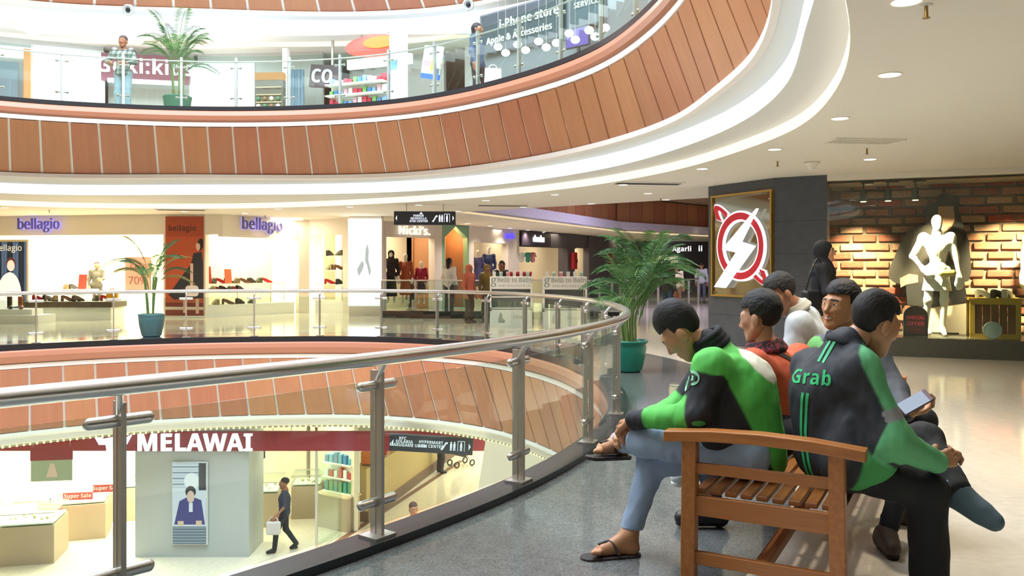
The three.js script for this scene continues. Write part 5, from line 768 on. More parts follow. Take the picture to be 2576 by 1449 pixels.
struct('wall_lower', 'pale back walls of the lower shops', 'wall', std(0xdcd4bf, 0.6), wallBox(-14, 20.6, -5.2, 20.6, L0, -1.85, 0.1), wallBox(-5.1, 20.6, -3.6, 18.6, L0, -1.85, 0.1), wallBox(-13.6, 14, -13.9, 20.6, L0, -1.85, 0.1));
for (const [x, z, w, h, I] of [[-10.3, -18.6, 4.2, 2.6, 26], [-4.9, -19.0, 1.1, 1.2, 16]]) { areaLight(x, -1.92, z, w, h, [0, -1, 1e-4], 0xfff2d6, I); const t = thing('light_panel', x < -8 ? 'wide ceiling light panel over the lower counters' : 'small ceiling light panel of the lower optician', 'lamp', [x, -1.87, z]); part(t, 'diffuser', glow(0xfff2d6, 2), box(w, 0.03, h)); }
areaLight(3, -1.92, -14, 7, 10, [0, -1, 1e-4], 0xfff0d8, 5.0); { const t = thing('light_panel', 'ceiling light panel over the lower walkway', 'lamp', [3, -1.87, -14]); part(t, 'diffuser', glow(0xffeccb, 1), box(7, 0.03, 10)); }
areaLight(0, -1.92, -27, 8, 8, [0, -1, 1e-4], 0xfff0d8, 5.5); { const t = thing('light_panel', 'ceiling light panel far back on the lower level', 'lamp', [0, -1.87, -27]); part(t, 'diffuser', glow(0xffeccb, 1), box(8, 0.03, 8)); }
// display counters
const counter = (label, u, v, w, d, turn, group) => { const p = low(u, v), t = thing('display_counter', label, 'counter', [p.x, L0, p.z], turn, group); part(t, 'body', M.taupe, box(w, 0.78, d, 0, 0.39, 0)); part(t, 'glass_top', M.glass, box(w, 0.24, d, 0, 0.91, 0)); part(t, 'tray', M.white, box(w - 0.06, 0.03, d - 0.06, 0, 0.82, 0)); part(t, 'rim', std(0xcfc8ba, 0.3, 0.5), box(w + 0.02, 0.02, 0.03, 0, 1.04, d / 2), box(w + 0.02, 0.02, 0.03, 0, 1.04, -d / 2)); for (let i = 0; i < 10; i++) part(t, 'jewellery_stand', std([0xf2efe6, 0xd9cfb8, 0xbfae8c][i % 3], 0.4), ball(0.035, -w / 2 + 0.12 + i * (w - 0.24) / 9, 0.86, rr(-d * .3, d * .3))); return t; };
counter('nearest taupe jewellery counter at the lower left corner', 85, 1402, 1.05, 0.95, 0.22);
counter('taupe jewellery counter between the nearest one and the steel post', 212, 1345, 1.0, 0.8, 0.3);
counter('taupe jewellery counter beside the grey wall with the screen', 318, 1300, 0.8, 0.8, 0.3);
counter('optician counter with white trays behind the walking person', 668, 1312, 0.75, 0.9, 0.1);
counter('second optician counter to the right of the walking person', 775, 1296, 0.7, 0.6, 0.1);
[[125, 1275, 0.55, -0.2, 'leftmost red printed sale strip over the lower counters'], [196, 1248, 0.6, 0.25, 'middle red printed sale strip over the lower counters'], [268, 1228, 0.55, 0.25, 'rightmost red printed sale strip over the lower counters']].forEach(([u, v, w, r, l]) => { const p = at(u, v, 17.6), t = thing('sale_strip', l, 'sign', [p.x, p.y, p.z], r * 0.6); part(t, 'strip', std(0xd8514a, 0.5), box(w, 0.16, 0.02)); part(t, 'lettering', M.white, words('Super Sale', 0.08, 0.003).translate(0, -0.03, 0.011)); part(t, 'stem', M.steel, cyl(0.01, 0.01, p.y - L0 - 1.04, 0, -(p.y - L0 - 1.04) / 2, -0.02, 8)); });
{ const p = at(130, 1175, 16.5), t = thing('hanging_banner', 'maroon and green banner hanging at the lower left', 'banner', p.toArray(), 0.15); part(t, 'upper_cloth', M.maroon, box(0.8, 0.28, 0.02, 0, 0.28, 0)); part(t, 'lower_cloth', std(0x9fae98, 0.6), box(0.78, 0.42, 0.02, 0, -0.07, 0)); part(t, 'print', std(0xd9c3b6, 0.6), extr([[-0.1, -0.2], [0.12, -0.2], [0.06, 0.06], [-0.02, 0.08]], 0.004).translate(0, 0, 0.011)); for (const s of [-1, 1]) part(t, 'cord', M.steel, cyl(0.005, 0.005, -1.84 - p.y - 0.42, s * 0.35, 0.42 + (-1.84 - p.y - 0.42) / 2, 0, 6)); }
{ const p = low(705, 1300), t = thing('ceiling_screen', 'small white lit sign hanging over the optician counters', 'sign', at(710, 1120, 17.8).toArray()); part(t, 'panel', glow(0xf4f6ff, 0.9), box(0.6, 0.2, 0.05)); part(t, 'hanger', M.steel, cyl(0.008, 0.008, 0.42, -0.2, 0.31, 0, 8), cyl(0.008, 0.008, 0.42, 0.2, 0.31, 0, 8)); }
{ const p = at(650, 1140, 19.4), t = thing('wall_monitor', 'small dark monitor on the optician back wall', 'screen', p.toArray()); part(t, 'case', M.charcoal, rbox(0.32, 0.24, 0.05, 0.01)); part(t, 'display', glow(0x8fa0e0, 0.7), box(0.28, 0.19, 0.01, 0, 0, 0.026)); part(t, 'bracket', M.charcoal, box(0.06, 0.06, 1.15, 0, 0, -0.6)); }
{ // shelf of teal goods beside a glass partition
  const p = low(850, 1325), t = thing('goods_cabinet', 'tan cabinet under the shelves of turquoise goods on the level below', 'cabinet', [p.x, L0, p.z], -0.55); part(t, 'body', M.taupe, box(0.95, 0.75, 0.45, 0, 0.375, 0)); part(t, 'top', std(0xd8c3a0, 0.4), rbox(1.0, 0.04, 0.5, 0.01, 0, 0.77, 0)); part(t, 'back_panel', std(0xdfe5e0, 0.5), box(0.95, 1.2, 0.04, 0, 1.4, -0.2)); const cols = [0x3c9a94, 0x4aa8c0, 0xdfeeee, 0x57a06a, 0x3f7fb0, 0xc2463c];
  for (let r = 0; r < 3; r++) { part(t, 'shelf', M.white, box(0.9, 0.02, 0.25, 0, 0.8 + r * 0.33, -0.06)); for (let i = 0; i < 6; i++) { const h = rr(0.14, 0.26), b = single('packet', ORD[i] + ' packet from the left on the ' + ['lowest', 'middle', 'top'][r] + ' of the turquoise goods shelves', 'packet', std(cols[(i * 3 + r * 2) % 6], 0.4), rbox(0.11, h, 0.1, 0.015, 0, h / 2, 0), 'packets on the turquoise shelves'); b.position.copy(V3(-0.36 + i * 0.145, 0.812 + r * 0.33, -0.04).applyAxisAngle(V3(0, 1, 0), -0.55).add(t.position)); b.rotation.y = -0.55; } }
  struct('window_2', 'glass partition beside the turquoise shelves on the level below', 'window', M.glass, wallBox(-4.15, 17.3, -3.85, 18.4, L0, -1.9, 0.02)); struct('trim_3', 'thin steel mullion of the lower glass partition', 'trim', M.steel, box(0.05, 2.7, 0.05, -4.15, L0 + 1.35, -17.3)); }
{ // long low tan shop counter running back
  const a = [-3.45, 19.3], b = [-1.0, 30]; struct('wall_low_counter', 'long tan shop counter wall running back on the level below', 'wall', std(0xbfa872, 0.5), wallBox(...a, ...b, L0 + 0.25, L0 + 1.25, 0.4)); struct('baseboard_lower', 'dark brown base of the long tan counter', 'baseboard', std(0x7a6250, 0.5), wallBox(...a, ...b, L0, L0 + 0.25, 0.5, -0.05));
  struct('trim_4', 'dark brown inlay line in the lower floor', 'trim', std(0x7b5c48, 0.3), slab([[-4.2, 16.9], [-4.05, 16.9], [-1.5, 25.5], [-1.65, 25.5]], [], L0 + 0.001, L0 + 0.006));
  for (let i = 0; i < 9; i++) { const f = (i + 0.5) / 12, m = single('parcel', ORD[i] + ' parcel from the near end on the long tan counter below', 'parcel', std([0xc8763a, 0xb04a3a, 0xd8a25a][i % 3], 0.6), rbox(0.28, rr(.15, .35), 0.25, 0.02, 0, 0.12, 0), 'parcels on the long counter'); m.position.set(a[0] + (b[0] - a[0]) * f - 0.15, L0 + 1.31, -(a[1] + (b[1] - a[1]) * f)); } }
hangingSign('black hanging direction sign over the lower walkway seen through the railing', 980, 1190, 1096, 1138, 16.2, -1.9, [['KFC', -0.34, 0.2, 0.18], ['SOLARIA', -0.32, 0.0, 0.18], ['MARUGAME UDON', -0.27, -0.2, 0.18], ['HYPERMART', 0.0, 0.05, 0.18], ['ATM CENTER', 0.0, -0.18, 0.18]]).rotation.z = -0.06;
{ const t = stander('person', 'person in dark blue clothes walking on the level below with a pale bag', low(716, 1388).toArray(), -1.35, { h: 1.56, top: 0x34384a, legs: 0x23252c, shoes: 0x1c1c20, hair: 0x2a2422, sleeve: 'short', pose: { kneeL: [0.1, 0.5, 0.18], ankL: [0.1, 0.1, 0.22], toeL: [0.1, 0.05, 0.37], kneeR: [-0.1, 0.5, -0.02], ankR: [-0.1, 0.14, -0.26], toeR: [-0.1, 0.05, -0.14], wrL: [0.24, 0.92, 0.16] } });
  const p = low(700, 1388), b = single('handbag', 'pale handbag held by the walking person below', 'bag', std(0xc9c2c0, 0.6), [rbox(0.3, 0.28, 0.1, 0.04, 0, 0.14, 0), new THREE.TorusGeometry(0.1, 0.012, 6, 16, Math.PI).translate(0, 0.27, 0)]); b.position.set(p.x - 0.02, L0 + 0.45, p.z + 0.28); }
stander('person', 'brown haired person close under the railing on the level below', [at(1040, 1270, 15.1).x, L0, -15.1], 0.4, { h: 1.66, top: 0xb8a890, legs: 0x55463c, shoes: 0x333333, hair: 0x4a2e26 });
{ const p = low(1108, 1190); stander('person', 'distant person in grey pushing a stroller on the level below', p.toArray(), 2.2, { h: 1.6, top: 0x8a8078, legs: 0x3c3838, shoes: 0x222222, pose: { wrL: [0.2, 1.0, 0.3], wrR: [-0.2, 1.0, 0.3] } });
  const q = low(1158, 1172), t = thing('stroller', 'dark baby stroller pushed along the lower walkway', 'stroller', q.toArray(), 2.2); part(t, 'seat', cloth(0x4a3a44), flesh([[V3(0, 0.5, -0.1), V3(0, 0.4, 0.15), 0.17, 0.15], [V3(0, 0.55, -0.15), V3(0, 0.8, -0.18), 0.16, 0.14]], 0.05, 0.03)); part(t, 'frame', M.steelDark, bar(V3(-0.2, 0.1, 0.3), V3(-0.2, 0.95, -0.4), 0.015), bar(V3(0.2, 0.1, 0.3), V3(0.2, 0.95, -0.4), 0.015), bar(V3(-0.2, 0.95, -0.4), V3(0.2, 0.95, -0.4), 0.018)); for (const [x, z] of [[-0.2, 0.3], [0.2, 0.3], [-0.2, -0.25], [0.2, -0.25]]) part(t, 'wheel', M.black, new THREE.TorusGeometry(0.08, 0.02, 8, 18).rotateY(Math.PI / 2).translate(x, 0.1, z)); }
// ---------------------------------------------------------------- potted palms
M.leaf = [0x47743f, 0x578548, 0x3b6634, 0x689552].map((c) => new THREE.MeshPhysicalMaterial({ color: c, roughness: 0.55, transmission: 0.15, thickness: 0 }));
M.dryLeaf = new THREE.MeshPhysicalMaterial({ color: 0x9c8a4a, roughness: 0.7, transmission: 0.1, thickness: 0 });
function frond(parent, base, az, len, rise, droop, mat, leafLen, n, leafW = 0.0075) {   // an arching rachis with two rows of narrow leaflets
  const dir = V3(Math.cos(az), 0, Math.sin(az)), P = [], pts = [];
  const pos = (t) => base.clone().addScaledVector(dir, len * (0.12 * t + 0.75 * t * t * droop)).add(V3(0, len * (rise * t - droop * 0.62 * t * t * t), 0));
  for (let i = 0; i <= 8; i++) pts.push(pos(i / 8));
  const stem = tube(pts, 0.005, 5, 14), V = [], add = (a, b, c) => V.push(a.x, a.y, a.z, b.x, b.y, b.z, c.x, c.y, c.z);
  const side = V3(-dir.z, 0, dir.x);
  for (let i = 0; i < n; i++) {
    const t = 0.3 + 0.7 * i / (n - 1), p = pos(t), tan = pos(Math.min(1, t + 0.02)).sub(pos(t - 0.02)).normalize();
    const L = leafLen * (0.45 + 1.1 * Math.sin(Math.PI * Math.min(1, (t - 0.22) / 0.85)) * 0.6) * rr(0.85, 1.1);
    for (const s of [-1, 1]) {
      const out = side.clone().multiplyScalar(s * 0.75).addScaledVector(tan, 0.75).add(V3(0, 0.28, 0)).normalize();
      const q = p.clone().addScaledVector(out, L * 0.5), e = p.clone().addScaledVector(out, L).add(V3(0, -0.28 * L, 0)), w = tan.clone().multiplyScalar(leafW), up = V3(0, 0.004, 0);
      const a = q.clone().add(w).add(up), b = q.clone().sub(w).add(up), q2 = q.clone().sub(up);
      add(p, a, q2); add(p, q2, b); add(a, e, q2); add(q2, e, b);
    }
  }
  const g = new THREE.BufferGeometry(); g.setAttribute('position', new THREE.Float32BufferAttribute(V, 3)); g.computeVertexNormals();
  const f = part(parent, 'frond', mat, g); part(f, 'stem', M.leaf[3], stem); return f;
}
function palm(label, pos, potProf, potMat, soilY, soilR, o) {
  const t = thing('potted_palm', label, 'potted plant', pos, o.turn || 0, 'potted palms'); seed = o.seed;
  const pot = part(t, 'pot', potMat, lathe(potProf, 36)); part(pot, 'rim', o.rimMat || potMat, new THREE.TorusGeometry(potProf[potProf.length - 2][0], 0.014, 8, 36).rotateX(Math.PI / 2).translate(0, potProf[potProf.length - 2][1], 0));
  part(t, 'soil', std(0x7c6a52, 0.95), cyl(soilR, soilR, 0.03, 0, soilY, 0, 28));
  for (let i = 0; i < o.canes; i++) { const a = i * 2.4, r = soilR * 0.45 * Math.sqrt((i + 0.5) / o.canes), b = V3(Math.cos(a) * r, soilY, Math.sin(a) * r); part(t, 'cane', std(0x6f8a4a, 0.6), tube([b, b.clone().add(V3(Math.cos(a) * 0.03, o.caneH * 0.5, Math.sin(a) * 0.03)), b.clone().add(V3(Math.cos(a) * 0.08 + (o.lean || 0) * o.caneH, o.caneH, Math.sin(a) * 0.08))], 0.016, 7, 8)); }
  for (let i = 0; i < o.fronds; i++) {
    const a = i * 2.4 + rr(-.3, .3), lev = i / o.fronds, y = soilY + o.caneH * (0.25 + 0.75 * rr(o.low ?? 0.2, 1)), r = soilR * 0.4;
    frond(t, V3(Math.cos(a) * r * 0.7 + (o.lean || 0) * (y - soilY), y, Math.sin(a) * r * 0.7), a, o.len * rr(0.75, 1.1), o.rise * (1.15 - 0.5 * lev), o.droop * (0.55 + 0.7 * lev), o.dry && i % 4 === 1 ? M.dryLeaf : M.leaf[i % 4], o.leaf, o.n || 30);
  }
  return t;
}
const teal = std(0x1f7f6c, 0.25), tealRim = std(0xb9c4b2, 0.4);
{ const p = onLevel(1585, 938, 0), d = -p.z; palm('tall palm in a glossy teal pot at the bend of the railing', [p.x, 0, p.z - 0.15], [[0, 0], [0.155, 0], [0.185, 0.03], [0.225, 0.2], [0.245, 0.33], [0.235, 0.38], [0.265, 0.4], [0.268, 0.43], [0.235, 0.43], [0.22, 0.36], [0, 0.36]], teal, 0.39, 0.22, { seed: 21, canes: 9, caneH: 0.95, fronds: 42, len: 1.05, rise: 1.02, droop: 0.62, leaf: 0.3, n: 25, lean: 0.34, low: -0.2, rimMat: tealRim }); }
{ const d = 15.9; palm('sparse palm in a blue pot across the void before the shoe shop', [(330 - 1288) / FOCAL * d, 0, -d - 0.9], [[0, 0], [0.16, 0], [0.19, 0.03], [0.24, 0.25], [0.255, 0.4], [0.26, 0.45], [0.265, 0.47], [0.24, 0.47], [0.22, 0.42], [0, 0.42]], std(0x4f7f8a, 0.35), 0.43, 0.22, { seed: 5, canes: 5, caneH: 0.8, fronds: 15, len: 1.2, rise: 0.95, droop: 0.7, leaf: 0.26, n: 30, dry: true }); }
{ const p = at(446, 262, 17.6); palm('bushy palm in a green pot behind the upper railing', [p.x, L2, p.z], [[0, 0], [0.2, 0], [0.23, 0.03], [0.27, 0.35], [0.29, 0.5], [0.3, 0.54], [0.3, 0.56], [0.26, 0.56], [0.25, 0.5], [0, 0.5]], std(0x3a6d58, 0.5), 0.51, 0.25, { seed: 31, canes: 6, caneH: 0.9, fronds: 20, len: 1.15, rise: 1.0, droop: 0.6, leaf: 0.3, n: 26 }); }
// ---------------------------------------------------------------- bench
const BENCH = { x: 1.03, z: -3.375, turn: -0.507, len: 2.45 };
const teak = (s) => dataTex(256, (u, v) => { const n = 0.06 * noise.noise(u * 3, v * 30, s) + 0.03 * noise.noise(u * 9, v * 90, s); return [0.6 + n, 0.375 + n * 0.85, 0.175 + n * 0.6]; });
M.teak = [1, 2, 3].map((s) => std(0xffffff, 0.38, 0, { map: teak(s) }));
{
  const t = thing('slatted_bench', 'wide teak bench with armrests and seats slatted lengthwise', 'bench', [BENCH.x, 0, BENCH.z], BENCH.turn), L = BENCH.len, T = M.teak;
  for (const z of [0, -L]) {
    for (const s of [-1, 1]) part(t, 'leg', T[0], rbox(0.062, 0.665, 0.062, 0.006, s * 0.3, 0.3325, z, 0, 0, s * 0.012));
    const arm = extr([[-0.4, 0], [-0.2, 0.018], [0, 0.024], [0.2, 0.018], [0.4, 0], [0.4, 0.036], [0.2, 0.054], [0, 0.06], [-0.2, 0.054], [-0.4, 0.036]], 0.075, 0.005).translate(0, 0.655, z - 0.0375);
    part(t, 'armrest', T[1], arm); part(t, 'side_slat', T[2], rbox(0.56, 0.045, 0.025, 0.004, 0, 0.545, z)); part(t, 'seat_rail', T[1], rbox(0.56, 0.085, 0.03, 0.005, 0, 0.385, z)); part(t, 'lower_rail', T[2], rbox(0.56, 0.055, 0.03, 0.005, 0, 0.16, z));
  }
  for (let i = 0; i < 9; i++) part(t, 'seat_slat', T[i % 3], rbox(0.048, 0.022, L - 0.04, 0.004, -0.26 + i * 0.065, 0.44, -L / 2));
  for (const s of [-1, 1]) part(t, 'long_rail', T[0], rbox(0.03, 0.075, L - 0.1, 0.004, s * 0.3, 0.385, -L / 2));
  part(t, 'stretcher', T[0], rbox(0.055, 0.045, L - 0.05, 0.004, 0, 0.16, -L / 2)); for (const f of [0.35, 0.7]) part(t, 'cross_rail', T[2], rbox(0.57, 0.05, 0.03, 0.004, 0, 0.4, -L * f));
}
// ---------------------------------------------------------------- seated people
function onSkin(g2, c, U, Vv, N, field, lift = 0.003, back = 0.12) {   // lay a flat shape (x, y) on a body surface
  const g = g2.clone(), p = g.attributes.position, q = V3(0, 0, 0);
  for (let i = 0; i < p.count; i++) {
    q.copy(c).addScaledVector(U, p.getX(i)).addScaledVector(Vv, p.getY(i)).addScaledVector(N, back);
    for (let k = 0; k < 40; k++) { const d = field(q.x, q.y, q.z); if (d < 0.0005) break; q.addScaledVector(N, -Math.min(d * 0.8, 0.02)); }
    q.addScaledVector(N, lift + p.getZ(i)); p.setXYZ(i, q.x, q.y, q.z);
  }
  g.computeVertexNormals(); return g;
}
function strip(pts, w) {                     // ribbon in x, y
  const V = [], idx = []; pts.forEach(([x, y], i) => { const a = pts[Math.max(0, i - 1)], b = pts[Math.min(pts.length - 1, i + 1)], L = Math.hypot(b[0] - a[0], b[1] - a[1]), nx = -(b[1] - a[1]) / L * w / 2, ny = (b[0] - a[0]) / L * w / 2; V.push(x + nx, y + ny, 0, x - nx, y - ny, 0); if (i) { const k = i * 2; idx.push(k - 2, k - 1, k, k - 1, k + 1, k); } });
  const g = new THREE.BufferGeometry(); g.setAttribute('position', new THREE.Float32BufferAttribute(V, 3)); g.setIndex(idx); return g;
}
const lerpPts = (pts, n) => { const c = new THREE.CatmullRomCurve3(pts.map((p) => V3(p[0], p[1], 0))); return c.getPoints(n).map((v) => [v.x, v.y]); };
const bones = (J, list) => list.map(([a, b, ra, rb]) => [J[a], J[b], ra, rb ?? ra]);
function person(label, J, o) {
  const base = V3(J.pelvis.x, 0, J.pelvis.z), t = thing('person', label, 'person', base.toArray()), loc = (g) => g.translate(-base.x, 0, -base.z);
  const skin = lin(o.skin), hq = basisQ(o.up, o.face), hs = o.headScale || 1;
  const add = (parent, name, mat, g) => part(parent, name, mat, loc(g));
  const list = [['pelvis', 'chest', 0.11, 0.12], ['chest', 'neck', 0.11, 0.06], ['neck', 'head', 0.054, 0.05]];
  for (const s of ['L', 'R']) { list.push(['chest', 'sh' + s, 0.09, 0.055], ['sh' + s, 'el' + s, 0.045, 0.036], ['el' + s, 'wr' + s, 0.037, 0.026], ['pelvis', 'hip' + s, 0.09, 0.085], ['hip' + s, 'knee' + s, 0.078, 0.052], ['knee' + s, 'ank' + s, 0.05, 0.036]); if (o.bare) list.push(['ank' + s, 'heel' + s, 0.038, 0.032], ['heel' + s, 'ball' + s, 0.03, 0.026], ['ank' + s, 'ball' + s, 0.034, 0.024]); else list.push(['ank' + s, 'toe' + s, 0.034, 0.026]); }
  const geos = [tint(flesh(bones(J, list), 0.03, 0.0125), skin), placed(headGeo(o.skin, { smile: o.smile, beard: o.beard }), J.head, hq, hs)];
  for (const s of ['L', 'R']) {
    const H = o['hand' + s] || {}, y = (H.y || J['wr' + s].clone().sub(J['el' + s])).clone().normalize(), z = (H.z || V3(0, -1, 0)).clone(), q = basisQ(y, z), sd = H.side ?? (s === 'L' ? 1 : -1);
    geos.push(placed(tint(flesh(handBones(H.curl ?? 0.55, sd, H.spread || 0), 0.012, 0.0042), skin), J['wr' + s], q));
  }
  if (o.bare) for (const s of ['L', 'R']) { // toes
    const b = J['ball' + s], f = b.clone().sub(J['heel' + s]).normalize(), r = o['toeSide' + s].clone().normalize(), B = []; for (let i = 0; i < 5; i++) { const p = b.clone().addScaledVector(r, (2 - i) * -0.018).addScaledVector(f, 0.018 - Math.abs(i - 1) * 0.004); B.push([p, p.clone().addScaledVector(f, 0.032 - i * 0.003), i ? 0.0095 : 0.013, i ? 0.008 : 0.0115], [b, p, 0.022, 0.012]); } geos.push(tint(flesh(B, 0.008, 0.0045), skin));
  }
  const body = add(t, 'body', vskin, joinC(geos));
  if (o.hair !== false) add(t, 'hair', std(o.hairColor || 0x14120f, 0.72), placed(hairGeo(o.hair || {}), J.head, hq, hs));
  return { t, add, base };
}
function shoeOn(P, J, s, mat, soleMat, toe, down) {   // a closed shoe from ankle to toe; down = direction of the sole
  const a = J['ank' + s], f = toe.clone().sub(a).normalize(), d = down.clone().normalize(), heel = a.clone().addScaledVector(d, 0.045).addScaledVector(f, -0.045), ball = toe.clone();
  const up = flesh([[a, heel, 0.045, 0.04], [heel, ball, 0.042, 0.04], [a, ball.clone().addScaledVector(f, -0.06), 0.045, 0.042]], 0.04, 0.009);
  const sh = P.add(P.t, 'shoe', mat, up);
  P.add(sh, 'sole', soleMat, flesh([[heel.clone().addScaledVector(d, 0.028), ball.clone().addScaledVector(d, 0.028), 0.034, 0.034]], 0.01, 0.009, { cut: (x, y, z) => { const k = (x - heel.x) * d.x + (y - heel.y) * d.y + (z - heel.z) * d.z; return Math.max(0.016 - k, k - 0.042); } }));
  const side = f.clone().cross(d).normalize(), lace = []; for (let i = 0; i < 4; i++) { const c = a.clone().lerp(ball, 0.3 + i * 0.13).addScaledVector(d, -0.038 + i * 0.004); lace.push(bar(c.clone().addScaledVector(side, -0.025), c.clone().addScaledVector(side, 0.025), 0.004, 6)); }
  P.add(sh, 'laces', soleMat, mergeGeometries(lace));
}
const flipSole = (P, s, J, heel, ball, n, side) => { // rubber sandal: sole and thong straps
  const f = ball.clone().sub(heel).normalize(), tip = ball.clone().addScaledVector(f, 0.06);
  const h2 = heel.clone().addScaledVector(n, 0.037), t2 = tip.clone().addScaledVector(n, 0.03);
  const so = P.add(P.t, 'sandal', M.rubber, flesh([[h2, t2, 0.044, 0.05]], 0.01, 0.008, { cut: (x, y, z) => { const k = (x - h2.x) * n.x + (y - h2.y) * n.y + (z - h2.z) * n.z; return Math.max(-0.004 - k, k - 0.018); } }));
  const toe = ball.clone().addScaledVector(f, 0.02).addScaledVector(n, -0.025), l = heel.clone().lerp(ball, 0.5).addScaledVector(side, 0.046).addScaledVector(n, 0.02), r = heel.clone().lerp(ball, 0.5).addScaledVector(side, -0.046).addScaledVector(n, 0.02), top = heel.clone().lerp(ball, 0.8).addScaledVector(n, -0.036);
  P.add(so, 'strap', M.rubber, mergeGeometries([tube([l, l.clone().lerp(top, 0.6).addScaledVector(n, -0.015), top, toe], 0.007, 6, 14), tube([r, r.clone().lerp(top, 0.6).addScaledVector(n, -0.015), top, toe], 0.007, 6, 14)]));
};
M.rubber = std(0x2e2622, 0.7);
function collarBand(c, axis, r, h, gapDir, th = 0.012, flare = 1.08) {   // stand-up collar open towards gapDir
  const A = axis.clone().normalize(), X = gapDir.clone().addScaledVector(A, -gapDir.dot(A)).normalize(), Y = A.clone().cross(X), B = [], n = 30; let prev = null;
  for (let i = 0; i <= n; i++) { const a = 0.35 + (2 * Math.PI - 0.7) * i / n, lo = c.clone().addScaledVector(X, Math.cos(a) * r * flare).addScaledVector(Y, Math.sin(a) * r * flare), hi = c.clone().addScaledVector(A, h).addScaledVector(X, Math.cos(a) * r).addScaledVector(Y, Math.sin(a) * r); B.push([lo, hi, th * 1.2, th]); if (prev) B.push([prev[0], lo, th * 1.2, th * 1.2], [prev[1], hi, th, th], [prev[0].clone().lerp(prev[1], 0.5), lo.clone().lerp(hi, 0.5), th, th]); prev = [lo, hi]; }
  return flesh(B, 0.01, 0.005);
}
const mixC = (a, b, t) => { t = Math.max(0, Math.min(1, t)); t = t * t * (3 - 2 * t); return [a[0] + (b[0] - a[0]) * t, a[1] + (b[1] - a[1]) * t, a[2] + (b[2] - a[2]) * t]; };
const denim = (c) => std(0xffffff, 0.85, 0, { color: c });
{ // man in the green and black jacket, facing left
  const J = { pelvis: at(1882, 1120, 3.76), chest: at(1850, 965, 3.8), neck: at(1782, 868, 3.84), head: at(1717, 833, 3.87), shL: at(1790, 922, 3.66), elL: at(1752, 1045, 3.62), wrL: at(1596, 1056, 3.82), shR: at(1800, 898, 4.02), elR: at(1715, 1025, 4.08), wrR: at(1600, 1062, 3.98), hipL: at(1880, 1146, 3.68), kneeL: at(1618, 1110, 3.86), ankL: at(1556, 1108, 4.22), heelL: at(1570, 1128, 4.24), ballL: at(1515, 1128, 4.1), hipR: at(1885, 1134, 3.9), kneeR: at(1640, 1165, 4.03), ankR: at(1583, 1345, 3.99), heelR: at(1590, 1378, 3.98), ballR: at(1515, 1383, 3.95) };
  const P = person('seated man in a bright green and black jacket and light jeans, legs crossed', J, { skin: 0xb4835d, up: V3(-0.7, 0.66, -0.14), face: V3(-0.6, -0.7, -0.34), hair: { top: 0.044, side: 0.006, rough: 0.004 }, bare: true, toeSideL: V3(0.3, 0.2, -0.9), toeSideR: V3(0.1, 0, -1), handL: { curl: 0.8, y: V3(-0.3, -0.3, -0.9), z: V3(0.1, -1, 0.2) }, handR: { curl: 0.7, y: V3(-0.5, -0.3, 0.2) } });
  P.add(P.t, 'jeans', denim(0x93a8c2), flesh(bones(J, [['pelvis', 'hipL', 0.115, 0.105], ['pelvis', 'hipR', 0.115, 0.105], ['hipL', 'kneeL', 0.098, 0.072], ['kneeL', 'ankL', 0.07, 0.055], ['hipR', 'kneeR', 0.098, 0.072], ['kneeR', 'ankR', 0.07, 0.05]]), 0.03, 0.01, { folds: 0.007, ff: 20, clips: [[J.ankR.clone().add(V3(0.01, 0.03, 0)), V3(-0.1, -1, 0), 0.12], [J.ankL.clone().lerp(J.kneeL, 0.12), J.ankL.clone().sub(J.kneeL).normalize(), 0.12]] }));
  const fw = V3(-0.98, 0, -0.2).normalize(), spine = J.pelvis.clone(), top = J.neck.clone(), ax = top.clone().sub(spine), len = ax.length(); ax.normalize();
  const G = [0.085, 0.46, 0.07], K = [0.014, 0.015, 0.018], Wc = [0.72, 0.7, 0.56], seg = (p, a, b) => { const d = b.clone().sub(a), t = p.clone().sub(a).dot(d) / d.lengthSq(); return [t, p.distanceTo(a.clone().addScaledVector(d, Math.max(0, Math.min(1, t))))]; };
  const paint = (x, y, z) => {
    const p = V3(x, y, z), h = p.clone().sub(spine).dot(ax) / len, c = spine.clone().addScaledVector(ax, h * len), b = p.clone().sub(c).dot(fw);
    const lim = h > 0.7 ? -0.005 + (h - 0.7) * 1.1 : -0.042 + h * 0.05;
    const q = p.clone().sub(at(1908, 912, 3.74)), along = q.dot(ax), across = q.clone().addScaledVector(ax, -along).length();
    let col = mixC(Wc, G, (Math.hypot(along / 0.12, across / 0.085) - 0.94) / 0.12);
    col = mixC(col, K, (b - lim + 0.006) / 0.012); col = mixC(col, K, (h - 1.0) / 0.03);
    for (const s of ['L', 'R']) { const [t1, d1] = seg(p, J['sh' + s], J['el' + s]), [t2, d2] = seg(p, J['el' + s], J['wr' + s]); const armU = Math.min((0.095 - d1) / 0.012, (t1 - 0.16 - (s === 'L' ? 0.35 * b : 0)) / 0.05); if (d1 < 0.11) col = mixC(col, K, armU); if (d2 < 0.1 && t2 > -0.05) col = mixC(mixC(col, G, Math.min((t2 - 0.04) / 0.04, (0.1 - d2) / 0.01)), K, (t2 - 0.76) / 0.04); }
    return col;
  };
  const jb = bones(J, [['pelvis', 'chest', 0.145, 0.15], ['chest', 'neck', 0.14, 0.075], ['chest', 'shL', 0.11, 0.075], ['chest', 'shR', 0.11, 0.075], ['shL', 'elL', 0.078, 0.068], ['elL', 'wrL', 0.066, 0.045], ['shR', 'elR', 0.078, 0.068], ['elR', 'wrR', 0.066, 0.045]]); jb.push([J.pelvis.clone().add(V3(0.03, -0.05, 0)), J.chest.clone().addScaledVector(fw, -0.05), 0.14, 0.13], [at(1805, 1085, 3.7), at(1850, 1020, 3.72), 0.095, 0.13]);
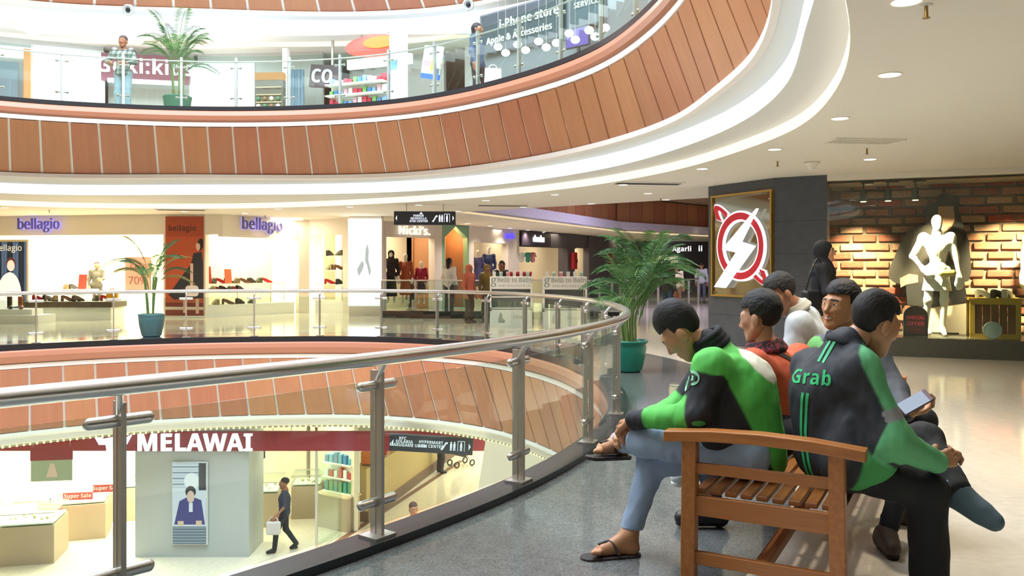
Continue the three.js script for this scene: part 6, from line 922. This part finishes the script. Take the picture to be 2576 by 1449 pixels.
  const jg = flesh(jb, 0.05, 0.007, { folds: 0.007, ff: 13, paint, clips: [[J.pelvis.clone().add(V3(0, -0.125, 0)), V3(0, -1, 0), 0.3]] }), fld = jg.userData.field;
  const jk = P.add(P.t, 'jacket', vcloth, jg);
  P.add(jk, 'collar', cloth(0x17181b), collarBand(at(1792, 872, 3.84), V3(-0.55, 0.8, 0), 0.07, 0.055, V3(-0.8, -0.5, 0), 0.013));
  // sleeve badge and back letter
  const N = V3(-0.25, 0.15, 0.95).normalize(), U = V3(0.95, 0, 0.25).normalize(), Vv = N.clone().cross(U), c0 = at(1740, 950, 3.6), dk = std(0x1d2a24, 0.8), mint = cloth(0x86c49c);
  const disc = new THREE.CircleGeometry(0.034, 28); P.add(jk, 'badge', mint, onSkin(disc, c0, U, Vv, N, fld, 0.003)); P.add(jk, 'badge_mark', dk, onSkin(new THREE.RingGeometry(0.012, 0.02, 20, 2), c0, U, Vv, N, fld, 0.0055)); P.add(jk, 'badge_mark', dk, onSkin(strip(lerpPts([[-0.005, -0.018], [-0.016, -0.045], [-0.034, -0.06]], 8), 0.01), c0, U, Vv, N, fld, 0.0045)); P.add(jk, 'badge', mint, onSkin(strip(lerpPts([[-0.028, -0.005], [-0.036, -0.035], [-0.04, -0.058]], 8), 0.022), c0, U, Vv, N, fld, 0.003));
  const N2 = V3(0.62, 0.1, 0.78).normalize(), U2 = V3(0.78, 0, -0.62).normalize(), V2 = N2.clone().cross(U2); P.add(jk, 'back_lettering', cloth(0xd8d4b4), onSkin(words('gojek', 0.052, 0, font), at(1955, 998, 3.84), U2, V2, N2, fld, 0.003)); P.add(jk, 'waist_badge', cloth(0x3f9a55), onSkin(new THREE.CircleGeometry(0.022, 16).scale(1.4, 0.6, 1), at(1757, 1065, 3.55), V3(1, 0, 0), V3(0, 1, 0), V3(0, 0, 1), fld, 0.003));
  flipSole(P, 'R', J, J.heelR.clone().setY(0.045), J.ballR.clone().setY(0.04), V3(0, -1, 0), V3(0.1, 0, 1).normalize()); flipSole(P, 'L', J, J.heelL, J.ballL, V3(-0.1, -0.95, 0.1).normalize(), V3(0.4, 0, 0.9).normalize());
}
{ // man in the dark jacket with green sleeves stripes, facing right
  const J = { pelvis: at(2095, 1125, 3.6), chest: at(2088, 990, 3.58), neck: at(2128, 868, 3.52), head: at(2200, 815, 3.5), shL: at(2045, 925, 3.72), shR: at(2160, 930, 3.4), elR: at(2245, 1110, 3.3), wrR: at(2352, 1162, 3.36), elL: at(2215, 1075, 3.85), wrL: at(2335, 1120, 3.7), hipR: at(2130, 1170, 3.46), kneeR: at(2330, 1235, 3.42), ankR: at(2340, 1472, 3.4), toeR: at(2440, 1500, 3.38), hipL: at(2130, 1155, 3.68), kneeL: at(2325, 1105, 3.74), ankL: at(2405, 1232, 3.46), toeL: at(2500, 1312, 3.34) };
  const P = person('seated man in a charcoal jacket lettered on the back with green stripes, facing right', J, { skin: 0xb08260, up: V3(0.3, 0.95, 0), face: V3(0.86, -0.42, -0.3), hair: { top: 0.028, side: 0.007, rough: 0.004 }, hairColor: 0x16130f, handR: { curl: 0.75, y: V3(0.75, 0.1, -0.3), z: V3(-0.1, -0.4, -0.9), side: 1 }, handL: { curl: 0.7, y: V3(0.8, -0.1, 0.2), z: V3(0, -1, 0.1) } });
  P.add(P.t, 'trousers', cloth(0x17191b), flesh(bones(J, [['pelvis', 'hipL', 0.12, 0.11], ['pelvis', 'hipR', 0.12, 0.11], ['hipL', 'kneeL', 0.1, 0.078], ['kneeL', 'ankL', 0.072, 0.06], ['hipR', 'kneeR', 0.1, 0.082], ['kneeR', 'ankR', 0.08, 0.076]]), 0.035, 0.012, { folds: 0.006 }));
  const seg = (p, a, b) => { const d = b.clone().sub(a), t = p.clone().sub(a).dot(d) / d.lengthSq(); const c = a.clone().addScaledVector(d, Math.max(0, Math.min(1, t))); return [t, p.distanceTo(c), c]; };
  const K = [0.018, 0.021, 0.026], G = [0.11, 0.4, 0.17], G2 = [0.05, 0.3, 0.08], Gy = [0.25, 0.25, 0.25], out = V3(0.72, 0.35, 0.4).normalize();
  const paint = (x, y, z) => {
    const p = V3(x, y, z); let col = K;
    const h = (p.y - J.pelvis.y) / (J.neck.y - J.pelvis.y), b = p.x - J.pelvis.x, side = p.clone().sub(J.pelvis).dot(V3(0.6, 0, 0.8));
    col = mixC(col, G2, Math.min((b - 0.0 - h * 0.1) / 0.014, (0.42 - h) / 0.03, (side + 0.05) / 0.02));
    const n = seg(p, J.neck.clone().add(V3(0.05, 0.02, 0.0)), J.shR); if (n[1] < 0.16) col = mixC(col, G, Math.min((p.clone().sub(n[2]).dot(out) - 0.03) / 0.014, (0.16 - n[1]) / 0.01));
    for (const s of ['R', 'L']) {
      const [t1, d1, c1] = seg(p, J['sh' + s], J['el' + s]), [t2, d2, c2] = seg(p, J['el' + s], J['wr' + s]);
      if (d1 < 0.11 && t1 > -0.05) { const k = p.clone().sub(c1).dot(out); let arm = mixC(K, G, (k - 0.026 + Math.max(0, t1 - 0.75) * 0.35) / 0.014); if (k > 0.02) arm = mixC(arm, Gy, Math.min((t1 - 0.6) / 0.04, (0.8 - t1) / 0.04)); col = mixC(col, arm, (0.11 - d1) / 0.012); }
      if (d2 < 0.1 && t2 > 0) { const k = p.clone().sub(c2).dot(V3(0.3, 0.75, 0.55)); col = mixC(col, mixC(K, G, (k + 0.045) / 0.014), Math.min(t2 / 0.06, (0.1 - d2) / 0.012)); }
    }
    return col;
  };
  const jb = bones(J, [['pelvis', 'chest', 0.165, 0.165], ['chest', 'neck', 0.15, 0.08], ['chest', 'shL', 0.12, 0.085], ['chest', 'shR', 0.12, 0.085], ['shR', 'elR', 0.086, 0.074], ['elR', 'wrR', 0.072, 0.048], ['shL', 'elL', 0.086, 0.074], ['elL', 'wrL', 0.072, 0.048]]); jb.push([at(2195, 1150, 3.4), J.pelvis.clone().add(V3(0.04, 0.08, 0.02)), 0.1, 0.14], [at(2140, 1160, 3.42), at(2150, 1080, 3.45), 0.12, 0.12]);
  const jg = flesh(jb, 0.05, 0.007, { folds: 0.007, ff: 12, paint, clips: [[J.pelvis.clone().add(V3(0.04, -0.145, 0)), V3(0.05, -1, 0), 0.36]] }), fld = jg.userData.field, jk = P.add(P.t, 'jacket', vcloth, jg);
  P.add(jk, 'collar', cloth(0x1d2125), collarBand(J.neck.clone().add(V3(-0.004, 0.0, 0)), V3(0.45, 0.88, 0), 0.066, 0.012, V3(0.8, -0.4, -0.4), 0.009, 1.05));
  const N = V3(-0.62, 0.12, 0.78).normalize(), U = V3(0.78, 0, 0.62).normalize(), Vv = N.clone().cross(U), lime = cloth(0x2fae66), C = at(2035, 1000, 3.42);
  P.add(jk, 'back_lettering', lime, onSkin(words('Grab', 0.062, 0, font), at(2030, 966, 3.46), U, Vv, N, fld, 0.003, 0.1));
  for (const k of [0, 1]) { P.add(jk, 'back_stripe', lime, onSkin(strip(lerpPts([[-0.01 + k * 0.024, 0], [-0.026 + k * 0.024, -0.12], [-0.03 + k * 0.024, -0.22], [-0.015 + k * 0.024, -0.36]], 26), 0.013), at(2018, 988, 3.46), U, Vv, N, fld, 0.003, 0.1)); P.add(jk, 'shoulder_stripe', cloth(0x57b884), onSkin(strip(lerpPts([[0, 0], [0.024, 0.06], [0.05, 0.11]], 12).map(([x, y]) => [x + k * 0.024, y - k * 0.004]), 0.013), at(2046, 908, 3.46), U, Vv, N, fld, 0.003, 0.14)); }
  shoeOn(P, J, 'L', cloth(0x4f6470, 0.7), std(0x5c6468, 0.7), J.toeL, V3(-0.35, -0.85, 0.25)); shoeOn(P, J, 'R', cloth(0x4f6470, 0.7), std(0x5c6468, 0.7), J.toeR.clone().setY(0.05), V3(0, -1, 0));
}
{ // man in the orange shirt, back turned
  const J = { pelvis: at(1990, 1075, 4.3), chest: at(1958, 965, 4.34), neck: at(1925, 872, 4.36), head: at(1913, 800, 4.36), shL: at(1893, 920, 4.2), shR: at(2008, 905, 4.56), elL: at(1850, 1040, 4.25), wrL: at(1760, 1075, 4.45), elR: at(1960, 1010, 4.8), wrR: at(1800, 1050, 4.75), hipL: at(1975, 1090, 4.2), hipR: at(1985, 1068, 4.45), kneeL: at(1790, 1090, 4.45), ankL: at(1790, 1285, 4.42), toeL: at(1715, 1308, 4.42), kneeR: at(1785, 1075, 4.7), ankR: at(1735, 1180, 4.5), toeR: at(1705, 1200, 4.4) };
  const P = person('seated man in a rust orange shirt with a black shoulder strap, seen from behind', J, { skin: 0xb4876a, up: V3(-0.12, 0.98, -0.1), face: V3(-0.72, -0.2, -0.66), hair: { top: 0.034, side: 0.016, rough: 0.007 } });
  P.add(P.t, 'trousers', cloth(0x262830), flesh(bones(J, [['pelvis', 'hipL', 0.115, 0.1], ['pelvis', 'hipR', 0.115, 0.1], ['hipL', 'kneeL', 0.095, 0.075], ['kneeL', 'ankL', 0.07, 0.055], ['hipR', 'kneeR', 0.095, 0.075], ['kneeR', 'ankR', 0.07, 0.055]]), 0.03, 0.014, { folds: 0.005 }));
  const jb = bones(J, [['pelvis', 'chest', 0.15, 0.155], ['chest', 'neck', 0.14, 0.07], ['chest', 'shL', 0.115, 0.08], ['chest', 'shR', 0.115, 0.08], ['shL', 'elL', 0.08, 0.066], ['elL', 'wrL', 0.064, 0.045], ['shR', 'elR', 0.08, 0.066], ['elR', 'wrR', 0.064, 0.045]]);
  const jg = flesh(jb, 0.05, 0.011, { folds: 0.006, clips: [[J.pelvis.clone().add(V3(0, -0.13, 0)), V3(0, -1, 0), 0.3]] }), fld = jg.userData.field, sh = P.add(P.t, 'shirt', cloth(0xb5502f), jg);
  const scarf = new THREE.MeshStandardMaterial({ vertexColors: true, roughness: 0.9 });
  { const sg = collarBand(at(1926, 878, 4.37), V3(-0.15, 0.98, 0), 0.078, 0.032, V3(-0.7, 0, -0.7), 0.015, 1.2), pp = sg.attributes.position, cc = []; for (let i = 0; i < pp.count; i++) cc.push(...(noise.noise(pp.getX(i) * 60, pp.getY(i) * 60, pp.getZ(i) * 60) > 0.05 ? [0.22, 0.03, 0.05] : [0.02, 0.018, 0.02])); sg.setAttribute('color', new THREE.Float32BufferAttribute(cc, 3)); P.add(sh, 'scarf', scarf, sg); }
  const N = V3(0.3, 0.5, 0.8).normalize(), U = V3(0.94, 0, -0.35).normalize(), Vv = N.clone().cross(U); P.add(sh, 'strap', cloth(0x231f1d), onSkin(strip(lerpPts([[-0.05, 0.05], [0.04, 0.02], [0.12, -0.04], [0.19, -0.12], [0.22, -0.18]], 24), 0.028), at(1940, 875, 4.2), U, Vv, N, fld, 0.005, 0.14));
  shoeOn(P, J, 'L', std(0x1d1c1e, 0.5), std(0x2a2a2a, 0.7), J.toeL.clone().setY(0.05), V3(0, -1, 0)); shoeOn(P, J, 'R', std(0xc9d2d6, 0.6), std(0xe6e8e6, 0.6), J.toeR, V3(-0.1, -1, 0));
}
{ // smiling man in the dark grey jacket holding the phone
  const J = { pelvis: at(2120, 1045, 4.5), chest: at(2125, 930, 4.5), neck: at(2122, 845, 4.5), head: at(2115, 770, 4.46), shL: at(2072, 880, 4.62), shR: at(2195, 890, 4.36), elL: at(2075, 985, 4.65), wrL: at(2140, 1030, 4.4), elR: at(2250, 985, 4.2), wrR: at(2280, 1040, 4.0), hipL: at(2110, 1053, 4.6), hipR: at(2150, 1068, 4.4), kneeL: at(2270, 1080, 4.5), kneeR: at(2320, 1060, 4.15), ankL: at(2260, 1290, 4.5), toeL: at(2330, 1310, 4.4), ankR: at(2228, 1345, 4.05), toeR: at(2245, 1372, 3.93) };
  const P = person('smiling seated man in a dark grey jacket looking left', J, { skin: 0xb4835d, smile: true, up: V3(0.1, 0.99, 0.02), face: V3(-0.86, -0.1, 0.5), hair: { top: 0.03, side: 0.012, rough: 0.008 }, handR: { curl: 0.75, y: V3(0.55, 0.25, 0.3), z: V3(-0.3, 0.9, 0.2), side: 1 } });
  P.add(P.t, 'trousers', cloth(0x1c1d20), flesh(bones(J, [['pelvis', 'hipL', 0.115, 0.1], ['pelvis', 'hipR', 0.115, 0.1], ['hipL', 'kneeL', 0.09, 0.07], ['kneeL', 'ankL', 0.066, 0.05], ['hipR', 'kneeR', 0.09, 0.07], ['kneeR', 'ankR', 0.066, 0.045]]), 0.03, 0.014, { folds: 0.005 }));
  const paint = (x, y, z) => { const p = V3(x, y, z), c = at(2060, 890, 4.6); return p.distanceTo(c) < 0.1 && p.x < c.x + 0.0 ? [0.1, 0.33, 0.08] : [0.055, 0.065, 0.08]; };
  const jk = P.add(P.t, 'jacket', vcloth, flesh(bones(J, [['pelvis', 'chest', 0.15, 0.155], ['chest', 'neck', 0.14, 0.07], ['chest', 'shL', 0.115, 0.08], ['chest', 'shR', 0.115, 0.08], ['shL', 'elL', 0.078, 0.066], ['elL', 'wrL', 0.064, 0.045], ['shR', 'elR', 0.078, 0.066], ['elR', 'wrR', 0.064, 0.042]]), 0.05, 0.011, { folds: 0.005, paint }));
  P.add(jk, 'collar', cloth(0x23262c), collarBand(at(2122, 858, 4.5), V3(0, 1, 0.05), 0.075, 0.04, V3(-0.5, 0, 0.8), 0.012, 1.15));
  shoeOn(P, J, 'R', std(0x4a3a2a, 0.6), std(0x2e261e, 0.7), J.toeR.clone().setY(0.05), V3(0, -1, 0)); shoeOn(P, J, 'L', std(0x4a3a2a, 0.6), std(0x2e261e, 0.7), J.toeL.clone().setY(0.05), V3(0, -1, 0));
  const ph = thing('phone', 'smartphone with a pale lit screen held in front of the smiling man', 'phone', at(2302, 1012, 3.9).toArray()); ph.quaternion.copy(basisQ(V3(0.82, 0.5, 0.1), V3(-0.35, 0.75, 0.6))); part(ph, 'case', std(0x50343a, 0.4), rbox(0.078, 0.155, 0.01, 0.006)); part(ph, 'screen', glow(0xaebfd6, 0.75), box(0.07, 0.13, 0.002, 0, -0.008, 0.006));
}
{ // man in the light grey top bending forward
  const J = { pelvis: at(2095, 985, 5.62), chest: at(2055, 875, 5.56), neck: at(2003, 772, 5.52), head: at(1966, 740, 5.5), shL: at(2012, 815, 5.36), shR: at(2030, 800, 5.72), elL: at(1985, 900, 5.34), wrL: at(1945, 935, 5.45), elR: at(1985, 890, 5.75), wrR: at(1940, 930, 5.65), hipL: at(2085, 1000, 5.5), hipR: at(2095, 1000, 5.75), kneeL: at(1945, 1000, 5.6), kneeR: at(1955, 1000, 5.85), ankL: at(1935, 1140, 5.6), toeL: at(1895, 1160, 5.6), ankR: at(1945, 1130, 5.85), toeR: at(1905, 1150, 5.85) };
  const P = person('seated man in a pale grey top bending forward at the far bench end', J, { skin: 0x9c6d50, up: V3(-0.5, 0.86, 0), face: V3(-0.75, -0.62, 0.12), hair: { top: 0.03, side: 0.012, rough: 0.008 } });
  P.add(P.t, 'trousers', cloth(0x2b2d33), flesh(bones(J, [['pelvis', 'hipL', 0.11, 0.1], ['pelvis', 'hipR', 0.11, 0.1], ['hipL', 'kneeL', 0.09, 0.07], ['kneeL', 'ankL', 0.066, 0.05], ['hipR', 'kneeR', 0.09, 0.07], ['kneeR', 'ankR', 0.066, 0.05]]), 0.03, 0.016, { folds: 0.005 }));
  const sh = P.add(P.t, 'sweater', cloth(0xaeb5b8), flesh(bones(J, [['pelvis', 'chest', 0.14, 0.15], ['chest', 'neck', 0.135, 0.07], ['chest', 'shL', 0.11, 0.08], ['chest', 'shR', 0.11, 0.08], ['shL', 'elL', 0.076, 0.064], ['elL', 'wrL', 0.06, 0.042], ['shR', 'elR', 0.076, 0.064], ['elR', 'wrR', 0.06, 0.042]]), 0.05, 0.013, { folds: 0.006 }));
  P.add(sh, 'neckband', cloth(0xb6b4a6), collarBand(at(2005, 778, 5.52), V3(-0.5, 0.85, 0), 0.075, 0.03, V3(-0.8, -0.4, 0), 0.011, 1.15));
  for (const s of ['L', 'R']) shoeOn(P, J, s, std(0x2a2a2c, 0.6), std(0x3a3a3a, 0.7), J['toe' + s].clone().setY(0.05), V3(0, -1, 0));
}
stander('person', 'standing woman in a black headscarf and black coat by the dark pillar', at(2072, 700, 9.7).setY(0).toArray(), 1.15, { h: 1.72, cell: 0.016, skin: 0xb88a6a, top: 0x15161a, skirt: 0x15161a, skirtLen: 0.8, skirtW: 0.24, scarf: 0x121317, bald: true, shoes: 0x1a1a1a, girth: 1.08, pose: { elL: [0.24, 1.12, 0.05], wrL: [0.1, 1.05, 0.26], elR: [-0.24, 1.12, 0.05], wrR: [-0.1, 1.02, 0.26] } });
{ const p = at(2050, 690, 9.55), b = thing('shoulder_bag', 'black shoulder bag with a small shiny buckle on the standing woman', 'bag', [p.x, 0, p.z], 0.4); part(b, 'bag', std(0x17181c, 0.5), rbox(0.3, 0.26, 0.12, 0.04, -0.03, 1.02, 0)); part(b, 'strap', std(0x17181c, 0.5), tube([[-0.15, 1.12, 0], [-0.08, 1.36, 0.02], [0.03, 1.52, 0.02], [0.1, 1.34, 0.02], [0.1, 1.12, 0]], 0.012, 6, 24)); part(b, 'buckle', M.chrome, rbox(0.05, 0.02, 0.01, 0.003, -0.03, 1.44, 0.03)); }
// ---------------------------------------------------------------- inside the display window
const inWin = (u, back) => { const k = (u - 1288) / FOCAL, ex = PD[0] - PC[0], ed = PD[1] - PC[1], L = Math.hypot(ex, ed), nx = -ed / L, nd = ex / L, A = [PC[0] + nx * back, PC[1] + nd * back], s = (k * A[1] - A[0]) / (ex - k * ed); return V3(A[0] + ex * s, 0.3, -(A[1] + ed * s)); };
M.manne = std(0xf1ece0, 0.3);
stander('mannequin', 'white faceless mannequin in a white dress inside the brick display window', inWin(2357, 0.72).toArray(), -0.35, { category: 'mannequin', h: 1.98, cell: 0.014, skin: 0xf0eade, bodyMat: M.manne, blank: true, bald: true, top: 0xf0ece2, sleeve: 'short', skirt: 0xe9e4d6, skirtLen: 0.3, skirtW: 0.19, girth: 0.8, topLow: 0.1, pose: { kneeR: [-0.12, 0.5, 0.06], ankR: [-0.15, 0.08, 0.0], kneeL: [0.08, 0.5, 0.1], ankL: [0.06, 0.08, 0.08], toeL: [0.07, 0.03, 0.22], elR: [-0.3, 1.12, -0.06], wrR: [-0.18, 0.93, 0.12], elL: [0.24, 1.1, -0.02], wrL: [0.27, 0.83, 0.08] } });
stander('mannequin', 'mannequin cut by the right edge of the picture in the display window', inWin(2622, 0.85).toArray(), -0.5, { category: 'mannequin', h: 1.92, cell: 0.02, skin: 0xf0eade, bodyMat: M.manne, blank: true, bald: true, top: 0xb9a274, sleeve: 'short', skirt: 0xe2dccb, girth: 0.8 });
{ const p = inWin(2380, 0.5), b = thing('pouch_bag', 'small yellow patterned pouch at the hip of the white mannequin', 'bag', [p.x + 0.02, 1.33, p.z], -0.3); part(b, 'pouch', new THREE.MeshStandardMaterial({ vertexColors: true, roughness: 0.6 }), flesh([[V3(-0.08, 0, 0), V3(0.08, 0, 0), 0.055, 0.055]], 0.01, 0.01, { paint: (x, y, z) => noise.noise(x * 60, y * 60, z * 60) > 0 ? [0.62, 0.45, 0.08] : [0.75, 0.66, 0.3] })); part(b, 'strap', std(0xc9b070, 0.6), tube([[-0.1, 0.05, 0], [-0.12, 0.3, -0.02], [-0.05, 0.44, -0.06]], 0.006, 6, 12)); }
{ // printed cut-out of a model standing behind the mannequin
  const b = inWin(2352, 1.2), t = thing('standee', 'life size printed cutout of a long haired model in a dark jacket and black skirt', 'cutout', [b.x, 0.3, b.z], winTurn);
  const s = 1 / 155, q = (pts) => pts.map(([u, v]) => [(u - 2352) * s, (848 - v) * s * 1.02]);
  const pc = (name, hex, pts, z) => part(t, name, std(hex, 0.7), extr(q(pts), 0.012).translate(0, 0, z));
  pc('hair', 0x1c1512, [[2340, 598], [2330, 560], [2322, 530], [2334, 512], [2352, 508], [2356, 494], [2366, 487], [2382, 486], [2394, 490], [2400, 504], [2406, 524], [2414, 556], [2424, 590], [2432, 618], [2428, 650], [2416, 668], [2408, 640], [2402, 604], [2370, 600]], 0);
  pc('face', 0xb58a6c, [[2360, 520], [2395, 520], [2398, 555], [2388, 580], [2372, 586], [2362, 570], [2358, 545]], 0.012);
  pc('jacket', 0x332c28, [[2287, 586], [2306, 572], [2330, 566], [2360, 572], [2392, 578], [2412, 592], [2428, 612], [2434, 650], [2436, 690], [2430, 712], [2404, 720], [2330, 720], [2290, 714], [2272, 722], [2252, 716], [2240, 702], [2242, 680], [2254, 652], [2266, 622], [2276, 600]], 0.006);
  pc('hand', 0xb58a6c, [[2268, 706], [2290, 694], [2312, 698], [2312, 716], [2284, 722], [2270, 730]], 0.02);
  pc('skirt', 0x171313, [[2282, 716], [2420, 716], [2428, 765], [2390, 772], [2340, 780], [2286, 775]], 0.014);
  pc('legs', 0xb9aa98, [[2300, 776], [2430, 765], [2444, 848], [2306, 848]], 0.0);
  part(t, 'stand', M.black, box(0.5, 0.02, 0.3, 0.1, 0.01, -0.05), box(0.3, 0.9, 0.02, 0.1, 0.45, -0.03));
}
{ const p = inWin(2498, 0.62), t = thing('wooden_crate', 'yellow painted wooden crate with shoes on top in the display window', 'crate', [p.x, 0.3, p.z], winTurn), y = std(0xc9a23c, 0.6), w = std(0x7a5630, 0.7); for (const [a, b, c, d] of [[0.7, 0.07, 0, 0.57], [0.7, 0.07, 0, 0.035], [0.07, 0.53, -0.315, 0.3], [0.07, 0.53, 0.315, 0.3]]) for (const z of [-0.22, 0.22]) part(t, 'rail', y, box(a, b, 0.06, c, d, z)); for (let i = 0; i < 5; i++) part(t, 'plank', w, box(0.11, 0.5, 0.02, -0.23 + i * 0.115, 0.3, 0.2)); part(t, 'top', y, box(0.74, 0.03, 0.52, 0, 0.62, 0)); for (const s of [-1, 1]) part(t, 'side_panel', w, box(0.02, 0.5, 0.4, s * 0.31, 0.3, 0));
  const disc = single('round_plate', 'pale grey blue disc leaning against the yellow crate', 'plate', std(0x9aa8a6, 0.4), [cyl(0.13, 0.13, 0.015, 0, 0, 0, 36).rotateX(Math.PI / 2 - 0.14), new THREE.TorusGeometry(0.125, 0.01, 8, 36).rotateX(-0.14)]); const dp = inWin(2497, 0.3); disc.position.set(dp.x, 0.435, dp.z); disc.rotation.y = winTurn;
  for (const [k, c, l] of [[-0.12, 0xe8e2d2, 'white shoe on the yellow crate'], [0.08, 0x2c2a26, 'dark heeled shoe on the yellow crate'], [0.2, 0xd9cfae, 'cream shoe at the right end of the yellow crate']]) { const m = single('shoe', l, 'shoe', std(c, 0.3), shoeGeo.clone().scale(0.8, 0.8, 0.8)); m.position.copy(V3(k, 0.936, 0.05).applyAxisAngle(V3(0, 1, 0), winTurn).add(V3(p.x, 0, p.z))); m.rotation.y = winTurn + k * 3 + 0.4; } }
{ const p = inWin(2303, 0.4), t = thing('sign_board', 'dark framed board with red lettering at the foot of the mannequin', 'sign', [p.x, 0.3, p.z], winTurn); const s = new THREE.Shape(); s.moveTo(-0.18, 0); s.lineTo(0.18, 0); s.lineTo(0.18, 0.34); s.quadraticCurveTo(0.16, 0.48, 0, 0.5); s.quadraticCurveTo(-0.16, 0.48, -0.18, 0.34); part(t, 'board', std(0x2c211d, 0.5), new THREE.ExtrudeGeometry(s, { depth: 0.05, bevelEnabled: false })); part(t, 'panel', std(0x5a1a1c, 0.5), box(0.28, 0.3, 0.01, 0, 0.2, 0.055)); part(t, 'lettering', std(0xd8414c, 0.5), words('SPECIAL', 0.05, 0.005).translate(0, 0.28, 0.061), words('OFFER', 0.06, 0.005).translate(0, 0.18, 0.061), words('- - - -', 0.04, 0.005).translate(0, 0.1, 0.061)); }
renderer.render(scene, camera);
